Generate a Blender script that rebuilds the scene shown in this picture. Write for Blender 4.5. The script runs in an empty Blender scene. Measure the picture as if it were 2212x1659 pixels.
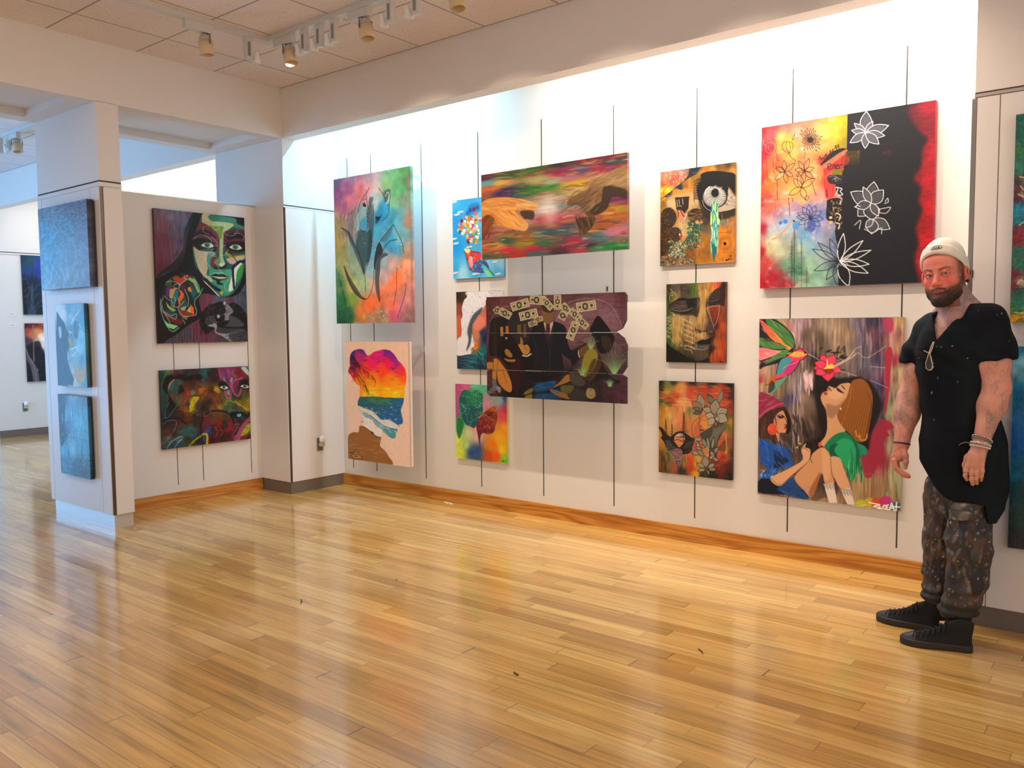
import bpy, bmesh, math, random
import numpy as np
from mathutils import Vector, Matrix
random.seed(7)
C = bpy.context.scene.collection
SC = bpy.context.scene
PI = math.pi
# ---------------------------------------------------------------- camera
FPX, YAW, PITCH, ROLL = 1807.39, -0.6741, -0.0693, -0.0095
CAM = Vector((6.0355, -5.0426, 1.45))
cd = bpy.data.cameras.new('camera'); cam = bpy.data.objects.new('camera', cd); C.objects.link(cam)
cd.sensor_fit = 'HORIZONTAL'; cd.sensor_width = 36.0; cd.lens = FPX/2212*36.0
_F = Vector((math.sin(YAW)*math.cos(PITCH), math.cos(YAW)*math.cos(PITCH), math.sin(PITCH)))
_R = Vector((math.cos(YAW), -math.sin(YAW), 0)); _U = _R.cross(_F)
_R2 = _R*math.cos(ROLL)+_U*math.sin(ROLL); _U2 = -_R*math.sin(ROLL)+_U*math.cos(ROLL)
M = Matrix((_R2, _U2, -_F)).transposed().to_4x4(); M.translation = CAM
cam.matrix_world = M; cd.clip_start = 0.05; cd.clip_end = 100
SC.camera = cam
# ---------------------------------------------------------------- world, lights, exposure
w = bpy.data.worlds.new('world'); SC.world = w; w.use_nodes = True
w.node_tree.nodes['Background'].inputs[0].default_value = (0.9, 0.95, 1, 1)
w.node_tree.nodes['Background'].inputs[1].default_value = 0.15
SC.view_settings.view_transform = 'Standard'; SC.view_settings.look = 'None'
SC.view_settings.gamma = 1; SC.view_settings.use_curve_mapping = False
SC.view_settings.exposure = -0.2
def area(name, loc, direction, sx, sy, power, col, spread=PI):
    l = bpy.data.lights.new(name, 'AREA'); l.shape = 'RECTANGLE'; l.size = sx; l.size_y = sy
    l.energy = power; l.color = col; l.spread = spread
    o = bpy.data.objects.new(name, l); C.objects.link(o); o.location = loc
    o.rotation_euler = Vector(direction).to_track_quat('-Z', 'Y').to_euler(); return o
def spot(name, loc, target, power, col, size, blend=0.5, rad=0.03):
    l = bpy.data.lights.new(name, 'SPOT'); l.energy = power; l.color = col; l.spot_size = size
    l.spot_blend = blend; l.shadow_soft_size = rad
    o = bpy.data.objects.new(name, l); C.objects.link(o); o.location = loc
    o.rotation_euler = (Vector(target)-Vector(loc)).to_track_quat('-Z', 'Y').to_euler(); return o
WARM = (1, .83, .66); NEUT = (1, .93, .86); COOL = (.22, .54, 1)
# daylight: glazed shop front of the neighbouring bay; then two soft fills added for the room
area('window_light_west', (-5.0, -4.3, 1.5), (0.2, 1, 0.03), 4.4, 2.9, 235, COOL)
area('room_fill_south', (5.4, -8.3, 1.9), (0, 1, -0.02), 6.5, 2.7, 36, (1, .90, .80))  # warm fill added for the general light of the room
area('room_fill_east', (8.6, -4.6, 1.9), (-1, .12, .02), 6.5, 2.7, 70, (1, .93, .88))  # fill added to brighten the wall faces turned east
# overhead fill added to brighten the floor
area('room_fill_overhead', (1.6, -4.9, 3.44), (0, .05, -1), 4.6, 1.8, 86, (1, .93, .88))
# fluorescent tubes hidden in the wall-wash cove
area('cove_tube_cool', (.95, -.26, 3.33), (0, .45, -1), 1.35, .05, 42, (.34, .74, 1))
area('cove_tube_warm', (3.95, -.26, 3.33), (0, .45, -1), 2.5, .05, 80, (1, .94, .86))
area('cove_tube_left_bay', (-3.6, -.2, 3.33), (0, .35, -1), 4.6, .05, 60, (1, .95, .9))
# ---------------------------------------------------------------- helpers
def srgb(h):
    v = [int(h[i:i+2], 16)/255 for i in (0, 2, 4)]
    return tuple(((c/12.92) if c <= .04045 else ((c+.055)/1.055)**2.4) for c in v)
def tag(o, label=None, cat=None, group=None, kind=None):
    if label: o['label'] = label
    if cat: o['category'] = cat
    if group: o['group'] = group
    if kind: o['kind'] = kind
    return o
def empty(name, loc=(0, 0, 0), rz=0, **k):
    o = bpy.data.objects.new(name, None); C.objects.link(o); o.location = loc
    o.rotation_euler = (0, 0, rz); o.empty_display_size = .05; return tag(o, **k)
def link(name, me, mat=None, parent=None, smooth=False):
    o = bpy.data.objects.new(name, me); C.objects.link(o)
    if mat: me.materials.append(mat)
    if parent: o.parent = parent
    if smooth: me.polygons.foreach_set('use_smooth', [True]*len(me.polygons))
    return o
def obj(name, bm, mat=None, parent=None, smooth=False):
    me = bpy.data.meshes.new(name); bmesh.ops.recalc_face_normals(bm, faces=bm.faces); bm.to_mesh(me); bm.free()
    return link(name, me, mat, parent, smooth)
def bx(bm, x0, x1, y0, y1, z0, z1, rot=None):
    r = bmesh.ops.create_cube(bm, size=1)['verts']
    m = Matrix.Translation(((x0+x1)/2, (y0+y1)/2, (z0+z1)/2)) @ Matrix.Diagonal((abs(x1-x0), abs(y1-y0), abs(z1-z0), 1))
    if rot is not None: m = rot @ m
    bmesh.ops.transform(bm, matrix=m, verts=r); return r
def box(name, x0, x1, y0, y1, z0, z1, mat, parent=None, bev=0):
    bm = bmesh.new(); bx(bm, x0, x1, y0, y1, z0, z1)
    if bev: bmesh.ops.bevel(bm, geom=bm.edges[:], offset=bev, segments=2, affect='EDGES')
    return obj(name, bm, mat, parent)
def lathe(bm, prof, n=24, mat=None):
    """prof: (r, z) list; optional matrix"""
    rings = []
    for r, z in prof:
        rings.append([bm.verts.new((r*math.cos(2*PI*i/n), r*math.sin(2*PI*i/n), z)) for i in range(n)])
    for a, b in zip(rings, rings[1:]):
        for i in range(n): bm.faces.new((a[i], a[(i+1) % n], b[(i+1) % n], b[i]))
    if prof[0][0] > 1e-4: bm.faces.new(rings[0][::-1])
    if prof[-1][0] > 1e-4: bm.faces.new(rings[-1])
    vs = [v for r in rings for v in r]
    if mat is not None: bmesh.ops.transform(bm, matrix=mat, verts=vs)
    return vs
def tube(bm, pts, r, n=8, closed=False):
    pts = [Vector(p) for p in pts]; N = len(pts); rings = []
    rr = r if hasattr(r, '__len__') else [r]*N
    up = None
    for i, p in enumerate(pts):
        a = pts[(i-1) % N] if (closed or i > 0) else p; b = pts[(i+1) % N] if (closed or i < N-1) else p
        t = (b-a).normalized()
        if up is None:
            up = Vector((0, 0, 1)) if abs(t.z) < .9 else Vector((1, 0, 0))
        u = (up - t*up.dot(t)).normalized(); v = t.cross(u); up = u
        rings.append([bm.verts.new(p+(u*math.cos(2*PI*k/n)+v*math.sin(2*PI*k/n))*rr[i]) for k in range(n)])
    R = range(N) if closed else range(N-1)
    for i in R:
        a, b = rings[i], rings[(i+1) % N]
        for k in range(n): bm.faces.new((a[k], a[(k+1) % n], b[(k+1) % n], b[k]))
    if not closed: bm.faces.new(rings[0][::-1]); bm.faces.new(rings[-1])
class NT:
    def __init__(s, name):
        s.m = bpy.data.materials.new(name); s.m.use_nodes = True; s.t = s.m.node_tree; s.b = s.t.nodes['Principled BSDF']
    def n(s, typ, **k):
        x = s.t.nodes.new('ShaderNode'+typ)
        for a, v in k.items():
            if a.startswith('_'): x.inputs[a[1:].replace('_', ' ')].default_value = v
            else: setattr(x, a, v)
        return x
    def l(s, a, b): s.t.links.new(a, b)
    def set(s, **k):
        for a, v in k.items(): s.b.inputs[a.replace('_', ' ')].default_value = v
    def math(s, op, a, b=0.0, c=None):
        x = s.n('Math', operation=op)
        for i, v in enumerate((a, b) if c is None else (a, b, c)):
            if isinstance(v, (int, float)): x.inputs[i].default_value = v
            else: s.l(v, x.inputs[i])
        return x.outputs[0]
def plain(name, col, rough=.6, metal=0, bump=0, bscale=80, var=0, spec=.5, coat=0):
    t = NT(name); c = srgb(col) if isinstance(col, str) else col
    t.set(Base_Color=(*c, 1), Roughness=rough, Metallic=metal)
    t.b.inputs['Specular IOR Level'].default_value = spec
    if coat: t.b.inputs['Coat Weight'].default_value = coat
    if bump or var:
        tc = t.n('TexCoord'); nz = t.n('TexNoise'); nz.inputs['Scale'].default_value = bscale; nz.inputs['Detail'].default_value = 4
        t.l(tc.outputs['Object'], nz.inputs['Vector'])
        if bump:
            b = t.n('Bump'); b.inputs['Strength'].default_value = bump; b.inputs['Distance'].default_value = .002
            t.l(nz.outputs[0], b.inputs['Height']); t.l(b.outputs[0], t.b.inputs['Normal'])
        if var:
            mr = t.n('MapRange'); mr.inputs['To Min'].default_value = 1-var; mr.inputs['To Max'].default_value = 1+var
            mr.inputs['From Min'].default_value = .3; mr.inputs['From Max'].default_value = .7
            t.l(nz.outputs[0], mr.inputs[0]); mx = t.n('Mix', data_type='RGBA', blend_type='MULTIPLY'); mx.inputs[0].default_value = 1
            mx.inputs[6].default_value = (*c, 1); t.l(mr.outputs[0], mx.inputs[7]); t.l(mx.outputs[2], t.b.inputs['Base Color'])
    return t.m
WALLC = (.78, .755, .72)
m_wall = plain('wall_paint', WALLC, .62, bump=.25, bscale=260, var=.015)
m_board = plain('laminate_board', (.80, .76, .735), .35, bump=.04, bscale=200, var=.01)
m_soff = plain('soffit_paint', (.80, .755, .72), .7, bump=.25, bscale=260, var=.015)
m_slot = plain('slot_shadow_metal', (.055, .045, .038), .5, metal=.6)
m_rubber = plain('rubber_base', (.17, .135, .11), .42, bump=.05)
m_steel = plain('brushed_steel', (.62, .6, .57), .28, metal=1, bump=.1, bscale=300)
m_dkmet = plain('bronze_angle', (.13, .10, .085), .35, metal=.8)
m_gap = plain('gap_shadow', (.06, .05, .045), .8)
# ---------------------------------------------------------------- wood floor
def wood_floor():
    t = NT('maple_strip_floor'); tc = t.n('TexCoord'); sp = t.n('SeparateXYZ'); t.l(tc.outputs['Object'], sp.inputs[0])
    X, Y = sp.outputs[0], sp.outputs[1]; PW, PL = .0575, .95
    PW = .081
    row = t.math('FLOOR', t.math('DIVIDE', Y, PW)); fy = t.math('FRACT', t.math('DIVIDE', Y, PW))
    wr = t.n('TexWhiteNoise', noise_dimensions='1D'); t.l(row, wr.inputs['W'])
    sh = t.math('ADD', t.math('DIVIDE', X, PL), t.math('MULTIPLY', wr.outputs[0], 37.0))
    # warp the plank ends so lengths vary
    wob = t.math('ADD', sh, t.math('MULTIPLY', t.math('SINE', t.math('MULTIPLY', sh, 3.7)), .16))
    colm = t.math('FLOOR', wob); fx = t.math('FRACT', wob)
    cmb = t.n('CombineXYZ'); t.l(colm, cmb.inputs[0]); t.l(row, cmb.inputs[1])
    wn = t.n('TexWhiteNoise', noise_dimensions='3D'); t.l(cmb.outputs[0], wn.inputs['Vector'])
    ramp = t.n('ValToRGB'); e = ramp.color_ramp; t.l(wn.outputs['Value'], ramp.inputs[0])
    e.elements[0].position = 0; e.elements[0].color = (*srgb('bc8b48'), 1); e.elements[1].position = 1; e.elements[1].color = (*srgb('e8bd70'), 1)
    for p, c in ((.07, 'c69549'), (.3, 'd6a457'), (.6, 'dcac5f'), (.85, 'e2b366')):
        q = e.elements.new(p); q.color = (*srgb(c), 1)
    # grain, stretched along X, offset per plank
    gm = t.n('CombineXYZ'); t.l(t.math('ADD', t.math('MULTIPLY', X, 1.6), t.math('MULTIPLY', wn.outputs['Value'], 50.0)), gm.inputs[0])
    t.l(t.math('MULTIPLY', Y, 38.0), gm.inputs[1]); t.l(t.math('MULTIPLY', wn.outputs['Value'], 20.0), gm.inputs[2])
    g1 = t.n('TexNoise'); g1.inputs['Scale'].default_value = 1.0; g1.inputs['Detail'].default_value = 6; g1.inputs['Distortion'].default_value = .8
    t.l(gm.outputs[0], g1.inputs['Vector'])
    mr = t.n('MapRange'); mr.inputs['From Min'].default_value = .3; mr.inputs['From Max'].default_value = .72; mr.inputs['To Min'].default_value = 1.15; mr.inputs['To Max'].default_value = .70
    t.l(g1.outputs[0], mr.inputs[0])
    # long dark mineral streaks
    gs = t.n('CombineXYZ'); t.l(t.math('MULTIPLY', X, 1.1), gs.inputs[0]); t.l(t.math('MULTIPLY', Y, 21.0), gs.inputs[1]); t.l(t.math('MULTIPLY', wn.outputs['Value'], 9.0), gs.inputs[2])
    g2 = t.n('TexNoise'); g2.inputs['Scale'].default_value = 1.3; g2.inputs['Detail'].default_value = 3; t.l(gs.outputs[0], g2.inputs['Vector'])
    m2 = t.n('MapRange'); m2.inputs['From Min'].default_value = .60; m2.inputs['From Max'].default_value = .76; m2.inputs['To Min'].default_value = 1; m2.inputs['To Max'].default_value = .55
    t.l(g2.outputs[0], m2.inputs[0])
    # broad patches of wear
    g3 = t.n('TexNoise'); g3.inputs['Scale'].default_value = .9; g3.inputs['Detail'].default_value = 3; t.l(tc.outputs['Object'], g3.inputs['Vector'])
    m3 = t.n('MapRange'); m3.inputs['From Min'].default_value = .35; m3.inputs['From Max'].default_value = .65; m3.inputs['To Min'].default_value = .93; m3.inputs['To Max'].default_value = 1.05
    t.l(g3.outputs[0], m3.inputs[0])
    val = t.math('MULTIPLY', t.math('MULTIPLY', mr.outputs[0], m2.outputs[0]), m3.outputs[0])
    # joints
    ey = t.math('MINIMUM', fy, t.math('SUBTRACT', 1.0, fy)); ex = t.math('MINIMUM', fx, t.math('SUBTRACT', 1.0, fx))
    sy = t.n('MapRange'); sy.inputs['From Min'].default_value = .006; sy.inputs['From Max'].default_value = .028; t.l(ey, sy.inputs[0])
    sx = t.n('MapRange'); sx.inputs['From Min'].default_value = .0008; sx.inputs['From Max'].default_value = .0028; t.l(ex, sx.inputs[0])
    seam = t.math('MULTIPLY', sy.outputs[0], sx.outputs[0])
    wn2 = t.n('TexWhiteNoise', noise_dimensions='1D'); t.l(t.math('ADD', row, 91.3), wn2.inputs['W'])
    depth = t.math('ADD', .35, t.math('MULTIPLY', wn2.outputs[0], .35))
    sval = t.math('SUBTRACT', 1.0, t.math('MULTIPLY', t.math('SUBTRACT', 1.0, seam), depth))
    mx = t.n('Mix', data_type='RGBA', blend_type='MULTIPLY'); mx.inputs[0].default_value = 1
    t.l(ramp.outputs[0], mx.inputs[6]); t.l(t.math('MULTIPLY', val, sval), mx.inputs[7]); t.l(mx.outputs[2], t.b.inputs['Base Color'])
    rr = t.n('MapRange'); rr.inputs['To Min'].default_value = .16; rr.inputs['To Max'].default_value = .32; t.l(g3.outputs[0], rr.inputs[0]); t.l(rr.outputs[0], t.b.inputs['Roughness'])
    b = t.n('Bump'); b.inputs['Strength'].default_value = .25; b.inputs['Distance'].default_value = .0012
    wv = t.n('TexNoise'); wv.inputs['Scale'].default_value = 5; wv.inputs['Detail'].default_value = 2; t.l(tc.outputs['Object'], wv.inputs['Vector'])
    hh = t.math('ADD', t.math('ADD', t.math('MULTIPLY', seam, .5), t.math('MULTIPLY', g1.outputs[0], .25)), t.math('ADD', t.math('MULTIPLY', wv.outputs[0], 2.0), t.math('MULTIPLY', wn.outputs['Value'], .35)))
    t.l(hh, b.inputs['Height']); t.l(b.outputs[0], t.b.inputs['Normal'])
    t.b.inputs['Coat Weight'].default_value = .7; t.b.inputs['Coat Roughness'].default_value = .10
    return t.m
def oak(name, c0, c1, axis=0):
    t = NT(name); tc = t.n('TexCoord'); mp = t.n('Mapping'); t.l(tc.outputs['Object'], mp.inputs[0])
    s = [9, 9, 9]; s[axis] = .55; mp.inputs['Scale'].default_value = s
    wv = t.n('TexNoise'); wv.inputs['Scale'].default_value = 1.2; wv.inputs['Detail'].default_value = 2; wv.inputs['Distortion'].default_value = .3; t.l(mp.outputs[0], wv.inputs['Vector'])
    bands = t.math('FRACT', t.math('MULTIPLY', wv.outputs[0], 7.0))
    tri = t.math('ABSOLUTE', t.math('SUBTRACT', bands, .5))
    fn = t.n('TexNoise'); fn.inputs['Scale'].default_value = 14; fn.inputs['Detail'].default_value = 5; t.l(mp.outputs[0], fn.inputs['Vector'])
    v = t.math('ADD', t.math('MULTIPLY', tri, 1.3), t.math('MULTIPLY', fn.outputs[0], .5))
    r = t.n('ValToRGB'); r.color_ramp.elements[0].position = .2; r.color_ramp.elements[0].color = (*srgb(c0), 1); r.color_ramp.elements[1].position = .8; r.color_ramp.elements[1].color = (*srgb(c1), 1)
    t.l(v, r.inputs[0]); t.l(r.outputs[0], t.b.inputs['Base Color']); t.set(Roughness=.33); return t.m
m_floor = wood_floor()
m_oakx = oak('oak_baseboard', 'a5611c', 'd2913f', 0); m_oaky = oak('oak_baseboard_panel', 'b06a2a', 'd0904a', 1)
def tiles():
    t = NT('acoustic_ceiling_tile'); tc = t.n('TexCoord'); sp = t.n('SeparateXYZ'); t.l(tc.outputs['Object'], sp.inputs[0])
    fx = t.math('FRACT', t.math('DIVIDE', t.math('SUBTRACT', sp.outputs[0], .42), .6185)); fy = t.math('FRACT', t.math('DIVIDE', t.math('ADD', sp.outputs[1], .597), .625))
    ex = t.math('MINIMUM', fx, t.math('SUBTRACT', 1.0, fx)); ey = t.math('MINIMUM', fy, t.math('SUBTRACT', 1.0, fy))
    e = t.math('MINIMUM', ex, ey); s = t.n('MapRange'); s.inputs['From Min'].default_value = .007; s.inputs['From Max'].default_value = .012; t.l(e, s.inputs[0])
    nz = t.n('TexNoise'); nz.inputs['Scale'].default_value = 90; nz.inputs['Detail'].default_value = 2; t.l(tc.outputs['Object'], nz.inputs['Vector'])
    sp2 = t.n('MapRange'); sp2.inputs['From Min'].default_value = .62; sp2.inputs['From Max'].default_value = .72; sp2.inputs['To Min'].default_value = 1; sp2.inputs['To Max'].default_value = .62; t.l(nz.outputs[0], sp2.inputs[0])
    pn = t.n('TexNoise'); pn.inputs['Scale'].default_value = 1.6; pn.inputs['Detail'].default_value = 3; t.l(tc.outputs['Object'], pn.inputs['Vector'])
    r = t.n('ValToRGB'); r.color_ramp.elements[0].position = .36; r.color_ramp.elements[0].color = (.78, .70, .71, 1); r.color_ramp.elements[1].position = .62; r.color_ramp.elements[1].color = (.83, .76, .75, 1); t.l(pn.outputs[0], r.inputs[0])
    # a brown water stain
    gd = t.n('Vector_Math'.replace('_', ''), operation='DISTANCE'); t.l(tc.outputs['Object'], gd.inputs[0]); gd.inputs[1].default_value = (.62, -2.2, 0)
    sd = t.math('ADD', gd.outputs['Value'], t.math('MULTIPLY', pn.outputs[0], .35)); st = t.n('MapRange'); st.inputs['From Min'].default_value = .3; st.inputs['From Max'].default_value = .5; st.inputs['To Min'].default_value = .78; st.inputs['To Max'].default_value = 1; t.l(sd, st.inputs[0])
    v = t.math('MULTIPLY', t.math('MULTIPLY', sp2.outputs[0], st.outputs[0]), t.math('ADD', .42, t.math('MULTIPLY', s.outputs[0], .58)))
    mx = t.n('Mix', data_type='RGBA', blend_type='MULTIPLY'); mx.inputs[0].default_value = 1; t.l(r.outputs[0], mx.inputs[6]); t.l(v, mx.inputs[7]); t.l(mx.outputs[2], t.b.inputs['Base Color'])
    b = t.n('Bump'); b.inputs['Strength'].default_value = .5; b.inputs['Distance'].default_value = .004; t.l(t.math('ADD', t.math('MULTIPLY', nz.outputs[0], .3), s.outputs[0]), b.inputs['Height']); t.l(b.outputs[0], t.b.inputs['Normal'])
    t.set(Roughness=.85); return t.m
m_tile = tiles()
# ---------------------------------------------------------------- the room
YB, HB, HC, HL, XC, YD, XP = -.594, 3.06, 3.474, 2.51, -1.008, -2.158, -.416
S = lambda o: tag(o, kind='structure')
S(box('floor', -9, 9, -9, 2, -.1, 0, m_floor))
S(box('ceiling', 0, 9, -9, YB+.002, HC, HC+.1, m_tile)); S(box('ceiling', -9, XC, -9, YB+.002, HC, HC+.1, m_tile))
# main picture wall with its slotted standards
ww = S(box('wall_back', 0, 5.26, 0, .12, 0, 4.0, m_wall))
for x in (.135, .449, 1.066, 1.687, 2.306, 2.926, 3.551, 4.175, 4.808):
    box('slot_channel', x-.0035, x+.0035, -.0015, .004, .163, 2.962, m_slot, ww)
S(box('baseboard_back', 0, 5.25, -.016, 0, 0, .104, m_oakx))
S(box('trim_1', 0, 5.26, -.594, .12, 3.95, 4.05, m_wall))          # lid of the light cove
# bulkhead over the picture wall
S(box('trim_2', 0, 5.25, YB, YB+.13, HB, HC+.6, m_soff))
# pier in the corner
def pier(name, x0, x1, y0, y1, wn=None):
    p = S(box(name, x0, x1, y0, y1, 0, HC, m_wall)); return p
pr = pier('wall_pier', XC, 0, YB, .12)
pb = .012
# cladding boards of the pier (below the ledge)
box('cladding_board', -.001, pb, YB+.006, -.002, .105, HL-.03, m_board, pr); box('cladding_board', XC, -.004, YB-pb, YB+.001, .105, HL-.03, m_board, pr)
box('ledge_reveal', -.001, pb+.002, YB-.012, -.002, HL-.03, HL-.018, m_board, pr); box('ledge_shadow_gap', -.001, .004, YB-.003, -.002, HL-.018, HL-.006, m_gap, pr)
box('corner_angle', -.002, pb+.003, YB-.004, YB+.006, .105, HL-.03, m_dkmet, pr)
box('rubber_base', -.001, .008, YB-.008, -.002, 0, .1, m_rubber, pr); box('rubber_base', XC, 0, YB-.008, YB+.001, 0, .1, m_rubber, pr)
# low partition behind the column
pp = S(box('wall_partition', XP-.07, XP, YD+.15, YB, 0, 2.522, m_board))
for y in (-1.411, -1.180, -.709): box('slot_channel', XP-.004, XP+.0015, y-.0025, y+.0025, .163, 2.3, m_slot, pp)
box('partition_cap', XP-.075, XP+.004, YD+.15, YB, 2.52, 2.53, m_steel, pp)
S(box('baseboard_partition', XP, XP+.016, YD+.15, YB-.012, 0, .104, m_oaky))
# column
cw = S(box('wall_column', XC, 0, YD, -2.0, .1, HB+.002, plain('column_paint', (.80, .77, .745), .5, bump=.1, bscale=260)))
box('metal_base', XC+.02, -.012, YD+.014, -2.004, 0, .1, plain('column_base_metal', (.62, .62, .60), .25, metal=.35, bump=.1, bscale=40), cw)
zt = HL-.045
for a, b in ((XC-.004, -.945), (-.941, -.139), (-.135, -.001)): box('cladding_board', a, b, YD-.005, YD, .1, zt, m_board, cw, .001)
box('ledge_reveal', XC-.003, .003, YD-.005, YD, zt+.004, HL-.012, m_board, cw); box('ledge_shadow_gap', XC, .002, YD-.002, YD+.004, HL-.012, HL, m_gap, cw)
box('cladding_board', 0, .010, YD+.024, -2.002, .1, zt, m_board, cw, .001); box('corner_angle', 0, .003, YD+.001, YD+.024, .1, zt, m_dkmet, cw)
box('ledge_reveal', 0, .010, YD-.01, -2.002, zt+.004, HL-.012, m_board, cw); box('ledge_shadow_gap', 0, .002, YD, -2.002, HL-.012, HL, m_gap, cw)
# soffit with recessed trays between pier and column, and on towards the camera
def soffit(y0, y1, t0, t1, lw=.14, rd=.055):
    bm = bmesh.new(); xa, xb = XC+lw+.01, -lw+.03
    bx(bm, XC, 0, y0, y1, HB+rd, HC+.05)
    bx(bm, XC, xa, y0, y1, HB, HB+rd); bx(bm, xb, 0, y0, y1, HB, HB+rd); bx(bm, xa, xb, y0, t0, HB, HB+rd); bx(bm, xa, xb, t1, y1, HB, HB+rd)
    return S(obj('trim_3', bm, m_soff))
soffit(-2.16, YB, -2.02, -.74); soffit(-9, -2.16, -8.8, -2.29)
# neighbouring bay
S(box('trim_4', -6.4, XC, YB, YB+.13, HB, HC+.6, m_soff)); S(box('wall_bay', -6.4, XC, .45, .57, 0, 4, m_wall)); S(box('trim_5', -6.4, XC, YB, .57, 3.95, 4.05, m_wall))
lw = S(box('wall_left', -7.4, -6.37, YB, .57, 0, 4, m_wall))
box('ledge_reveal', -6.372, -6.355, YB, .45, HL-.03, HL-.012, m_board, lw); box('ledge_shadow_gap', -6.372, -6.364, YB, .45, HL-.012, HL, m_gap, lw)
box('rubber_base', -6.372, -6.36, YB, .45, 0, .1, m_rubber, lw)
# pier at the right
rp = S(box('wall_right', 5.25, 9, YB, .12, 0, HC, m_soff))
for a, b in ((5.262, 5.353), (5.357, 6.6), (6.604, 7.8)): box('cladding_board', a, b, YB-.014, YB, .1, HL-.03, m_board, rp, .001)
box('ledge_reveal', 5.25, 9, YB-.016, YB, HL-.026, HL-.012, m_steel, rp); box('ledge_shadow_gap', 5.25, 9, YB-.003, YB+.001, HL-.012, HL-.002, m_gap, rp)
box('corner_angle', 5.24, 5.260, YB-.012, YB+.03, .1, HL-.03, plain('dull_steel_angle', (.26, .245, .235), .38, metal=.85, bump=.1, bscale=300), rp); box('rubber_base', 5.25, 9, YB-.008, YB+.001, 0, .1, m_rubber, rp)
# the rest of the room, behind the camera
S(box('wall_east', 9, 9.1, -9, 1, 0, 4, m_wall)); S(box('wall_south', -9, 9.1, -9.1, -9, 0, 4, m_wall)); S(box('wall_west', -9.1, -9, -9, 2, 0, 4, m_wall)); S(box('wall_far', -9, -6.4, 1.4, 1.5, 0, 4, m_wall))
# ---------------------------------------------------------------- a small numpy paint box: works out the colours of the painted canvases
def P2(s):
    return np.array([[float(v) for v in q.split(',')] for q in s.split()]) if isinstance(s, str) else np.array(s, float)
def hx(h): return np.array([int(h[i:i+2], 16)/255 for i in (0, 2, 4)])
def crom(p, closed, n=6):
    if len(p) < 3: return p
    q = np.vstack([p[-1:], p, p[:2]]) if closed else np.vstack([2*p[0]-p[1], p, 2*p[-1]-p[-2]])
    m = len(p) if closed else len(p)-1
    t = np.linspace(0, 1, n, endpoint=False)[:, None]; o = []
    for i in range(m):
        a, b, c, d = q[i], q[i+1], q[i+2], q[i+3]
        o.append(.5*((2*b)+(-a+c)*t+(2*a-5*b+4*c-d)*t*t+(-a+3*b-3*c+d)*t**3))
    r = np.vstack(o)
    return r if closed else np.vstack([r, p[-1:]])
def vnoise(rng, H, W, cx, cy, octv=3):
    out = np.zeros((H, W)); amp = 1; tot = 0
    for o in range(octv):
        gx, gy = max(2, int(W/cx)+2), max(2, int(H/cy)+2); g = rng.random((gy+1, gx+1))
        x = np.linspace(0, gx-1.001, W); y = np.linspace(0, gy-1.001, H)
        xi = x.astype(int); yi = y.astype(int); fx = x-xi; fy = (y-yi)[:, None]; fx = fx*fx*(3-2*fx); fy = fy*fy*(3-2*fy)
        a = g[yi][:, xi]; b = g[yi][:, xi+1]; c = g[yi+1][:, xi]; d = g[yi+1][:, xi+1]
        out += amp*((a*(1-fx)+b*fx)*(1-fy)+(c*(1-fx)+d*fx)*fy); tot += amp
        amp *= .5; cx = max(1, cx/2); cy = max(1, cy/2)
    return out/tot
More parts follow.
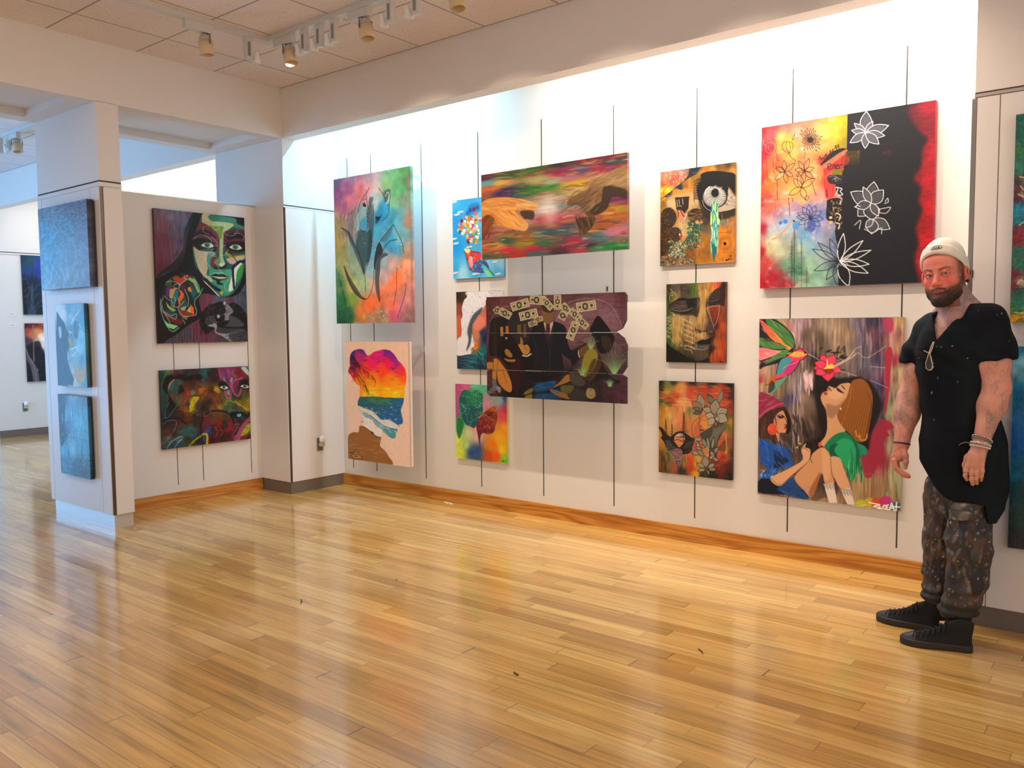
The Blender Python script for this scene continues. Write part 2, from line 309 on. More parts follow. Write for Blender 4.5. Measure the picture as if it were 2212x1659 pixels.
class Art:
    def __init__(s, quad, W, H, frame, seed=1):
        """quad: the canvas corners TL TR BR BL measured off the photo, used to rectify the sketch points onto the canvas"""
        s.W, s.H = W, H; s.rng = np.random.default_rng(seed); s.fr = frame
        src = np.array(quad, float); dst = np.array([(0, 0), (W, 0), (W, H), (0, H)], float); A = []; b = []
        for (x, y), (u, v) in zip(src, dst):
            A += [[x, y, 1, 0, 0, 0, -u*x, -u*y], [0, 0, 0, x, y, 1, -v*x, -v*y]]; b += [u, v]
        h = np.linalg.solve(np.array(A), np.array(b)); s.h = np.append(h, 1).reshape(3, 3)
        e = np.linalg.norm(src-np.roll(src, -1, 0), axis=1); s.k = (2*(W+H)/e.sum())/frame[2]
        s.c = np.ones((H, W, 3))*.5; s.m = None
    def T(s, p):
        x0, y0, k = s.fr; p = P2(p); q = np.column_stack([x0+p[:, 0]/k, y0+p[:, 1]/k, np.ones(len(p))]) @ s.h.T
        return q[:, :2]/q[:, 2:]
    def _box(s, p, m):
        x0 = int(max(0, np.floor(p[:, 0].min()-m))); x1 = int(min(s.W, np.ceil(p[:, 0].max()+m)+1))
        y0 = int(max(0, np.floor(p[:, 1].min()-m))); y1 = int(min(s.H, np.ceil(p[:, 1].max()+m)+1))
        if x1 <= x0 or y1 <= y0: return None
        X, Y = np.meshgrid(np.arange(x0, x1)+.5, np.arange(y0, y1)+.5); return x0, x1, y0, y1, X, Y
    def _mix(s, b, al, col):
        x0, x1, y0, y1 = b[:4]
        if s.m is not None: al = al*s.m[y0:y1, x0:x1]
        col = hx(col) if isinstance(col, str) else col
        r = s.c[y0:y1, x0:x1]; s.c[y0:y1, x0:x1] = r+(col-r)*al[..., None]
    def _sd(s, p, b):
        X, Y = b[4], b[5]; d = np.full(X.shape, 1e9); ins = np.zeros(X.shape, bool); q = np.roll(p, -1, 0)
        for (ax, ay), (bx_, by_) in zip(p, q):
            dx, dy = bx_-ax, by_-ay; L = dx*dx+dy*dy
            if L < 1e-9: continue
            t = np.clip(((X-ax)*dx+(Y-ay)*dy)/L, 0, 1); d = np.minimum(d, (X-ax-t*dx)**2+(Y-ay-t*dy)**2)
            if abs(dy) > 1e-9: ins ^= ((ay > Y) != (by_ > Y)) & (X < dx*(Y-ay)/dy+ax)
        d = np.sqrt(d); return np.where(ins, -d, d)
    def p(s, col, pts, a=1, soft=0, c=1, g=None):
        """filled shape; soft: feathering in sketch units; g=(col2, x0,y0,x1,y1) blends towards col2 along a direction"""
        q = P2(pts)
        if c: q = crom(q, True, 5)
        q = s.T(q); w = max(.8, soft*s.k); b = s._box(q, w)
        if b is None: return
        al = np.clip(.5-s._sd(q, b)/w, 0, 1)*a
        if g is not None:
            e = s.T([g[1:3], g[3:5]]); d = e[1]-e[0]; t = np.clip(((b[4]-e[0, 0])*d[0]+(b[5]-e[0, 1])*d[1])/(d@d), 0, 1)[..., None]
            col = hx(col)*(1-t)+hx(g[0])*t
        s._mix(b, al, col)
    def l(s, col, w, pts, a=1, c=1, tp=0, soft=0):
        """stroke; tp 1: thin ends, 2: thin far end"""
        q = P2(pts)
        if c: q = crom(q, False, 5)
        q = s.T(q); n = len(q); w = w*s.k/2; f = max(.8, soft*s.k); b = s._box(q, w+f)
        if b is None: return
        X, Y = b[4], b[5]; best = np.full(X.shape, 1e9)
        for i in range(n-1):
            t0, t1 = i/(n-1), (i+1)/(n-1)
            dx, dy = q[i+1]-q[i]; L = dx*dx+dy*dy
            if L < 1e-9: continue
            t = np.clip(((X-q[i, 0])*dx+(Y-q[i, 1])*dy)/L, 0, 1); d = np.sqrt((X-q[i, 0]-t*dx)**2+(Y-q[i, 1]-t*dy)**2)
            if tp:
                u = t0+(t1-t0)*t; ww = w*(np.sin(PI*np.clip(u, .02, .98))**.7 if tp == 1 else (1-u)**.7)
            else: ww = w
            best = np.minimum(best, d-ww)
        al = np.clip(.5-best/f, 0, 1)*a*min(1, max(.35, 2*w/.8)); s._mix(b, al, col)
    def b(s, col, x, y, rx, ry, a=1, soft=0, ang=0, n=20):
        t = np.linspace(0, 2*PI, n, endpoint=False); r = math.radians(ang)
        px, py = rx*np.cos(t), ry*np.sin(t)
        s.p(col, np.column_stack([x+px*math.cos(r)-py*math.sin(r), y+px*math.sin(r)+py*math.cos(r)]), a, soft, 0)
    def g(s, spec, pw=3.0, an=1.0):
        """ground: colours scattered over the canvas and blended; spec 'x,y,hex ...'"""
        it = [q.split(',') for q in spec.split()]; q = s.T([(float(i[0]), float(i[1])) for i in it]); X, Y = np.meshgrid(np.arange(s.W)+.5, np.arange(s.H)+.5)
        num = np.zeros((s.H, s.W, 3)); den = np.zeros((s.H, s.W)); m2 = (s.W*.02)**2
        for (x, y), i in zip(q, it):
            w = 1/((X-x)**2/an**2+(Y-y)**2*an**2+m2)**(pw/2); num += w[..., None]*hx(i[2]); den += w
        s._mix((0, s.W, 0, s.H), np.ones((s.H, s.W)), num/den[..., None])
    def tex(s, amp, cx, cy, o=3, col=None, lo=.5, hi=.7):
        """brushed texture; with col: lays that colour where the noise is high"""
        n = vnoise(s.rng, s.H, s.W, max(1.5, cx*s.k), max(1.5, cy*s.k), o)
        if col is None:
            f = 1+(n-.5)*2*amp; f = f if s.m is None else 1+(f-1)*s.m; s.c = np.clip(s.c*f[..., None], 0, 1)
        else: s._mix((0, s.W, 0, s.H), np.clip((n-lo)/(hi-lo), 0, 1)*amp, col)
    def warp(s, amp, cx):
        dx = (vnoise(s.rng, s.H, s.W, cx*s.k, cx*s.k, 3)-.5)*2*amp*s.k; dy = (vnoise(s.rng, s.H, s.W, cx*s.k, cx*s.k, 3)-.5)*2*amp*s.k
        X, Y = np.meshgrid(np.arange(s.W), np.arange(s.H)); s.c = s.c[np.clip(Y+dy, 0, s.H-1).astype(int), np.clip(X+dx, 0, s.W-1).astype(int)]
    def mask(s, pts=None, c=1, soft=0, add=False):
        if pts is None: s.m = None; return
        q = P2(pts); q = crom(q, True, 5) if c else q; q = s.T(q); b = (0, s.W, 0, s.H)+tuple(np.meshgrid(np.arange(s.W)+.5, np.arange(s.H)+.5))
        m = np.clip(.5-s._sd(q, b)/max(.8, soft*s.k), 0, 1); s.m = np.maximum(s.m, m) if add and s.m is not None else m
    def d(s, n, x0, y0, x1, y1, cols, L, w, ang=0, da=15, a=.8, curv=.1, tp=1):
        """n short brush marks at random in a rectangle"""
        cols = cols.split(); r = s.rng
        for i in range(n):
            x, y = r.uniform(x0, x1), r.uniform(y0, y1); t = math.radians(ang+r.uniform(-da, da)); l = L*r.uniform(.5, 1.4)/2; c = r.uniform(-curv, curv)*l
            dx, dy = math.cos(t), math.sin(t)
            s.l(cols[r.integers(len(cols))], w*r.uniform(.5, 1.4), [(x-dx*l, y-dy*l), (x-dy*c, y+dx*c), (x+dx*l, y+dy*l)], a*r.uniform(.6, 1), 1, tp)
    def ls(s, col, w, *strokes, **k):
        for q in strokes: s.l(col, w, q, **k)
    def petal(s, x, y, L, w, ang, fill, line, lw=1.5, hatch=None, a=1, bend=0):
        """leaf-shaped petal growing from x,y"""
        t = math.radians(ang); ux, uy = math.cos(t), math.sin(t); vx, vy = -uy, ux
        f = lambda u, v: (x+ux*u*L+vx*(v*w+bend*u*u), y+uy*u*L+vy*(v*w+bend*u*u))
        o = [f(0, 0), f(.2, .34), f(.5, .5), f(.78, .3), f(1, 0), f(.78, -.3), f(.5, -.5), f(.2, -.34)]
        if fill: s.p(fill, o, a)
        if hatch:
            for v in (-.3, -.15, 0, .15, .3): s.l(hatch, lw*.7, [f(.08, v*.3), f(.45, v), f(.85, v*.35)], .55, 1, 1)
        if line: s.l(line, lw, o[:5], 1, 1); s.l(line, lw, [o[0]]+o[:3:-1], 1, 1)
    def fir(s, x, y0, y1, w, col, lw=2, n=14, a=1):
        s.l(col, lw, [(x, y0), (x, y1)], a, 0)
        for i in range(n):
            y = y0+(y1-y0)*(.05+.72*i/n); ww = w*(.12+.88*(i/n)**.8)*s.rng.uniform(.6, 1.1)
            for sg in (-1, 1): s.l(col, lw*1.3, [(x, y), (x+sg*ww*.5, y+ww*.08), (x+sg*ww, y+ww*.28*s.rng.uniform(.4, 1.3))], a*.9, 1, 2)
# ---------------------------------------------------------------- what is painted on each canvas (sketch units of one close look at that canvas)
def art_kiss(A):
    A.g('110,230,7a6a9c 250,190,a893b8 450,150,c5b2c8 650,140,6fc08a 760,120,5aa86a 790,200,6a8a70 130,330,a0579a 230,300,c06a9e 330,300,e58296 360,400,f08a9a 250,430,e888a0 180,480,b8709a 420,290,e0a8b8 500,300,d8d0d8 480,400,a8d0e0 580,270,88c490 700,300,58b078 640,420,6fb890 760,400,7a9a8a 790,600,a08a80 800,900,a89488 560,480,2a9ad0 540,560,2490d4 620,560,3a9ccc 700,600,5ab0d0 740,720,6fb4c8 130,620,b0a070 140,800,b0a060 170,950,a0a868 350,500,90a8b0 330,600,a8c0c8 250,700,a0a0a0 300,850,7ab0c0 260,1000,98b8a0 330,1080,90b8a0 210,1100,c0bc70 380,1200,a8c8a8 480,700,48a8d8 560,720,4aa8d8 620,800,38a0d8 680,860,3f9cd4 460,900,5aa8d0 450,1050,80b8d0 560,1000,98b8cc 640,1000,c8a8a8 560,1120,c8b0b8 470,1200,d8b0a0 560,1250,f08860 420,1380,ff7840 350,1450,f09050 500,1330,f07848 640,1200,f88058 700,1130,ff8858 770,1000,f0a080 640,1400,e87860 660,1480,d86890 740,1420,c87890 780,1300,d89090 790,1500,8a6a68 730,1540,a06878 550,1500,a08a70 450,1540,b09070 350,1540,c08a50 150,1150,408a58 170,1350,1e7a48 230,1480,186a48 160,1540,0e5a40 270,1330,88a850 260,1230,c8c878', 3.4)
    A.warp(20, 60); A.tex(.16, 60, 60, 4); A.tex(.22, 50, 50, 4, 'e8e0e0', .55, .85)
    K = '1c1f26'
    A.p('8fc0cc', '395,370 345,440 330,500 312,560 308,640 330,670 375,695 395,680 400,600 408,540 425,520 410,470', .85, 10); A.p('e89ab0', '398,360 375,430 360,470 395,460 405,440', .9, 8); A.p('2a98d8', '345,600 400,560 400,680 340,670', .7, 26)
    A.p('30525f', '330,690 395,700 440,700 445,800 430,930 395,1020 375,1100 340,960 300,850 310,760', .8, 14); A.p('2b3a44', '400,500 460,470 455,760 440,900 405,1020 420,720', .55, 18)
    A.p('2a3038', '520,800 550,860 550,900 500,960 480,1060 470,1000 490,870', .9, 8); A.p('3c4650', '500,930 560,900 600,915 535,960 525,1060 515,1180 525,1360 490,1260 480,1120', .75, 14); A.p('4a525a', '650,640 600,700 540,780 560,800 620,740', .5, 18)
    A.p('3a3a42', '190,1020 240,1120 300,1220 360,1310 405,1335 350,1330 280,1270 220,1150', .75, 8); A.p('404046', '560,330 600,300 625,310 590,420 570,400', .55, 10); A.p('3c3c44', '430,380 465,385 440,470 420,450', .6, 10)
    A.p('484c50', '160,665 235,700 280,800 340,920 378,1060 375,1100 330,1000 270,850 220,730', .65, 8)
    A.ls(K, 5, '160,665 200,680 240,715 270,790 310,870 345,960 372,1060 388,1160 390,1270', '398,305 400,370 408,440 418,480 430,515 425,530 405,535', '405,555 418,575 405,600 416,610 408,640 405,680 375,697 335,675', '425,285 405,330 345,420 320,520', '415,700 440,690 447,790 440,900 410,1010 378,1100', '463,440 468,560 455,760 440,900', '320,690 300,740', '650,635 600,700 530,790 500,860 480,980 470,1080 465,1180 440,1280 405,1333 350,1325 270,1230 210,1100 188,1018', '655,640 700,730 730,790 752,900', '690,775 620,790 570,850 530,930 500,1060', '600,915 540,960 522,1080 515,1190 527,1360', '690,1040 680,1130 685,1200 665,1330 653,1390', '770,1180 760,1290 720,1420 690,1510', '135,1090 160,1190 190,1310 210,1430', '515,290 550,340 560,370', '485,560 492,620 530,580', '615,450 600,540 550,600', '598,460 615,430 622,350 600,320 580,350 575,420', tp=0)
    A.p(K, '378,425 400,465 365,460'); A.l(K, 4, '368,405 385,395 400,402'); A.l('e8f0f0', 5, '585,440 608,400 610,340 595,330 578,370'); A.p(K, '488,560 494,600 480,625 515,590 545,545 520,560', .85)
    for i in range(22):
        x = 130+i*9; A.l('2a2430', 2.5, [(x+30+i*2, 340+(i % 5)*26), (x+22, 500+(i % 3)*20), (x+35-(i % 4)*20, 640), (x-5+(i % 5)*12, 760+(i % 4)*60)], .6, 1, 1)
    for i in range(10): A.l('2a2430', 3, [(310-i*4, 430+i*10), (290-i*8, 560), (270-i*3, 700+i*12), (300, 850)], .5, 1, 1)
    A.d(60, 410, 1440, 610, 1550, 'f4e8e0 e8c8b0', 10, 6, 20, 80, .9); A.d(70, 135, 1380, 240, 1520, '2f9a6a 0a4030 60b090', 16, 5, 40, 80, .6)
    A.d(10, 680, 790, 740, 880, 'e8f4f8', 6, 6); A.d(40, 450, 760, 500, 900, 'b8d8f0 6090c8', 14, 4, 0, 90, .6); A.d(8, 360, 760, 420, 820, 'a8c8d8', 7, 5)
    A.l('8a7a78', 9, '790,120 805,500 818,900 822,1550', .6, 0, 0, 8)
def art_silhouette(A):
    A.g('100,120,ecccb8 800,120,eac8b4 450,150,eac9b5 100,600,ecd0c2 820,700,eacec0 700,1400,ead0c4 100,1100,ecd2c8'); A.tex(.03, 30, 30)
    head = '150,270 170,225 210,200 270,190 310,205 335,245 357,268 390,255 430,225 480,210 540,195 610,205 650,232 690,280 720,330 770,380 800,430 815,500 812,580 797,660 793,740 780,830 758,890 750,925 762,980 775,1040 765,1080 725,1090 735,1110 705,1130 710,1160 690,1190 690,1230 665,1255 620,1240 570,1200 545,1175 530,1205 515,1235 455,1235 420,1200 370,1150 310,1105 305,1040 280,960 262,920 240,870 240,810 258,760 262,640 215,600 180,550 160,510 125,465 132,420 145,390 142,310'
    A.mask(head)
    A.g('270,200,5a2a90 600,205,70209a 160,250,402880 640,260,8a2090 250,260,c0207a 500,260,d81880 700,330,a82090 400,300,e01878 400,360,f01868 600,360,f01460 760,450,f03050 350,420,f83c40 550,450,ff4a28 780,540,ff6a20 400,520,ff8418 600,560,ff8c14 250,560,ff8a18 400,600,ffa010 700,620,ffa010 400,680,f8c810 600,690,f8c008 780,680,f8b810 400,740,e8d838 700,745,f0d820 200,480,e03840 180,400,8a2050', 4)
    A.p('2a6a78', '230,758 420,756 560,765 800,775 800,1300 230,1300', 1, 0, 0, ('2a6aa8', 500, 770, 560, 1000))
    A.p('5a9048', '340,790 480,775 620,800 560,850 430,830', .55, 30); A.tex(.2, 60, 8, 3)
    A.d(70, 300, 820, 760, 1000, 'a8d0e8 1a4a80 5a98c8 2a70b0 0e3c70', 60, 5, 22, 10, .7)
    A.p('e6e0da', '240,865 320,895 400,925 470,985 520,1030 600,1030 660,1060 720,1100 735,1130 690,1140 600,1120 520,1080 440,1020 360,960 270,930', .95, 8); A.p('8fc0cc', '270,935 360,965 440,1030 540,1095 640,1145 700,1150 690,1250 560,1200 420,1100 300,990', .9, 14); A.p('f2ebe4', '260,925 320,1000 400,1030 450,1100 530,1160 520,1240 420,1200 300,1110', .95, 8)
    A.p('4a98b0', '540,1140 640,1150 710,1150 690,1250 640,1250', .8, 16); A.d(90, 260, 880, 700, 1200, 'ffffff d8ecf0 a0ccd8', 26, 9, 30, 40, .7)
    A.mask()
    A.p('9a6a38', '258,1108 310,1112 370,1150 425,1200 460,1238 515,1238 503,1340 560,1400 600,1460 630,1575 125,1510 122,1250 145,1200 190,1178 245,1180', 1, 0); A.tex(.0, 30, 30)
    A.mask('258,1108 310,1112 370,1150 425,1200 460,1238 515,1238 503,1340 560,1400 600,1460 630,1575 125,1510 122,1250 145,1200 190,1178 245,1180'); A.d(50, 130, 1250, 600, 1550, 'b8844c 8a5a2c c09058 a87840', 90, 14, 8, 10, .5); A.mask()
    A.l('6a3c18', 6, '265,1108 310,1115 360,1148 400,1180 430,1205 460,1238 510,1238', .8); A.p('3a2818', '385,1165 410,1175 430,1190 425,1205 400,1190', .9)
    K = '18100e'
    for q in ('150,255 200,300 255,380', '140,355 230,370 320,410 390,450 455,600', '145,410 240,450 300,520 350,620 375,720', '150,420 200,480 260,580 330,650 370,720', '150,340 180,310 240,350'): A.l(K, 7, q, .95, 1, 2)
    r = A.rng
    for (a, b, c, e) in (((170, 360), (310, 400), (450, 560), 60), ((170, 420), (290, 500), (360, 690), 90), ((150, 260), (200, 300), (250, 370), 70)):
        for t in np.linspace(0, 1, 34):
            x = (1-t)**2*a[0]+2*t*(1-t)*b[0]+t*t*c[0]; y = (1-t)**2*a[1]+2*t*(1-t)*b[1]+t*t*c[1]
            A.l(K, 4.5, [(x, y), (x+r.uniform(-10, 25), y+e*.5), (x+r.uniform(-15, 40), y+e*r.uniform(.8, 1.5))], .85, 1, 2)
    A.ls(K, 5, '305,312 322,325 342,312', '322,325 322,345', '632,412 658,428 683,410', '658,428 662,440', '470,335 483,348 498,335', '470,458 483,466 490,460', '555,272 565,268'); A.ls(K, 4, '155,235 165,245', '160,568 185,572', '252,660 250,700', '272,1058 310,1052', tp=1)
    A.p('b08850', '170,1440 225,1378 250,1430 290,1490 200,1500'); A.ls('20160e', 6, '150,1425 190,1420 165,1460 200,1500 290,1495 250,1440 230,1385 190,1420 200,1470', '205,1410 235,1420', '200,1440 240,1450', '205,1465 235,1480', '180,1505 290,1500')
def art_balloons(A):   # stand-in: colourful balloons over a painted landmass
    A.g('100,720,48b8e8 250,700,3aa8e0 130,900,2a9ce0 330,900,6ac8f0 130,1200,18a0e8 120,1450,38b0f0 200,1500,a8dcf0 350,1450,30a8e8 500,1400,88ccf0 600,1500,5ab8e8 640,1370,a0d0e8 300,1080,48a8e0 400,1300,50b0e0')
    for x, y in ((140, 850), (180, 820), (110, 1120), (130, 1170), (280, 1210), (560, 1375), (340, 1510), (390, 1500), (600, 1510), (120, 1500), (110, 710)): A.b('f4f0e4', x, y, 38, 11, .95, 8, -12); A.l('4a4a58', 3, [(x-35, y+8), (x, y+13), (x+35, y-4)], .6)
    A.p('2858a0', '290,740 380,720 400,800 300,860 230,880 250,820', .6, 40)
    cols = 'e84830 f0a820 f8d840 3878c8 38a060 d03060 f07840 f8f0d8 88c848 e8e0f0 6a2850 f8b8a0'.split(); r = A.rng
    for i in range(130):
        x = r.uniform(160, 405); y = r.uniform(870, 1160)
        if abs(y-1000)/190+abs(x-310)/170 > 1.15: continue
        A.b(cols[r.integers(12)], x, y, 15, 19, 1, 0, r.uniform(-20, 20)); A.b('fffaf0', x-4, y-6, 4, 6, .6)
    for x, y, c in ((330, 790, '6a3040'), (365, 770, '2a5aa0'), (290, 800, '2a4a90'), (260, 830, '3068b8'), (195, 920, '782848'), (175, 1040, '2a68a0'), (190, 990, 'f06838'), (350, 840, 'e86848'), (365, 880, 'f8a878')): A.b(c, x, y, 17, 23)
    A.ls('48606a', 3, '250,1150 330,1290', '300,1160 350,1290', '360,1160 370,1290', '230,1110 320,1290', '390,1170 380,1290')
    A.p('e84038', '225,1235 290,1250 400,1270 405,1360 330,1400 300,1470 260,1370', 1); A.p('f8e888', '220,1230 290,1240 270,1280 240,1270'); A.p('f0a8a0', '270,1330 310,1320 320,1440 285,1420'); A.p('3868a8', '330,1390 440,1350 500,1440 430,1500 330,1470'); A.p('48c8c0', '420,1400 470,1430 560,1530 500,1535 440,1480'); A.p('88e0a0', '450,1450 540,1530 480,1530')
    A.d(60, 250, 1280, 470, 1480, '602040 f8c8a0 2050a0 f04060 80d0e0', 30, 10, 40, 90, .8); A.ls('302838', 6, '220,1240 245,1330 270,1440 320,1480 420,1500', '440,1370 480,1430 555,1530', '300,1260 400,1275')
def art_sweeps(A):     # stand-in for the two large figures: warm sweeps over a streaked ground
    A.g('450,440,5a2038 700,420,3a5028 1000,330,3a6030 1300,280,3a3030 1600,230,701828 1900,200,7a2038 2020,180,5a4038 470,500,5aa0a8 640,490,c8a858 500,560,c86030 700,590,202858 900,560,385838 1000,560,2f7a28 1150,540,2f8a28 1050,470,a8a068 1200,490,98a890 1450,500,c8a828 1400,450,a86878 1350,380,c02858 1700,330,a02848 1550,340,405878 1900,260,305a58 1900,330,a83050 1450,600,b0a068 1150,620,8a7058 1200,680,a8a0a0 1170,780,d0c8c4 1300,760,688890 1350,850,7a6a70 450,700,804838 1200,880,b03850 1300,880,c83058 900,900,b09080 1250,960,885848 1900,880,a86030 1700,980,985828 1900,780,b89020 1950,700,702860 900,1080,8a6030 1100,1050,385868 1400,1000,3a6068 600,1000,b07858 520,1020,a04858 700,1150,385848 900,1180,a88818 600,1190,c89048 1100,1170,3a6a48 1500,1150,a02850 1700,1100,487880 1900,1040,b87890 1950,1200,1a8040 450,1250,c06828 500,1290,486838 700,1240,b83038 1000,1230,c02040 850,1310,b03020 1000,1290,306868 1300,1270,402838 1500,1240,b82848 1700,1220,388050 600,1330,5a6038 1600,1190,402840', 4, 1.9)
    C_ = '5a2038 2f6a30 c8a030 b82850 384070 d87840 587888 8a4060 a89878 203050 688840 e0c890 903028 c85070'
    A.d(420, 410, 140, 2050, 1350, C_, 190, 20, -6, 7, .42, .15); A.d(220, 410, 140, 2050, 1350, C_+' f0e0d0', 90, 9, -6, 9, .5, .15)
    A.b('e0d8d4', 1180, 790, 90, 160, .55, 110)
    # warm sweep from the left
    A.p('c8853c', '405,740 500,670 640,655 760,660 960,700 1010,750 1000,800 950,810 900,790 800,800 880,900 940,960 900,1030 760,1000 640,970 560,900 500,850 470,900 410,930', 1, 6, 1, ('d8a060', 420, 700, 900, 800)); A.p('7a4420', '405,930 480,850 560,900 520,1000 470,1080 410,1130', 1, 6)
    A.d(70, 430, 690, 1040, 800, 'e0a860 d09048 b87838 e8b878 a86830', 160, 22, 6, 10, .5); A.d(40, 560, 820, 900, 990, 'e0a050 f0b868 a86020 c88038', 150, 20, 38, 8, .55); A.p('30201c', '850,810 980,800 1010,850 990,900 930,900 880,880', .8, 20); A.d(14, 410, 880, 540, 1100, '9a5a30 4a2814', 130, 14, -55, 10, .7)
    # brown sweep from the right
    A.p('9a7a54', '2040,330 1960,320 1800,390 1690,440 1600,560 1500,610 1400,670 1370,720 1400,750 1470,740 1520,760 1560,800 1600,860 1700,850 1800,720 1870,640 2040,610', 1, 6, 1, ('5a4230', 1700, 420, 1640, 860)); A.p('3a2c22', '1780,540 1900,530 2040,580 2040,670 1880,650 1820,780 1700,850 1620,790 1750,700', .9, 14)
    A.d(60, 1600, 370, 2040, 520, 'b09468 a8885c 8a6a48 c0a47c', 170, 22, -22, 12, .5); A.d(46, 1330, 580, 1760, 800, '8a6a4a 705438 a48460 4a3628', 130, 18, -38, 12, .6); A.p('4a3628', '1480,900 1560,880 1620,870 1690,880 1660,980 1600,1040 1540,1090 1500,1000', .9, 10); A.d(16, 1470, 880, 1700, 1080, '6a4e36 8a6a48 2a2018', 120, 16, 75, 10, .7)
def art_wave(A):
    A.g('100,120,3a2818 80,250,9a5040 100,400,d05838 130,110,4a3a30 250,380,d88868 300,350,e0785a 300,450,283860 330,500,182858 250,470,d0885a 230,580,e08040 200,700,1a6a78 320,600,206878 300,720,1a3050 120,720,283850 420,740,201828 100,680,2a4858', 3.5)
    A.b('d86a48', 90, 400, 30, 110, .9, 16); A.b('e88838', 235, 580, 28, 48, 1, 3, 10); A.b('f09078', 270, 370, 50, 70, .8, 24, 20)
    A.d(80, 80, 660, 330, 760, '3a6a88 101828 5898b0 204050', 90, 9, 4, 8, .6); A.d(70, 220, 600, 330, 740, '28a0a0 187078 60c8c0 104058', 60, 9, 60, 20, .6)
    f = '155,88 160,130 135,160 115,230 120,300 105,340 112,420 108,480 75,510 72,600 80,655 160,645 200,635 200,590 230,560 215,480 205,420 215,370 250,320 300,250 325,200 340,150 420,145 470,130 465,72 300,75'
    A.p('f0ecf0', f); A.mask(f)
    A.p('28384a', '300,225 260,250 210,300 180,370 165,440 175,520 155,610 190,560 205,470 215,400 235,340 290,270', .8, 16)
    A.d(330, 75, 80, 470, 650, '384890 686878 ffffff a0a8c8 283860 8890a8', 16, 2.6, 0, 90, .7, .8); A.mask(); A.ls('40281c', 4, '155,88 160,130 135,160 115,230 120,300 105,340 112,420 108,480', '250,320 215,370 205,420 215,480 230,560 262,560 255,600 200,630', a=.7)
def art_two_faces(A):
    A.g('70,920,b04878 100,1000,b04880 60,1150,a84888 150,920,c85888 230,920,60b898 300,930,50b090 400,960,6898a0 480,960,7a70a0 500,1030,305088 450,1050,88a8a0 510,1150,b83058 480,1200,d84858 330,1080,b88090 500,1300,e89820 450,1400,e8a818 470,1500,f0c020 380,1450,d87818 420,1550,e05818 350,1560,c04818 500,1580,a0c830 250,1500,30508a 200,1520,284888 250,1560,385878 100,1500,c8d848 80,1400,d0e050 150,1450,a8c878 90,1280,48a860 80,1580,d0d830 180,1350,b8c890 250,1380,c8a8a0 220,1300,d09090 130,1180,286858 510,1600,48b838')
    A.warp(8, 40); G = '165a50'
    A.p(G, '110,985 150,965 200,985 240,965 270,990 300,1000 300,1110 305,1170 280,1190 268,1220 270,1240 250,1270 225,1305 190,1290 150,1270 120,1215 105,1150 90,1080', 1, 3, 1, ('18505f', 150, 980, 240, 1280)); A.p('2a8a50', '150,970 280,965 290,1080 180,1100', .55, 30); A.p('1a7038', '80,1220 120,1230 130,1290 95,1400 70,1330', .9, 10)
    A.p('8a3418', '410,1110 430,1150 432,1220 415,1280 400,1340 350,1360 300,1350 280,1400 285,1520 250,1330 245,1280 270,1220 310,1170 360,1130', 1, 4, 1, ('601830', 420, 1120, 280, 1420)); A.p('3a1410', '345,1170 385,1170 380,1215 350,1220', .8, 8); A.p('c06a30', '330,1130 420,1110 430,1150 350,1150', .5, 12)
    r = A.rng
    for i in range(46):
        x, y = r.uniform(95, 300), r.uniform(970, 1260)
        if (x-200)**2/110**2+(y-1120)**2/165**2 > 1: continue
        w = [(x, y)]; t = r.uniform(0, 6.28)
        for k in range(5): t += r.uniform(-1.6, 1.6); x += 14*math.cos(t); y += 14*math.sin(t); w.append((x, y))
        A.l('9ad8b0', 2.2, w, .8)
    for i in range(40):
        x, y = r.uniform(260, 430), r.uniform(1130, 1360)
        w = [(x, y)]; t = r.uniform(0, 6.28)
        for k in range(4): t += r.uniform(-1.5, 1.5); x += 12*math.cos(t); y += 12*math.sin(t); w.append((x, y))
        A.l('f0a878', 2.2, w, .7)
    A.ls('e0d8e8', 2, '85,940 90,970 130,960', '80,1000 75,1040 90,1080 75,1110', '70,1130 95,1150 75,1170', '150,1290 120,1330 170,1330 150,1380', '235,1300 260,1380 290,1500', '285,960 300,1010', '400,1110 430,1130 420,1170 440,1190', '310,1470 335,1450 325,1500', a=.7)
    A.d(30, 90, 1380, 150, 1530, '283830', 6, 4, 0, 90); A.d(40, 280, 1020, 430, 1110, '5a4060 f8f0f0', 4, 3); A.ls('201820', 4, '470,1605 480,1590 485,1608 495,1595', c=0)
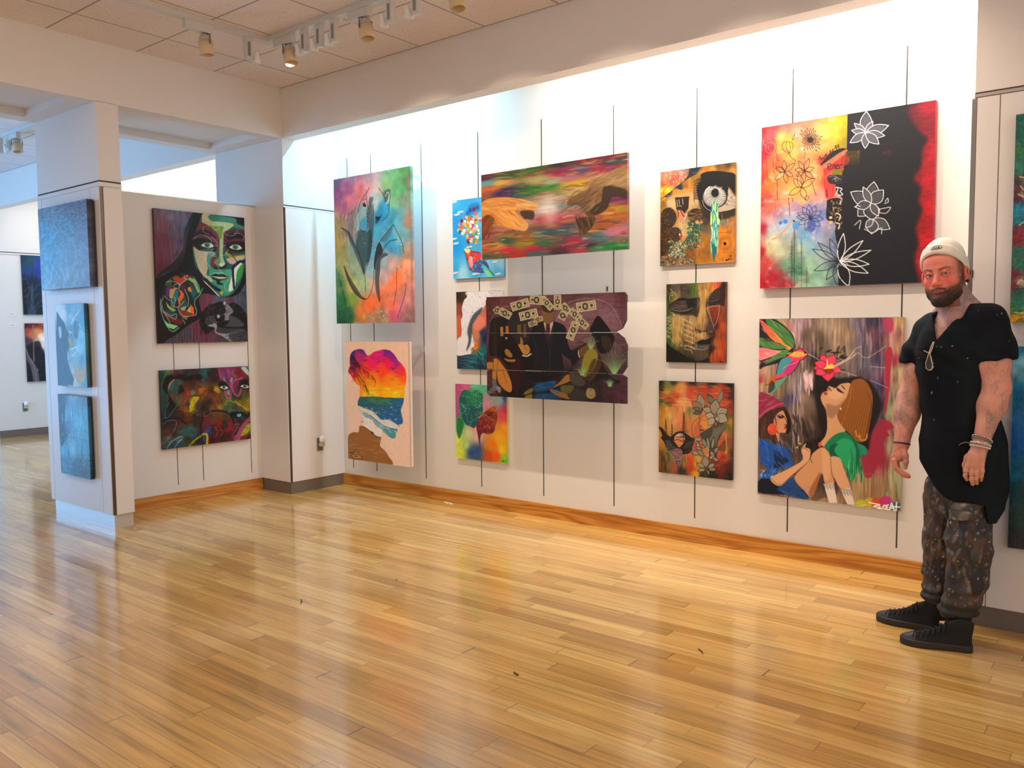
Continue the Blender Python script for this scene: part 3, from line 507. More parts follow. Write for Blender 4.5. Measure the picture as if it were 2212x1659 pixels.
def art_money(A):
    A.g('340,150,5a2c30 500,180,6a3c40 700,150,684044 1100,150,5a3838 1400,150,704850 1560,130,5a3038 350,300,503034 600,300,5c3a40 1100,300,7a5a62 1450,300,7a5864 1560,350,6a4450 350,500,5a3a40 340,700,482830 1000,400,7a5460 1540,560,60404c 1560,700,4a3038 350,900,5a3a40 330,980,3a2028 600,950,181214 900,950,141014 1300,980,241c1c 1500,980,4a2c38 1560,1060,58323c 1450,1050,402430 700,600,181214')
    A.tex(.25, 34, 12, 3); B = '3a2228'
    for i in range(11):
        y = 150+i*52; A.l(B, 3, [(320, y), (700, y-14), (1100, y-24), (1580, y-34)], .5, 0)
        for j in range(12): x = 340+j*110+(i % 2)*50; A.l(B, 3, [(x, y-6-j*2), (x, y+44-j*2)], .45, 0)
    A.p('8a6a74', '960,330 1060,200 1300,170 1480,260 1540,400 1480,450 1300,330 1100,340', .45, 60); A.ls('a88a94', 6, '960,340 1080,180 1300,150 1460,220 1550,400', '370,350 440,240 560,210', a=.6)
    A.p('1c181c', '395,325 545,325 550,520 470,560 440,640 360,640 370,400'); A.p('2c2628', '545,260 700,250 705,520 545,520'); A.p('b87828', '460,400 485,398 487,480 463,482', 1, 0, 0); A.p('b07020', '508,392 533,392 535,455 510,458', 1, 0, 0); A.p('6a5a28', '612,380 645,378 645,470 612,450', 1, 0, 0); A.p('5a4a24', '665,375 692,370 692,490 668,490', 1, 0, 0)
    for i in range(22): A.l('5a5248', 3, [(395+(i % 2)*6, 340+i*14), (425, 346+i*14)], .8, 0)
    # suited figure
    S_ = '15151c'
    A.p('0d0d12', '700,520 740,640 760,700 800,800 1090,800 1080,640 1200,560 1240,540 1200,640 1100,760 900,880 700,860 640,700 620,640 660,660 730,620', .85, 20)
    A.p(S_, '840,350 760,395 730,450 715,560 690,620 650,655 670,680 740,660 780,620 790,690 800,800 1010,800 1020,700 1010,640 1060,680 1120,690 1170,670 1160,620 1090,600 1060,520 1040,400 940,350', 1, 0, 1); A.p('b8a898', '848,355 885,380 935,350 915,430 895,520 870,450', 1); A.p('4a1424', '870,372 900,372 905,480 895,525 872,470', 1); A.p('7a5a34', '835,240 930,240 935,300 915,355 885,372 850,350'); A.p('3a2c18', '838,180 930,170 932,260 880,270 840,250'); A.ls('34343e', 5, '845,360 880,520 910,640', '935,352 925,470 905,640 900,800', '760,500 790,620'); A.d(40, 720, 400, 1060, 780, '22222c 0a0a10 2c2c38', 60, 5, 85, 12, .6)
    A.p('b8843c', '640,490 660,520 665,560 705,560 725,600 712,640 670,645 640,600 620,555 640,550', 1); A.ls('5a3818', 4, '645,500 655,560', '670,560 680,600', '690,580 700,610'); A.l('e8e0d8', 9, '660,655 700,660 735,640'); A.p('6a4a28', '1165,600 1210,570 1250,550 1240,590 1220,640 1170,670', 1); A.l('d8d0c8', 6, '1160,610 1158,640 1168,672')
    # hooded person left
    A.p('1a1014', '510,465 560,475 610,540 640,640 650,760 640,1000 560,1000 540,800 470,690 430,660 450,600 470,520', 1, 4); A.p('3a1420', '560,720 630,690 640,900 600,990 560,900', .7, 24); A.p('9a7040', '500,590 530,590 570,620 565,665 540,670 505,640'); A.p('140c10', '490,560 560,590 580,660 530,600 500,610 490,680 470,640'); A.p('a07840', '495,680 540,690 595,690 580,712 520,705'); A.b('c8b070', 514, 500, 9, 9)
    A.p('b87a38', '325,725 390,715 395,770 340,770'); A.p('c08238', '405,685 440,690 480,740 520,800 560,900 560,975 520,975 470,930 440,880 425,800 420,880 395,900 388,800 395,720'); A.ls('6a3c14', 5, '440,700 430,800 425,870', '480,780 520,900', '400,700 395,800'); A.p('6a6a74', '395,860 420,880 425,960 360,1000 350,970 385,940'); A.p('8a8a94', '425,925 465,945 455,990 430,960'); A.d(14, 360, 880, 420, 990, 'b8b8c0 303038', 24, 4, 20, 40)
    # person right
    A.p('120c0c', '1335,300 1400,370 1450,440 1480,500 1450,600 1380,640 1330,600 1300,500 1260,440 1285,370', 1, 3); A.p('3a2416', '1370,480 1440,500 1455,570 1400,600 1370,560'); A.p('8a8228', '1270,590 1320,620 1325,700 1260,830 1190,830 1200,680 1240,610'); A.p('3a2c10', '1280,700 1320,700 1250,860 1220,860', .7, 8); A.p('1a1210', '1340,650 1400,780 1470,860 1540,880 1480,910 1380,860 1300,900 1330,780', 1); A.p('4a2e1c', '1330,690 1360,700 1350,780 1270,880 1250,880 1310,760')
    # sleeper
    A.p('1c4a78', '750,940 820,900 950,880 940,940 820,980 760,970'); A.p('1a4470', '770,1010 860,990 980,1010 1000,1045 800,1040'); A.p('9a6a30', '940,940 1000,880 1050,830 1080,830 1085,880 990,920'); A.p('90602c', '900,960 960,965 1080,1010 1070,1045 960,1010'); A.p('7a6a30', '675,985 740,945 745,980 680,1005'); A.p('80702c', '680,1020 740,1000 740,1035 690,1035'); A.p('46423a', '1080,815 1180,840 1220,900 1180,930 1100,900'); A.p('343230', '1060,990 1150,950 1240,990 1230,1050 1100,1050'); A.p('5a5a30', '1000,930 1060,920 1120,930 1080,990 1010,980'); A.b('9a8a5a', 1275, 985, 48, 58, 1, 4, 20); A.p('2a2420', '1225,920 1300,915 1340,980 1320,1050 1300,960 1250,945', .9, 6); A.ls('3a3020', 4, '1260,960 1280,965', '1290,1000 1300,1010', '1265,1010 1285,1020')
    A.d(40, 760, 890, 980, 1040, '3a80b8 102840 2a6098', 60, 7, -12, 12, .6)
    for x0, y0, n, L in ((1270, 590, 9, 150), (1480, 820, 16, 300), (1190, 830, 11, 120), (1440, 930, 12, 90)):
        for i in range(n):
            u = (i/(n-1)-.5)*2; A.l('78b070' if i % 2 else '9cd090', 5, [(x0+u*12, y0), (x0+u*L*.28, y0-L*.5*(1-abs(u)*.3)), (x0+u*L*.55, y0-L*(1-abs(u)*.55))], .9, 1, 2)
    # banknotes
    for x, y, ang, w, h in ((637, 202, -16, 165, 78), (790, 160, 3, 130, 80), (880, 190, 48, 130, 60), (972, 180, 90, 130, 64), (1045, 235, 50, 100, 62), (1020, 300, 30, 70, 70), (712, 290, -14, 165, 78), (750, 370, -16, 80, 45), (800, 330, -12, 80, 45), (1228, 215, -9, 175, 85), (1130, 290, 42, 120, 62), (1195, 365, 42, 120, 62), (1108, 435, 112, 165, 72), (505, 280, 28, 110, 68), (430, 250, -40, 60, 50)):
        r = math.radians(ang); f = lambda u, v: (x+u*w/2*math.cos(r)-v*h/2*math.sin(r), y+u*w/2*math.sin(r)+v*h/2*math.cos(r))
        A.p('c8bc98', [f(-1, -1), f(1, -1), f(1, 1), f(-1, 1)], 1, 0, 0); A.p('6a6450', [f(-.88, -.78), f(.88, -.78), f(.88, .78), f(-.88, .78)], 1, 0, 0); A.p('b8ae88', [f(-.82, -.68), f(.82, -.68), f(.82, .68), f(-.82, .68)], 1, 0, 0)
        X, Y = f(-.1, 0); A.b('1c1a18', X, Y, h*.3, h*.36); A.b('a89c78', X, Y, h*.16, h*.22); X, Y = f(.55, 0); A.b('38342c', X, Y, h*.15, h*.15); X, Y = f(-.65, 0); A.b('28241c', X, Y, h*.12, h*.12)
        A.ls('4a5840', 2.5, [f(-.7, .5), f(.7, .5)], [f(-.7, -.5), f(.7, -.5)], c=0, a=.7)
    A.ls('100a0a', 5, '1530,1070 1545,1045 1550,1075 1565,1050', c=0)
def art_eye(A):
    A.g('120,250,c87860 200,230,d09078 300,300,b85848 400,220,b89088 480,180,807068 130,400,d86040 250,380,b04838 120,500,f0b828 200,480,f0c028 120,580,c89018 200,600,907030 560,200,3a2a18 640,160,2a2018 760,150,a8681c 950,120,6a4818 1100,110,4a3014 1180,100,8a5818 700,230,b87828 850,190,c8862c 1150,190,b8802c 600,300,8a6a28 450,430,8a5c1c 530,400,b87828 350,510,b88030 450,500,c88838 560,560,b88438 130,700,8a6428 230,680,c8b080 400,680,b8a070 560,680,c0a068 600,760,907040 130,1000,5a3c18 100,1150,a86c20 150,1300,6a4214 110,1450,5a4020 400,1060,c0a878 500,1060,b89c68 650,1180,9a6420 750,1200,a06a20 700,1300,b87420 760,1400,8a5c20 700,1500,a86c1c 520,1450,7a5018 1000,1120,c87818 1100,1250,c87c1c 1000,1400,c87818 1150,1450,c07418 960,1500,c07820 1150,1050,b07028 1050,960,8a6848 750,950,3a3028 740,1080,5a5040')
    A.tex(.14, 50, 50); r = A.rng
    for i in range(46): y = 1150+i*8; A.l('5a3c14', 2, [(640, y), (820, y-3)], .35, 0)
    for i in range(26): y = 540+i*9; A.l('6a5a40', 2, [(200 if i < 8 else 540, y), (290 if i < 8 else 620, y-2)], .5, 0)
    for i in range(18): y = 1010+i*6; A.l('6a5a40', 2, [(370, y), (580, y-3)], .4, 0)
    A.l('d89030', 16, '515,310 505,640', .7, 0); A.l('d89030', 16, '280,540 620,470', .6, 0); A.l('7a4410', 10, '605,1400 600,1590', .8, 0)
    A.mask('85,210 500,155 690,145 620,250 480,320 390,400 290,470 260,500 160,580 85,620')
    A.d(140, 85, 160, 480, 460, 'e8a890 c04a38 f0d0c0 a83828 d87058 704048 f0c0b0', 40, 9, 50, 60, .75, .7); A.d(50, 85, 430, 260, 600, 'f8d030 f0a010 e86828 f8e060 c83820', 50, 12, -70, 40, .8); A.mask()
    A.p('20242a', '530,160 690,145 620,250 540,280 480,320 430,360 500,260'); A.ls('1c1a18', 8, '690,150 600,250 490,320 390,390 290,465 260,495 170,570 85,620'); A.p('2c2824', '400,390 425,450 400,495 330,475 300,465'); A.l('d8d0c0', 4, '400,395 412,450 395,490 310,462'); A.p('2a2622', '265,500 240,570 200,590 140,585'); A.l('d0c8b8', 4, '262,505 225,570 170,575'); A.l('c8c0b0', 4, '680,160 640,225 560,240')
    # window scene and heads
    A.p('b8a480', '190,620 290,560 620,520 620,760 330,800 200,760', .5, 10); A.p('2c1c10', '300,610 510,590 500,760 440,840 400,800 320,780', 1, 0, 0); A.ls('e0d0b0', 7, '330,640 335,740', '360,630 365,700', '410,620 420,700', '350,720 400,730'); A.ls('140c08', 8, '300,605 515,588'); A.p('c87a60', '375,780 440,850 400,960 360,900', .8); A.l('6a1c10', 14, '335,790 350,850 345,890'); A.l('6a1c10', 14, '380,790 410,850 440,890'); A.p('d0c8c0', '500,810 480,870 420,990 440,900'); A.l('4a1410', 7, '500,810 460,900 415,990')
    A.b('2c1c10', 205, 900, 118, 150, 1, 8); A.b('30200f', 610, 870, 122, 108, 1, 8); A.p('30200f', '90,1040 230,1030 290,1080 230,1200 260,1330 150,1440 85,1450', .85, 20); A.b('38281a', 310, 1150, 90, 110, .95, 8)
    A.d(120, 100, 770, 310, 1010, '6a4c2c 1c120a 8a6a44 4a3018', 60, 6, -30, 50, .8, .8); A.d(110, 500, 790, 720, 950, '7a5434 1c120a b89870 5a3a20', 70, 6, 5, 25, .8, .8); A.d(90, 90, 1040, 260, 1450, '7a5830 2a1808 a87c40 4a3010', 40, 8, 50, 60, .7); A.d(60, 230, 1060, 400, 1260, '6a5840 201810 a09078 4a3020', 40, 6, 10, 80, .8)
    A.p('284838', '480,980 560,940 640,930 690,990 690,1080 660,1150 640,1250 630,1340 600,1385 520,1370 480,1310 440,1260 500,1150 560,1080 510,1030', .85, 6)
    A.d(150, 480, 960, 690, 1340, '3a8a58 1c3a28 78a848 2a6058 e0a860 485060 182018 78b0a0', 44, 15, 60, 70, .9); A.d(30, 590, 930, 710, 1010, 'c83820 f0d070 e8a070 8a3020', 30, 12); A.d(30, 480, 1270, 640, 1390, 'c89878 281810 b02820 8a4030', 36, 12, 20, 50); A.b('b02020', 620, 1300, 18, 26); A.b('c02828', 385, 1175, 26, 26); A.b('f0f0e8', 370, 1150, 10, 14)
    A.d(230, 210, 1250, 480, 1500, '68a8a0 d8e0b0 183838 3a7a68 e8d8a8 205060 88c8c0 2a3020', 34, 14, 70, 80, .9); A.d(200, 80, 1480, 600, 1600, '58a0b8 3a3c48 a86c40 1c1c20 d8a060 6a6868 2a4858 806850', 40, 14, 20, 80, .9)
    # the eye
    K = '0c0c0e'
    A.p(K, '680,260 760,220 900,205 1050,220 1200,270 1200,560 1150,500 1090,440 1110,560 1060,720 960,780 860,830 760,800 700,720 650,620 620,480 640,400 690,330', 1, 10); A.p('201c18', '640,560 700,720 800,820 960,840 1195,770 1195,860 1060,920 900,960 780,920 700,840', .85, 30)
    for i in range(26): t = i/25; A.l(K, 9, [(690-t*40, 300+t*330), (610-t*30, 340+t*290+20*math.sin(i*2)), (540+t*60, 350+t*330+(i % 3)*16)], .9, 1, 2)
    A.p('b0a08c', '1095,470 1150,540 1195,600 1195,760 1050,800 960,815 930,760 1040,700 1080,600', 1, 3); A.d(50, 1060, 520, 1195, 760, '6a6054 e0d4c0 28241f 90846f', 50, 7, 10, 30, .6); A.l(K, 16, '960,825 1100,800 1197,765')
    A.b('16161a', 888, 585, 190, 178, 1, 3); A.b('8a8880', 888, 590, 174, 160, .9, 10)
    for i in range(90):
        t = i*2*PI/90+r.uniform(-.03, .03); A.l(('f0ece4' if i % 3 else '1a1a1c'), 6, [(892+62*math.cos(t), 540+68*math.sin(t)), (890+120*math.cos(t+.1), 570+115*math.sin(t+.1)), (888+168*math.cos(t), 590+150*math.sin(t))], .85, 1, 1)
    A.b('08080a', 895, 530, 56, 66); A.p(K, '740,300 1090,300 1100,440 900,410 800,420 720,500 700,420', 1, 16); A.ls('f0ece4', 14, '745,550 760,490 800,450 815,440'); A.ls('e8e4dc', 6, '705,640 730,720 790,780 850,800', '830,430 850,470 870,480', '880,440 910,420', '1000,440 950,480', a=.85)
    # tear
    A.p('1f7f88', '860,680 890,660 920,690 945,760 950,900 965,960 940,1080 930,1200 920,1330 890,1420 885,1560 840,1420 830,1300 840,1150 850,1000 830,900 835,780', 1); A.d(120, 835, 700, 945, 1400, 'b8e070 e8f0d0 2a98a0 104a60 68c8b0 f0f0d8 88c840', 110, 16, 88, 6, .85); A.p('b8d878', '905,660 912,760 895,820 890,700'); A.p('c8e090', '835,800 850,900 845,1000 825,990'); A.p('c0e088', '930,760 945,900 965,930 955,1000 925,980'); A.p('1a6a78', '850,1300 905,1340 885,1560 860,1440')
    A.p('5a7878', '990,930 1050,930 1050,1000 1010,1030 985,980', .8); A.d(26, 960, 880, 1195, 1060, 'd8b890 3a3028 88786a c89060', 60, 14, 80, 12, .6)
    # dial
    for i in range(22):
        t = i*2*PI/22; X, Y = 1045+88*math.cos(t), 1285+92*math.sin(t); A.ls('3a200c', 5, [(1045+60*math.cos(t), 1285+62*math.sin(t)), (X, Y), (1045+112*math.cos(t+.12), 1285+116*math.sin(t+.12))], a=.75)
    A.b('180c08', 1042, 1287, 24, 27); A.ls('3a200c', 4, '950,1125 1120,1115', '1000,1418 1080,1415', '1120,1135 1128,1080'); A.ls('140c08', 9, '1055,1535 1065,1520 1075,1535 1100,1510 1090,1530 1125,1505 1150,1525', c=0); A.b('140c08', 1128, 1472, 16, 9); A.b('140c08', 1068, 1532, 12, 12)
def art_closed_eyes(A):
    A.g('130,180,3a3220 110,400,2a3a1c 120,600,3a4a24 110,900,2a5020 120,1150,3a5a24 130,1400,1a2018 300,1480,1a1c16 500,1530,181814 750,1540,20201c 220,200,504838 400,200,403830 480,250,3c302a 560,200,405828 600,280,406a28 600,160,506428 640,330,586038 700,180,a07838 800,160,a88040 720,300,b08848 820,260,c09850 900,170,c07838 930,180,d08040 1000,160,d06038 1040,120,c04828 1130,150,4a2018 1150,300,7a3820 1150,700,8a3a20 1120,900,b04820 1130,1200,b84018 1000,1350,b85828 960,1450,b04c20 1100,1500,a03818 1050,1000,a04020 990,1200,a05828 300,300,806848 250,440,a08048 420,330,4a4038 340,780,b09460 250,900,a88c50 270,1100,907440 450,850,806848 500,1000,94784c 560,800,a88c5c 550,1100,8a7044 420,1250,605038 700,650,c09c5c 720,800,b08c54 680,1000,94744a 740,1050,b09060 620,1350,50483c 750,1400,4c443a 400,1380,453c2a 200,1280,3f4a20 980,900,4a2018 900,1000,3a2818 930,1300,3a2418')
    A.tex(.3, 14, 160, 3); K = '101014'
    A.p('12140f', '75,1180 130,1240 240,1320 380,1400 500,1480 600,1520 850,1545 850,1570 70,1540', 1, 6); A.p('141414', '900,1250 860,1400 830,1480 700,1530 860,1560 870,1450 920,1330', .8, 20)
    # left eye
    A.p('28241f', '120,520 240,430 360,375 480,390 600,375 690,375 690,560 650,720 560,690 420,690 280,680 190,610', .85, 30); A.p(K, '110,520 200,450 300,385 360,372 480,385 560,380 680,375 660,400 560,440 450,410 340,415 240,440 170,490', .9, 5)
    A.p('383430', '165,545 220,470 300,435 380,425 450,430 500,470 570,545 500,590 400,610 280,600 200,590', 1, 4); A.d(60, 230, 440, 430, 580, '605850 282420 807468 484038', 150, 8, 5, 10, .5); A.p('16151a', '450,420 560,440 620,480 580,560 520,580 470,520', .9, 20); A.ls('a09480', 7, '175,570 250,605 350,612 460,600 570,548'); A.l(K, 22, '180,590 280,635 400,650 520,620 600,560', .8, 1, 1, 8)
    # right eye, nose, lips
    A.p('241c1c', '810,450 860,370 960,240 1080,170 1100,100 1150,90 1150,500 1060,500 960,510 850,530 815,520', .85, 12); A.ls(K, 9, '1090,110 1060,170 960,240 880,320 820,410 805,450 815,540 860,680 900,780 950,880 965,930'); A.p('3a302c', '830,430 900,320 980,260 1050,220 1060,300 1040,400 960,430 880,445', 1, 8); A.l('887464', 5, '835,425 900,440 980,430 1050,390'); A.l(K, 16, '830,450 950,460 1050,430 1110,425', .8, 1, 1, 6)
    A.p('8a3420', '865,530 920,520 1050,510 1050,640 1030,740 960,900 910,740', .95, 6, 1, ('501c18', 950, 520, 960, 900)); A.ls('e8a890', 7, '870,545 930,520 980,525 1050,508', '1052,510 1045,620 1030,700 1000,800 965,880'); A.d(20, 880, 540, 1040, 780, 'a84830 6a2820 c06040', 90, 12, 85, 8, .5)
    A.p('4a3c34', '820,560 870,700 930,830 950,900 930,970 870,1010 800,1000 760,980 820,930 840,800 820,680', .9, 18); A.ls('c8bcac', 6, '815,560 850,640 890,740 930,840 948,900 940,960 890,1002 850,1000'); A.ls(K, 12, '615,930 610,970 650,1010 730,1000 790,975 840,1005 890,1012', '620,900 610,950'); A.p('282018', '610,930 640,985 720,1000 760,985 700,960 650,950', .7, 12)
    A.p('c49c60', '700,240 800,230 840,300 800,430 790,560 760,700 700,800 650,850 690,700 700,560 690,380', .55, 20); A.d(50, 640, 200, 860, 830, 'd8b070 a07c44 c89c58 806030 e0b878', 120, 18, 84, 8, .4)
    A.p('16161a', '515,1245 600,1200 680,1160 740,1130 790,1140 860,1110 920,1080 940,1060 900,1180 870,1240 850,1290 760,1320 660,1300 570,1280', 1, 3); A.p('56504c', '520,1250 620,1230 740,1230 850,1220 870,1250 840,1300 740,1320 640,1300 560,1280', .9, 8); A.ls('b0a698', 7, '530,1255 600,1290 700,1318 780,1315 840,1290'); A.d(30, 560, 1240, 850, 1300, '706a64 3a3634 a09890', 50, 7, 10, 20, .5); A.p('504638', '620,1380 700,1350 820,1380 810,1440 740,1500 650,1480', .7, 20); A.l('807464', 5, '820,1390 810,1440 760,1490 680,1510 610,1490')
    A.l('181414', 30, '940,950 960,1050 930,1150 880,1280 860,1380', .6, 1, 0, 20)
    # cream drips and scribble writing
    A.d(90, 180, 700, 380, 1240, 'd8b878 c0a060 a88848', 180, 16, 88, 5, .55); A.d(60, 440, 740, 650, 1300, 'd0ac70 b89458', 130, 12, 88, 6, .5); A.d(26, 600, 1000, 800, 1110, 'e0c080 d0a868', 80, 14, 88, 5, .6)
    for i in range(6): y = 760+i*95; A.l('e0c48c', 13, [(385+i*10, y), (470+i*14, y+38), (560+i*10, y+80)], .85)
    A.ls('d8e098', 7, '160,210 200,260 250,300 270,350', '150,440 140,370 160,320 200,340 190,280 150,290', '165,640 240,680 170,700 150,760 200,740', '90,740 130,720 100,800 160,790 100,860 170,870 95,930 180,920 90,990 160,1010', '90,1050 150,1080 90,1080 170,1120 240,1210', '330,1110 380,1200 340,1250 430,1250 420,1310 520,1330 560,1380', a=.85); A.ls('90806a', 5, '170,150 250,130 300,180 290,220', '390,170 400,210 430,190', '700,170 750,130 800,120', '320,230 310,300 330,350', a=.8); A.ls('100c0c', 6, '1060,1530 1080,1560 1075,1530 1110,1560 1105,1535 1130,1560', c=0)
def art_trees_woman(A):
    A.g('100,100,20282c 100,200,303428 300,90,3a3830 600,100,2c2a28 900,110,282828 1180,140,1c1a1c 1180,300,402420 250,180,90803c 220,130,6a8040 200,250,b8903c 380,200,d8984c 420,200,e0a060 600,200,c04830 750,210,b83c28 950,200,b84430 700,150,8a5c38 1000,250,c85838 1120,230,903020 170,330,b84828 350,310,c04c30 550,310,c8503c 250,370,a83820 200,410,406030 100,410,386030 130,470,b87c2c 200,500,d8a040 240,600,d8b058 100,600,b88430 160,640,c89438 400,400,e8a870 480,380,e8b078 550,420,e09868 380,600,e08858 450,500,e8a070 400,750,d87850 330,700,d8a060 350,850,b88450 540,520,708048 560,600,a08850 600,450,d08450 600,720,d08450 640,620,b89058 520,700,c87c48 100,900,d09020 120,1050,b87c1c 90,1250,8a5c20 150,1250,3c2c1c 200,1200,606030 250,1150,7a7c48 100,1400,7a4c20 170,1400,3a2c24 300,1400,a85048 250,1380,7c6a3c 380,1300,606038 430,1450,38302a 480,1300,807040 540,1300,c84828 560,1200,d06038 590,1400,b83820 540,1100,c87c50 650,1350,d8a028 650,1500,d8a428 620,1100,c84838 680,1250,b8a050 1000,760,c8602c 1060,900,c86a40 1150,1000,8a5838 1000,1000,b86838 1100,1150,c07838 1180,1180,4a3428 1000,1200,c86038 1050,1250,a83428 950,1350,8a2c20 1000,1450,70281c 1150,1400,502420 1180,1550,18181a 900,1520,1c1a1a 750,1530,283020 1160,550,a8402c 1180,450,8a3020 1130,600,506a34 1100,780,5a7438 1170,700,b88428 850,620,d89c50 800,720,d89850 950,400,d06840 1100,420,c04830', 3.4)
    A.warp(10, 30); A.d(160, 80, 150, 1180, 500, 'e8b070 c84828 d8843c a83420 e8c080 6a7038', 120, 16, 3, 10, .35); A.d(180, 80, 500, 700, 1500, 'd8a048 e09060 a86828 c8603c 58582c e8b878', 140, 16, 88, 8, .35); A.d(70, 900, 800, 1180, 1450, 'd07848 a03c24 e09858 6a3420', 100, 16, -50, 40, .35); A.d(60, 80, 100, 1180, 1500, 'f0e0b0', 7, 6, 0, 90, .6)
    A.l('e0a868', 16, '1105,900 1110,1050 1105,1180', .7, 0); A.p('5a3c28', '1090,980 1095,1150 980,1130 1000,1080', .6)
    K = '17181c'
    # headland, sun, firs
    A.p(K, '75,770 140,800 200,890 260,930 300,900 350,860 440,850 520,900 590,950 625,955 600,1080 590,1130 540,1190 430,1200 260,1160 190,1090 150,1000 110,950 130,900', .9, 3); A.p('d08858', '310,990 340,910 400,880 460,890 480,940 470,1010 430,1060 395,1095 360,1060 340,1030'); A.p('d8a8b0', '320,950 345,905 400,880 460,890 475,940 400,925', 1); A.ls('1c1418', 9, '340,930 400,940 470,935', '310,990 380,975 440,1000 480,990', '490,960 540,990'); A.p('4a4a40', '170,1000 240,980 290,1060 370,1110 260,1110 200,1080', .9, 3); A.p('3c3c38', '450,1100 520,1010 600,980 590,1060 500,1120', .9, 3); A.d(50, 160, 980, 600, 1190, '8a8470 101014 60604c 6a4a50', 80, 6, -20, 30, .6)
    A.p('8a6068', '260,1150 350,1110 430,1130 440,1220 420,1290 390,1340 370,1370 355,1430 345,1360 325,1290 320,1220 290,1190', 1); A.d(50, 300, 1120, 430, 1340, 'c8a0a0 3a2428 a07478 e0c0b8', 60, 6, -10, 14, .7); A.ls(K, 7, '255,1160 290,1200 320,1240 325,1300 350,1350 362,1400', '440,1200 430,1280 400,1310 400,1340 370,1365 362,1400')
    A.ls('e8dcc0', 4, '75,765 140,798', '110,960 150,1020 200,1095 260,1130 252,1165 310,1240 322,1310 350,1360 355,1430', '600,1090 590,1140 540,1195 445,1215 425,1300 400,1345 372,1375', a=.8)
    A.fir(188, 660, 1090, 62, '15161a', 9, 13); A.fir(283, 740, 1060, 48, '15161a', 7, 10); A.fir(462, 560, 1060, 88, '15161a', 10, 15)
    # woman
    A.p('c0603c', '700,600 760,590 800,640 830,720 870,780 860,860 760,900 690,960 640,960 610,900 590,830 600,760 660,690 690,640', .55, 14); A.p('d89a54', '770,640 830,670 870,750 850,800 780,810 730,760 720,690', .8, 12); A.ls(K, 5, '705,600 700,650 715,690 690,730 690,760 715,775 700,800 720,830 700,860', '700,640 620,700 585,780 590,860 620,940 610,950', '750,670 800,680 830,655', '715,775 740,760', '710,830 760,835 800,870'); A.p('3a3438', '705,820 770,825 720,840'); A.ls('e8dcc8', 4, '690,650 640,720 605,800 615,880 640,930', a=.7)
    A.p('4c4c44', '860,790 960,720 1060,720 1075,800 1040,900 990,1000 960,1100 870,1150 780,1100 740,960 700,900 760,850', 1, 4)
    for i in range(26): t = i/25; A.l(('a8a490', '18181a', '807c68')[i % 3], 8, [(1060-t*170, 725+t*60), (1060-t*160, 820+t*50), (980-t*130, 930+t*20), (950-t*160, 1080-t*90)], .9, 1, 1)
    A.p('c08850', '735,960 790,1010 840,1100 840,1180 800,1240 760,1180 740,1080', .9, 6); A.l('d8c8a0', 12, '740,1020 800,1060 840,1130 835,1200 815,1235'); A.p('6a3c44', '840,1150 900,1140 975,1130 970,1240 920,1290 860,1260', .9, 6)
    F1, F2, H = 'a89c84', '8f8672', '2a2824'
    for (x, y, L, w, an, f) in ((745, 530, 260, 120, -100, 'a89c8c'), (745, 530, 210, 110, -138, 'a08c68'), (750, 535, 165, 60, -165, '9a8c78'), (740, 560, 140, 60, -185, '847868'), (790, 560, 120, 60, -78, 'a88a48'), (890, 430, 160, 110, -115, 'b08c50'), (930, 440, 170, 90, -125, '8c8068'), (980, 430, 220, 80, -70, 'a8a094'), (930, 600, 240, 150, -85, F1), (960, 600, 190, 150, -28, 'b0a890'), (960, 610, 190, 150, 25, 'b8b09c'), (890, 540, 150, 90, -165, 'c0b494'), (930, 630, 150, 90, 195, 'd0c8b0'), (930, 640, 150, 100, 130, 'c8c0a8'), (950, 620, 90, 60, 60, 'e0dcc8'), (955, 690, 90, 50, 95, 'a8a088')):
        A.petal(x, y, L, w, an, f, K, 8, H)
    for (x, y, L, w, an) in ((620, 960, 110, 50, 50), (740, 980, 130, 60, 190), (690, 1130, 130, 50, -100), (740, 1160, 120, 60, -140), (740, 1110, 120, 60, -60), (700, 1200, 130, 70, -160), (760, 1230, 140, 80, -130), (850, 1120, 200, 50, -100), (890, 1120, 190, 50, -80), (800, 1090, 150, 60, -110), (870, 1150, 120, 60, 60), (930, 1180, 110, 60, -60), (930, 1210, 100, 60, 140), (900, 1250, 110, 60, 30), (800, 1400, 180, 120, -95), (780, 1400, 140, 70, -150), (830, 1410, 130, 70, -35), (790, 1430, 120, 60, 170), (840, 1430, 120, 60, 0), (810, 1440, 90, 50, 60)):
        A.petal(x, y, L, w, an, ('8c8470', 'a8a08c', '787460', '9a8078')[int(x+y) % 4], K, 6, 'd8d0bc')
    A.d(50, 700, 1460, 960, 1530, '101412 2c3428 5a5a40', 50, 12, 88, 8, .7); A.ls('505a48', 5, '1090,1555 1110,1525 1120,1560 1135,1530 1160,1560', c=0)
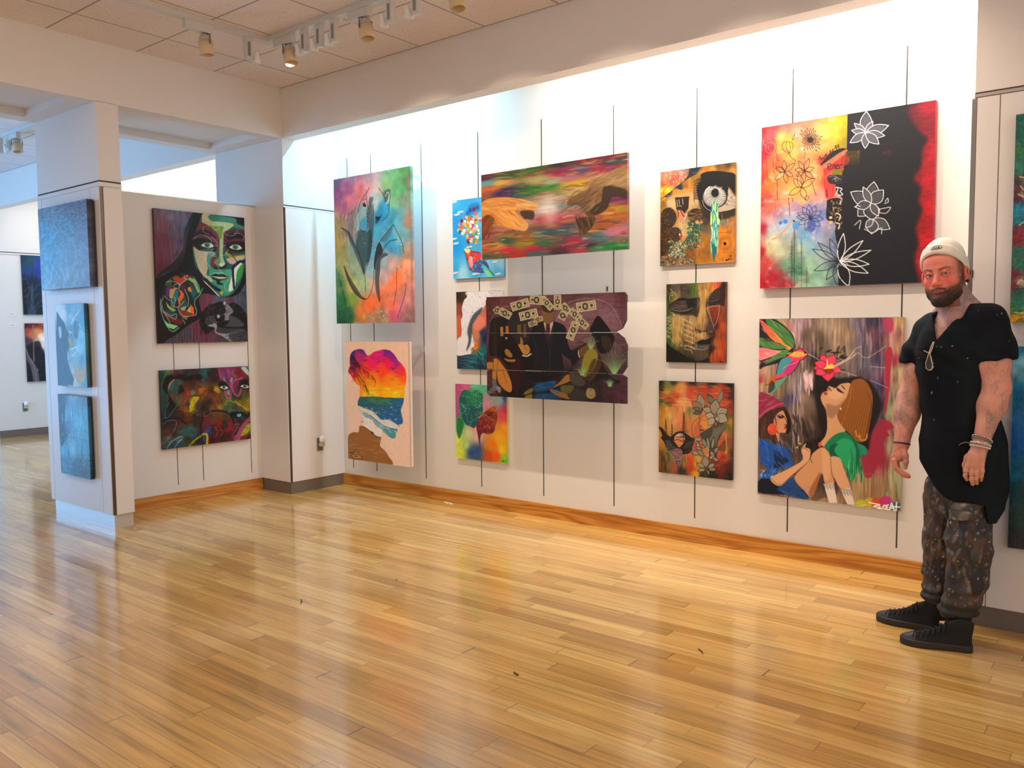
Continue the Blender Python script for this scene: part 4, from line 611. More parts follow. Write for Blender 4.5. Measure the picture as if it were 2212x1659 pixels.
def art_flowers(A):
    A.g('90,310,981828 90,500,a81824 90,700,b83028 90,900,a82030 100,1100,a81830 90,1300,b01828 100,1550,b81428 200,1500,b02030 300,1580,a82030 250,1450,b03040 200,280,b04048 300,260,c06050 400,240,d07058 500,210,d87860 590,190,d08858 650,190,b8a030 750,190,a89c18 700,260,b8b028 770,300,a09410 640,300,c8b84c 600,330,d8b868 680,350,c0b838 760,400,988a14 620,400,d8a850 180,350,b85060 160,450,a83848 300,300,d87868 380,330,e09888 270,350,e8a050 250,380,f0a838 330,400,f0b030 400,380,e09060 250,450,f0a850 420,440,e08c5c 540,350,e0a870 540,430,e0a058 340,500,f0a850 440,550,e88858 220,560,d86038 330,600,f0904c 280,700,f8903c 200,700,f08030 150,750,f07030 400,650,e89060 520,600,e8a060 560,560,c86040 560,700,f09050 450,780,f8a850 520,760,f0a060 350,800,f8a848 250,800,e88c58 150,860,c85040 300,880,e89870 450,860,e8a868 560,850,d89888 200,900,d86a4c 150,950,d87060 220,970,a8809c 160,1050,c8a8b0 300,960,b0a0b0 280,1040,88a0c8 260,1080,a8b8d8 180,1120,b8c8c8 350,1040,98b8d8 380,940,a088a8 480,930,8c88c0 560,930,9890b8 590,1000,6a80b8 500,1050,5a78c0 540,1100,7088c8 430,1060,88a0c8 600,1080,a898b0 640,1130,9090a8 690,1180,6070a0 560,1180,98a8c8 450,1150,70a8d0 300,1150,a8b8b8 200,1200,d8d8b0 160,1280,c8c898 250,1300,b8c0a0 300,1250,a0a890 500,1250,88b8c8 420,1280,a0c0b0 350,1400,78b890 270,1430,58a880 380,1450,50a080 500,1450,88b8a0 480,1400,98c0a0 580,1350,a0b8b8 650,1300,8898a8 690,1250,5a6a90 600,1480,88b8a0 550,1550,98c8b0 440,1560,90b898 650,1500,7a9890 690,1560,607880 700,1400,485868 620,1200,98a0b0 130,1400,c84040 600,700,d05038 640,720,d03038 620,560,b84838', 3.4)
    A.warp(14, 50); A.tex(.12, 50, 50, 4); A.tex(.5, 60, 60, 3, 'f0dcc8', .62, .85)
    A.p('14161f', '795,175 1530,40 1530,1560 720,1585 715,1250 700,1190 690,1120 750,1110 752,860 700,800 690,700 760,640 790,430', 1, 2, 0)
    A.g2 = None
    A.mask('1400,60 1530,30 1530,1600 1400,1600 1370,1500 1340,1350 1370,1230 1350,1100 1400,960 1370,880 1390,780 1330,700 1390,600 1400,470 1440,380 1370,310 1300,200 1290,120', 1, 40)
    A.g('1300,150,5a1020 1350,250,600f1e 1450,120,98142c 1450,300,7a1424 1500,500,a81428 1420,500,8a1020 1350,700,7a1020 1450,700,a80f1e 1400,850,90101e 1500,900,b81220 1400,1100,901018 1450,1200,b81020 1400,1350,a81420 1500,1400,c01824 1400,1550,901424'); A.tex(.2, 40, 14); A.mask(); A.l('b81c28', 16, '1518,45 1512,700 1500,1560', .9, 0)
    A.p('b0282c', '560,560 640,500 780,460 775,520 740,600 760,620 745,640 640,650 600,720 625,860 600,640', .85, 6); A.p('181a24', '580,580 660,490 740,455 780,462 700,510 600,610', 1); A.p('c87858', '575,600 770,470 775,500 600,625', .85); A.p('584818', '780,480 895,470 895,590 770,600', 1, 4, 0, ('1c1814', 840, 480, 840, 600)); A.p('982820', '750,520 810,530 800,580 750,590', .8, 6); A.p('7a6c18', '670,630 755,625 750,680 670,680', 1, 2, 0); A.p('28242a', '635,680 750,675 740,740 650,740', 1); A.ls('8a8078', 4, '640,690 690,680 740,710', '670,710 700,690 720,710 690,725'); A.b('808488', 695, 703, 8, 10)
    A.p('d83838', '615,770 690,750 690,800 680,850 620,860', .85, 6); A.ls('301014', 8, '625,790 630,850', c=0); A.ls('d8d8e0', 7, '695,775 718,775 700,835', '725,775 750,785 735,805 755,830 720,838'); A.p('1c1820', '640,870 750,880 750,1120 700,1130 690,1060 625,1030 625,920')
    A.d(60, 640, 880, 745, 1110, 'b0a080 d8c8a0 807058', 22, 9, 50, 80, .85); A.b('d8c080', 658, 1018, 14, 11); A.b('d0b878', 658, 1055, 14, 11); A.ls('d8c8a0', 9, '705,980 735,1000 725,1040', '700,1060 730,1070 720,1110')
    K = '20161c'
    # words
    A.ls(K, 7, '635,610 660,600 655,580 635,590 640,625 665,620', '675,620 678,590 690,590 692,620', '702,600 722,600 715,585 700,595 705,620 725,615', '733,620 735,590 748,590', '755,585 748,600 765,610 768,590 768,640 750,640', c=1); A.ls('2a1810', 6, '560,550 570,520 580,550 590,530 600,545', '605,535 620,500 625,530 640,520', '650,500 655,470 665,500 675,460 680,490', '690,460 700,430 705,460 720,425 725,455', '800,510 800,480 815,480 815,505 800,508', '822,480 824,505 838,500 838,478', '848,510 850,480 868,478 858,495 872,510', c=1)
    # ink flowers, left
    for i in range(24): t = i*15; A.petal(492, 385, A.rng.uniform(60, 115), 18, t, None, K, 3.5)
    A.b(K, 492, 385, 15, 15, 1, 6); A.ls(K, 4, '270,410 262,450 290,480 330,490 350,450 345,410 300,400 270,410', '300,405 295,450 320,490', '320,403 330,450 322,488', '320,490 330,520 375,560', '300,500 320,500', '345,385 365,340 362,375 345,388'); A.ls('3a1420', 4, '110,460 130,410 180,390 215,420 210,480 170,510 120,490 112,455', '140,460 150,425 185,425 190,465 160,485 142,462', '158,455 168,440 178,455 165,465', '130,500 145,720', '190,520 195,660', '215,490 230,560', '135,380 110,440', '180,370 215,400', a=.8)
    for (cx, cy, sc, ps) in ((285, 645, 1, (-150, -95, -40, 30, 80, 140, 200)), (445, 640, 1, (-170, -120, -70, -20, 40, 100, 150)), (420, 775, 1.25, (-130, -100, -35, 70, 150))):
        for i, t in enumerate(ps): A.petal(cx, cy, 95*sc*(.85+.3*((i*7) % 3)/2), 38*sc, t, None, K, 4.5)
    A.ls(K, 4, '222,715 225,870', '315,855 325,1000', '345,855 350,890', '500,720 540,840', '440,540 452,480', '460,840 445,860 462,880 480,850 460,840'); A.ls('a83828', 4, '90,820 200,870 330,860', '200,870 210,930 190,1040', '325,1000 325,1040', '140,980 310,870', '150,700 240,760', a=.55)
    for i, t in enumerate((-160, -125, -95, -65, -30, 5, 40, 75, 110, 150, 185)): A.petal(490, 1020, 108, 52, t, None, '28284a', 4.5)
    A.p('4858a8', '470,1060 520,1050 530,1110 500,1140 465,1110', .6, 8); A.b('3a78c8', 290, 1050, 20, 18, .8, 4); A.b('3a70c0', 250, 1060, 14, 16, .8, 4); A.b('4a90d0', 375, 1080, 28, 34, .8, 6); A.p('c8a078', '180,1190 250,1150 360,1015 350,1050 260,1160 190,1200', .8, 4); A.b('401014', 358, 1045, 9, 7)
    A.fir(362, 1100, 1590, 74, '1c241c', 4, 34, .75); A.fir(342, 1190, 1590, 52, '1c241c', 3.5, 26, .7); A.fir(420, 1180, 1590, 52, '20281e', 3.5, 24, .7); A.fir(462, 1420, 1590, 44, '20281e', 3.5, 14, .7)
    # white flowers on black
    Wt = 'dcdce0'
    for L, w, t in ((175, 95, -88), (110, 45, -58), (120, 50, -140), (195, 75, -18), (115, 50, 190), (155, 60, 8), (150, 60, 148), (125, 60, 92), (140, 70, 40)): A.petal(942, 330, L, w, t, '3c3e46', Wt, 6, 'a8a8b0')
    for L, w, t in ((180, 110, -82), (150, 100, -48), (190, 110, -150), (150, 60, -115)): A.petal(985, 905, L, w, t, '2c2e36', Wt, 6, 'b0b0b8')
    for L, w, t in ((150, 110, 135), (140, 130, 85), (120, 60, 60), (130, 70, 165)): A.petal(985, 900, L, w, t, '26282f', Wt, 6, 'a8a8b0')
    for L, w, t in ((160, 90, 30), (120, 100, 95), (90, 50, 130)): A.petal(1000, 1030, L, w, t, '2c2e36', Wt, 6, 'b0b0b8')
    A.ls(Wt, 5, '1050,950 1100,940 1145,935 1110,980 1060,980', '1100,890 1120,860 1125,890 1095,905', '850,930 880,920 900,930', '930,1110 1000,1140 1070,1100 1070,1150', '850,1080 900,1040 890,1110', c=1)
    for L, w, t in ((230, 60, -82), (255, 50, -42), (270, 52, -20), (240, 60, 5), (250, 66, 22), (215, 90, 70)): A.petal(730, 1375, L, w, t, None, 'ececf0', 6.5)
    for L, w, t in ((230, 56, -138), (200, 60, -112), (215, 60, 160), (180, 60, 125), (240, 60, 205), (190, 80, 95)): A.petal(725, 1375, L, w, t, None, '202028', 5.5)
    A.d(18, 730, 1340, 800, 1410, 'ececf0', 50, 4, 15, 25, .8); A.ls('4a1c20', 5, '1090,500 1130,470 1180,480', '1100,440 1150,500', a=.7); A.ls('303038', 3, '1050,430 1350,370', '900,600 960,610', '780,560 850,590', a=.8)
    A.d(60, 1080, 480, 1150, 510, '5a1c20', 20, 5, 0, 60, .4)
def art_girls(A):
    A.g('100,120,b04060 250,100,9a8468 400,120,a88c94 450,200,5a4840 350,200,a88894 500,200,706050 600,120,988470 700,150,a08868 780,200,988060 850,120,706878 900,250,686474 1000,100,2a2438 1000,200,704050 1020,300,604450 1100,120,b04858 1100,250,a86c68 1180,100,b89a70 1180,300,b08868 1130,400,a02840 1100,550,982440 1180,500,a89c70 1180,600,b09c70 1190,900,a09c74 1200,1300,98946c 1150,1100,a09c78 1130,800,94986c 1020,400,403c54 950,450,686470 1030,600,302c4c 880,400,686468 800,350,887868 700,280,988068 600,300,6a584c 550,250,584840 500,400,302824 400,400,786450 430,550,907868 350,560,8a7c78 450,700,8a7464 400,800,806858 480,900,604c44 320,700,3c3c5c 300,560,6c6460 250,650,806c54 100,600,b8a07c 150,550,98805c 120,480,a88878 80,560,a83840 400,1000,584840 350,1050,3c302c 540,650,201a18 560,900,241c1a 560,1000,302420 900,700,3c2c28 980,750,242038 1040,750,3c3848 1000,900,403854 950,1100,8c2c3c 1030,1200,902c40 1000,1000,882c44 1080,950,8a2c44 900,1350,a08460 1000,1400,987c5c 850,1450,94805c 600,1500,987c64 550,1480,907458 1100,1500,8c7c5c 980,1450,9c7850 620,1400,504038')
    A.tex(.28, 14, 150, 3); A.d(170, 100, 60, 1200, 700, 'c0a488 6a5448 d8c0c8 4a3c48 8c7868 988ca4', 160, 14, 89, 4, .4); A.d(80, 860, 80, 1060, 900, '28243c 605878 787090 3a3050', 200, 12, 89, 3, .6); A.d(40, 330, 520, 420, 1050, 'e0d8d8 7870a0 c0b0b0', 160, 8, 89, 4, .6); A.d(20, 430, 500, 500, 640, 'e8c8d0 d0b0b8', 80, 20, 86, 5, .8)
    A.d(40, 1090, 460, 1200, 1500, 'a8b080 98a884 b8b890', 200, 22, 89, 3, .5); A.p('a82840', '1080,330 1130,320 1110,560 1090,780 1070,820 1075,600', .95, 6); A.p('a83858', '1065,65 1135,75 1130,170 1075,170', .8, 10); A.p('982840', '1040,870 1110,890 1145,935 1090,960 1110,1000 1060,1020 1070,1130 1030,1220 990,1280 960,1330 920,1330 905,1290 900,1150 960,1040 960,980', .92, 8); A.ls('b84058', 5, '870,1302 1055,1305')
    A.p('14100f', '520,420 590,500 700,540 850,530 950,570 990,620 1050,760 1000,900 960,1000 940,1110 880,1080 700,1000 560,1100 480,1150 430,1060 560,1000 545,860 520,700', .9, 22); A.p('14100f', '480,1150 600,1100 640,1180 660,1300 700,1450 560,1500 500,1520', .4, 14)
    A.d(24, 520, 300, 760, 500, '181412 2a221e', 70, 16, -40, 50, .8); A.d(30, 330, 860, 560, 1150, '181412 2c2420 201a18', 120, 20, 80, 20, .6)
    # bird
    A.p('181824', '75,70 200,75 330,180 360,270 350,320 290,380 230,420 120,450 80,470 90,420 180,380 75,400', .9, 6); A.p('3c7840', '130,75 200,90 310,170 355,260 330,310 280,270 230,220 160,150', 1, 3); A.p('d8584c', '80,75 150,130 230,210 280,270 330,300 300,320 250,270 180,240 110,150', 1, 3, 1, ('e09838', 100, 100, 320, 300)); A.p('488040', '75,220 150,240 240,270 300,300 200,310 75,280', 1, 2); A.p('d85868', '75,300 180,315 260,330 200,360 120,390 75,395', 1, 2, 1, ('e88890', 80, 300, 120, 390)); A.p('508048', '250,330 310,310 290,360 200,400 120,430 170,380', 1, 2)
    A.d(44, 80, 90, 340, 300, 'f0b048 f07858 e84860 80b858 285030', 90, 7, 42, 12, .6); A.d(30, 80, 220, 300, 420, 'e8a0a8 60a050 202c28 e06078 a0c870', 80, 6, 10, 16, .65)
    A.p('d84068', '300,360 340,330 400,305 440,320 462,345 440,380 400,400 385,430 340,490 290,520 240,545 205,550 210,500 230,430 260,380', 1, 3); A.p('48909c', '250,390 320,380 330,420 280,480 215,520 225,440', 1, 4); A.p('d8b050', '300,345 380,330 455,345 420,370 350,375', .9, 4); A.p('b83478', '330,410 390,410 370,460 290,515 280,480', .9, 5); A.ls('101420', 6, '462,350 430,325 400,305 340,335 290,370 250,390 225,440 210,510', '455,360 420,395 400,400 385,435 340,495 270,535 200,555'); A.b('18141c', 440, 340, 9, 8); A.ls('e89098', 4, '260,470 300,440 340,430 380,410'); A.l('c8c0c8', 6, '465,350 520,380 600,435', 1, 1, 2); A.l('202028', 3, '465,355 600,438')
    A.p('c85828', '185,520 215,540 180,580 150,600 150,560', .8, 6); A.p('5a9c80', '240,555 300,520 250,590 180,660 155,655 190,600', 1, 3); A.p('101418', '150,600 180,560 200,620 150,660', .6, 6); A.ls('101418', 4, '150,590 120,600', '150,660 165,640')
    # flower
    for t, w in ((-118, 85), (-62, 85), (-185, 80), (15, 80), (90, 105), (150, 85), (200, 70)): A.petal(620, 455, 112, w, t, 'd83c5c', '7a1428', 4, 'f07090')
    A.p('7a1c28', '580,470 620,440 665,470 640,510 600,500', .7, 14); A.p('e8d040', '610,440 618,400 625,440 650,425 665,440 680,445 660,465 610,468 585,470 605,450', 1, 2); A.l('f8f0a0', 5, '615,445 612,390'); A.p('c0a8a8', '665,445 720,410 780,385 860,345 780,400 720,435 670,455', .9, 3); A.ls('d8c8cc', 4, '780,390 840,310 890,290', '740,405 700,370', '820,365 860,340 930,380 1080,290', '760,400 830,330', '960,450 1080,460', '700,480 800,510 850,525', '960,560 1100,620', a=.7)
    # woman in green
    A.p('c89870', '563,690 575,660 590,650 612,640 620,610 640,605 680,620 720,590 770,580 800,590 810,680 740,760 715,800 720,900 760,960 700,1000 620,1060 600,1090 560,1060 600,1000 615,920 605,800 575,740', 1, 3); A.p('7a5844', '610,750 690,760 760,710 735,790 690,830 650,860 610,830', .55, 22); A.p('e0b48c', '640,640 700,640 740,680 690,710 620,690', .5, 24)
    A.p('a83850', '590,655 610,650 612,670 595,678', 1); A.ls('20140f', 7, '695,620 720,650 745,660', '730,600 755,630', '620,612 645,640'); A.p('28202c', '690,615 740,655 700,645'); A.ls('6a4434', 4, '563,690 590,650 620,640 625,605 660,612', '600,670 620,668')
    A.p('8c5420', '800,590 830,555 890,548 940,590 975,680 970,800 945,950 935,1020 890,1050 830,1030 790,980 730,920 695,850 710,790 770,690', 1, 3)
    for i in range(40): t = i/39; A.l(('c07c30', '6a3c14', 'a86828', '4a2810')[i % 4], 9, [(810+t*110, 575+t*40), (800+t*165, 700+t*40), (760+t*190, 850), (740+t*180, 930+t*70), (860+t*50, 1020)], .75, 1, 1)
    A.ls('d09048', 8, '870,990 880,1030 920,1030 930,990', '840,960 850,1000 880,1010'); A.b('e0d8d0', 722, 785, 6, 9)
    A.p('0c7c50', '590,1090 640,1020 700,980 760,970 800,1000 870,1060 930,1100 920,1150 880,1160 860,1270 800,1370 760,1240 720,1170 640,1170 620,1110', 1, 4); A.p('20a068', '680,1060 740,1020 810,1040 850,1120 840,1220 800,1270 740,1230 700,1160 670,1110', 1, 8); A.p('064a38', '640,1080 700,1060 670,1120 700,1170 640,1160', .7, 8); A.p('0c5a48', '800,990 850,1060 870,1180 850,1240 845,1120', .8, 8); A.d(40, 760, 1150, 900, 1350, '18a060 0a7048 68d080 085040', 110, 10, 88, 4, .8); A.p('208878', '860,1070 910,1080 935,1140 900,1150', .9, 4); A.b('d84040', 556, 1070, 13, 20)
    # knees, legs, socks
    A.p('c89468', '500,1140 560,1095 600,1100 640,1160 650,1250 670,1370 600,1380 570,1300 500,1480 440,1450 380,1380 360,1320 470,1200', 1, 3); A.p('7a4830', '560,1290 555,1360 490,1490 470,1440 530,1330', .6, 14); A.p('d0a078', '640,1175 690,1165 730,1200 760,1290 800,1400 725,1420 690,1370 650,1270', 1, 3); A.p('e0b890', '570,1120 620,1130 640,1220 630,1340 590,1340', .4, 20); A.ls('6a4030', 4, '640,1175 660,1330 720,1420', '730,1200 800,1400'); A.p('d8ccc0', '585,1380 668,1372 695,1535 630,1530', 1, 0, 0); A.p('d8ccc0', '720,1425 798,1410 835,1550 775,1545', 1, 0, 0)
    for i in range(7): A.l('403834', 4, [(592+i*12, 1378), (598+i*12, 1428-(i % 2)*14)], .8); A.l('403834', 4, [(728+i*11, 1422), (740+i*11, 1478-(i % 2)*14)], .8)
    # girl in blue with a red hat
    A.p('3c2620', '75,860 140,810 200,780 270,770 310,820 325,900 320,960 250,900 200,960 240,1050 320,1140 290,1230 240,1160 160,1030 80,1030', 1, 3); A.p('c88c68', '215,830 260,800 285,840 298,900 275,930 290,940 280,975 240,980 230,1050 200,960 190,880', 1, 3); A.p('181416', '220,840 245,830 275,845 260,862 235,860', .9, 2); A.l('e8e0d8', 3, '230,838 245,836 255,846'); A.ls('20140f', 5, '275,850 298,900 275,912', '275,770 310,850 320,950'); A.p('c83848', '270,935 292,938 275,950'); A.p('141012', '270,800 320,850 325,960 290,980 300,890', .85, 5)
    A.d(40, 90, 820, 220, 1040, '5a3c30 281814 704838', 130, 8, 80, 14, .6); A.d(26, 200, 1000, 310, 1220, '5a3c30 281814 8a6454', 110, 7, 60, 10, .7)
    A.p('8c2c4c', '75,665 150,672 220,710 262,740 265,765 180,790 120,820 75,860', 1, 2); A.l('b05070', 16, '80,845 140,795 200,765 262,745', .9); A.d(24, 80, 680, 250, 800, 'a84060 682038 c06880', 70, 8, -25, 14, .6)
    A.b('d8583c', 182, 948, 40, 46); A.ls('8a2418', 4, '160,930 180,915 205,930 200,960 175,975 158,955', '172,940 190,935 192,955 178,958', '150,960 180,990 215,965'); A.l('2c3c24', 6, '215,965 260,1000 340,1050'); A.l('4a6838', 7, '470,1150 495,1215')
    A.p('1c50a0', '78,1035 130,1030 200,1070 290,1100 330,1180 340,1230 230,1270 170,1330 90,1345 75,1300 150,1270 85,1200', 1, 4); A.p('0c1c38', '190,1110 260,1160 310,1200 200,1260 195,1180', .8, 10); A.p('0a1428', '75,1350 180,1345 240,1390 350,1370 470,1490 330,1470 75,1450', 1, 3); A.p('1c4888', '340,1330 380,1400 470,1490 400,1500 230,1440 240,1400', .9, 14); A.d(60, 85, 1050, 330, 1340, '3078c8 143870 60a0e0 1c4888', 80, 9, 60, 30, .55); A.d(26, 85, 1265, 230, 1335, '58a0d8 b0d8f0 3070b0', 36, 7, -50, 24, .8); A.d(30, 230, 1400, 470, 1490, '3070b0 10284c', 80, 7, 30, 12, .6)
    A.p('d0a078', '165,1335 230,1300 330,1250 420,1190 410,1120 425,1080 450,1058 440,1090 480,1110 475,1180 440,1230 330,1320 250,1395 190,1380', 1, 3); A.ls('6a4434', 4, '165,1335 240,1390 340,1310 460,1210', '440,1100 470,1120', '415,1080 435,1100 450,1058'); A.b('c8b830', 400, 1062, 8, 8); A.b('c8b830', 375, 1092, 8, 8)
    # lower right lettering on a rainbow of dots
    for x, y, c, q in ((880, 1540, 'b8c030', 40), (950, 1530, 'c0b030', 44), (1010, 1530, 'c84828', 46), (1080, 1520, 'c02878', 50), (1140, 1560, '386888', 42), (1190, 1570, '2c5868', 40), (1190, 1595, '8a4428', 20)): A.b(c, x, y, q, q*.85, .9, 14)
    A.ls('f4f0f0', 9, '948,1530 1032,1547 985,1560 1036,1574 990,1588 958,1574', '1026,1550 1044,1592 1068,1550', '1102,1548 1076,1556 1096,1566 1072,1578 1104,1590', '1108,1592 1126,1532 1148,1594', '1112,1574 1144,1574', '1166,1528 1160,1602', '1122,1560 1202,1567', c=0); A.ls('f4f0f0', 4, '890,1545 895,1550', '905,1548 912,1552', '920,1550 928,1554')
def art_big_face(A):
    A.g('60,80,5c4452 150,90,6c5468 250,150,6a6478 350,150,5c6078 450,110,585068 100,200,703848 180,250,703c50 280,250,60566c 380,230,58607c 100,400,68283a 180,450,6c2c40 300,350,5c5068 350,330,54586c 90,600,64283a 180,600,68344a 260,520,6c4058 300,500,605070 330,600,48303c 90,700,5c2436 150,730,54283a 380,450,40384c 600,1100,603040 700,1100,6c3044 760,1120,50586c 850,1150,4c5468 930,1100,5c3040 1000,1100,505c74 1080,1000,485468 1080,1150,404c60 620,1200,60303c 400,1500,484450 330,1560,4c404c 450,1500,4a4854 530,1450,6a2c3c 600,1500,6a2a3c 700,1560,5c3444 250,1560,403844 500,1580,5c3848 1000,1400,303238 850,1500,343438 1000,1560,4a484e')
    A.tex(.25, 12, 90, 3); A.d(60, 70, 100, 420, 600, '8a4058 505c78 90809c 58243a', 120, 8, 86, 8, .5); K = '0d0c10'
    A.p(K, '520,100 740,120 1088,165 1120,700 1100,900 1000,1050 850,1080 770,1060 600,1040 560,1120 590,1250 560,1330 440,1400 330,1490 210,1560 85,1600 70,1000 75,850 160,760 260,680 330,600 380,500 390,380 410,270 460,160', 1, 8)
    for i in range(26): t = i/25; A.l('8a8494' if i % 3 else '4a3c44', 3, [(430+t*30, 180+t*60), (380+t*40, 420), (330+t*60, 560+t*40), (200+t*120, 720+t*20), (80+t*60, 860-t*30)], .4, 1, 1)
    for i in range(9): x = 260+i*34; A.l('0c0a0e', 5, [(x, 1440-(i % 3)*30), (x+2, 1560+(i % 2)*40)], .8)
    for i in range(8): A.l('0c0a0e', 8, [(990+i*14, 980+i*6), (985+i*15, 1080+(i % 3)*60)], .8, 1, 2)
    f = '610,115 740,125 850,140 980,175 1088,250 1090,300 1100,600 1075,800 1030,930 960,1030 880,1075 830,1080 780,1062 700,980 620,900 560,800 510,690 490,560 490,470 520,330 560,230'
    A.p('245448', f, 1, 3); A.mask(f)
    A.p('c0b890', '600,115 690,120 700,180 800,230 620,250', 1, 8); A.p('6a3038', '560,220 620,230 700,270 800,330 800,560 740,480 600,400 500,440 500,330', 1, 5); A.p('3a7c68', '690,130 960,150 1010,230 1085,270 1085,310 900,250 700,200', 1, 10); A.p('101c30', '740,120 960,140 1090,170 1090,260 1000,230 980,170 850,150', 1, 5); A.p('a8b888', '600,210 800,210 960,240 900,300 840,340 860,420 820,460 810,330 700,260', 1, 8); A.p('708c30', '630,260 760,260 850,270 830,340 820,430 800,430 770,340 700,280', 1, 6)
    A.p('58202c', '860,330 960,300 1095,320 1095,520 1000,580 880,560 850,500 840,420', 1, 4); A.p('1c1018', '880,380 960,330 1070,350 1070,410 1000,400 900,420', 1, 8); A.p('141418', '500,420 600,395 700,430 760,500 740,560 650,520 540,540 500,500', 1, 6); A.p('141418', '880,460 960,440 1080,450 1095,540 980,560 880,520', 1, 6); A.p('301820', '520,330 600,300 700,330 760,400 640,370 520,390', 1, 10)
    for ex, ey in ((655, 478), (980, 500)):
        A.p('c8ccc0', [(ex-70, ey+5), (ex-20, ey-26), (ex+35, ey-22), (ex+78, ey+18), (ex+20, ey+34), (ex-35, ey+28)]); A.b('7a9068', ex, ey, 34, 33); A.b('14181a', ex, ey, 16, 17); A.b('e8ece8', ex+6, ey-6, 5, 5); A.b('284030', ex, ey, 36, 35, .3); A.ls(K, 7, [(ex-80, ey+8), (ex-20, ey-32), (ex+40, ey-26), (ex+84, ey+20)], [(ex-70, ey+12), (ex+10, ey+42), (ex+80, ey+22)])
    A.p('b0a080', '500,500 560,540 660,560 690,620 680,700 650,800 660,860 600,840 560,760 520,640', 1, 8); A.p('c0a898', '620,560 740,560 740,620 670,700 640,640', .7, 12); A.p('508070', '655,600 700,570 720,620 690,680 700,760 660,740', 1, 4); A.p('6a2c30', '700,640 750,600 770,700 760,760 840,780 820,790 740,750 700,700', 1, 5); A.p('9ab080', '800,430 840,420 835,600 860,690 830,725 790,700 800,560', 1, 5); A.p('6a8058', '740,660 800,620 800,720 740,690', 1, 3); A.p('c8ccb8', '800,690 860,690 830,725 800,720', .9, 4); A.p('241418', '730,720 800,740 880,700 870,740 800,780 750,760', .9, 6)
    A.p('8a8428', '870,560 960,600 1090,590 1080,640 960,640 890,610', 1, 4); A.p('c09888', '880,640 950,620 1010,650 950,700 900,680', 1, 4); A.p('b8b088', '980,620 1080,600 1060,660 1000,660', 1, 3); A.p('3c8c70', '680,760 760,760 900,760 940,780 950,900 960,1000 880,1060 790,1050 700,960 680,880', 1, 5); A.p('2c6c60', '700,900 800,980 860,1060 780,1050 700,970', .9, 10); A.p('58a078', '870,780 930,760 940,840 900,900 870,850', .7, 10); A.p('d0dcc0', '900,990 990,700 1060,700 1000,780 985,900 970,980', 1, 4); A.p('389048', '1000,780 1070,690 1060,800 1010,910 990,900', 1, 4)
    A.p('e0dcb0', '530,760 580,840 660,930 740,1010 800,1070 770,1062 680,1000 600,900', 1, 3); A.p('101838', '540,740 600,820 700,920 790,980 830,1000 770,1010 680,940 590,860', 1, 3); A.p('b0a888', '640,840 690,900 720,890 680,840', 1, 3); A.ls('101440', 30, '1100,665 1030,668 950,740 955,860 965,975', c=0); A.l('101440', 9, '900,540 1000,670', 1, 0); A.b('a8a028', 822, 1030, 22, 34, 1, 0, 0, 4)
    A.p('182020', '695,830 740,810 800,820 860,815 920,855 840,880 800,900 840,930 830,940 770,930 760,890 720,870', 1, 3); A.p('b0a878', '735,852 800,845 880,855 810,872', 1, 2); A.ls('d8e8e0', 4, '700,825 740,800 780,805 830,800 915,855', '700,840 800,850 915,858'); A.mask()
    W_ = 'c8d4c8'
    A.ls(W_, 4, '490,410 560,370 640,370 700,420 710,470 770,490 760,440 700,380', '620,260 610,320 680,360', '740,320 720,260 750,220 790,240 780,300 740,310', '860,240 840,320 900,370 970,360 1010,300', '960,345 1030,345 1075,380 1065,420', '660,520 700,530 730,520 690,570 700,600 760,610', '870,480 800,520 800,580 850,600 900,530', '560,620 620,620 660,700 720,750', '770,700 800,770 880,830', '900,880 860,930 870,1000 930,1010 950,980', '560,700 600,800 620,860', '880,560 870,620 920,660 980,690', '620,640 590,720 600,790 640,800', a=.8)
    # small head at the left
    h = '230,850 320,820 420,810 500,850 550,930 575,1010 560,1060 530,1100 500,1110 515,1180 535,1250 520,1280 450,1300 435,1340 380,1370 330,1430 250,1478 200,1440 150,1330 120,1200 120,1060 160,950'
    A.p('142420', h, 1, 3); A.mask(h)
    for c, q in (('a83c1c', '250,860 300,830 350,860 400,830 420,880 340,940 290,900'), ('6a1c20', '350,810 480,830 520,880 420,850'), ('2c5c34', '180,900 240,860 250,950 170,950'), ('58306c', '180,970 260,940 230,1060 180,1080'), ('c09060', '225,990 310,970 290,1020 240,1100 220,1080'), ('206870', '290,990 330,1000 320,1100 260,1170 250,1100'), ('d85c18', '320,970 390,1040 380,1110 330,1190 320,1100 350,1040'), ('501c44', '340,960 400,930 420,1040 380,1020'), ('78b068', '450,850 520,880 570,1010 550,1040 500,920 440,880'), ('581c30', '400,890 500,930 540,1020 480,960'), ('185860', '470,950 540,1030 500,1110 470,1040 430,980'), ('d08820', '430,970 460,960 480,1020 440,1010'), ('88a858', '180,1130 220,1180 300,1230 260,1250 200,1200'), ('7a3424', '330,1190 420,1230 520,1280 430,1300 340,1290'), ('e06018', '460,1160 500,1200 505,1285 470,1260'), ('c8a070', '420,1240 460,1180 470,1260'), ('6a1c24', '150,1220 260,1300 400,1370 350,1400 240,1360 170,1300'), ('184850', '180,1220 280,1250 300,1320 220,1300'), ('88c080', '150,1330 200,1380 320,1410 270,1450 190,1420'), ('806838', '360,1300 440,1300 420,1340 370,1320'), ('284c3c', '340,1140 400,1060 430,1180 380,1210'), ('88a898', '350,1200 420,1180 400,1230 360,1230')): A.p(c, q, 1, 0, 0)
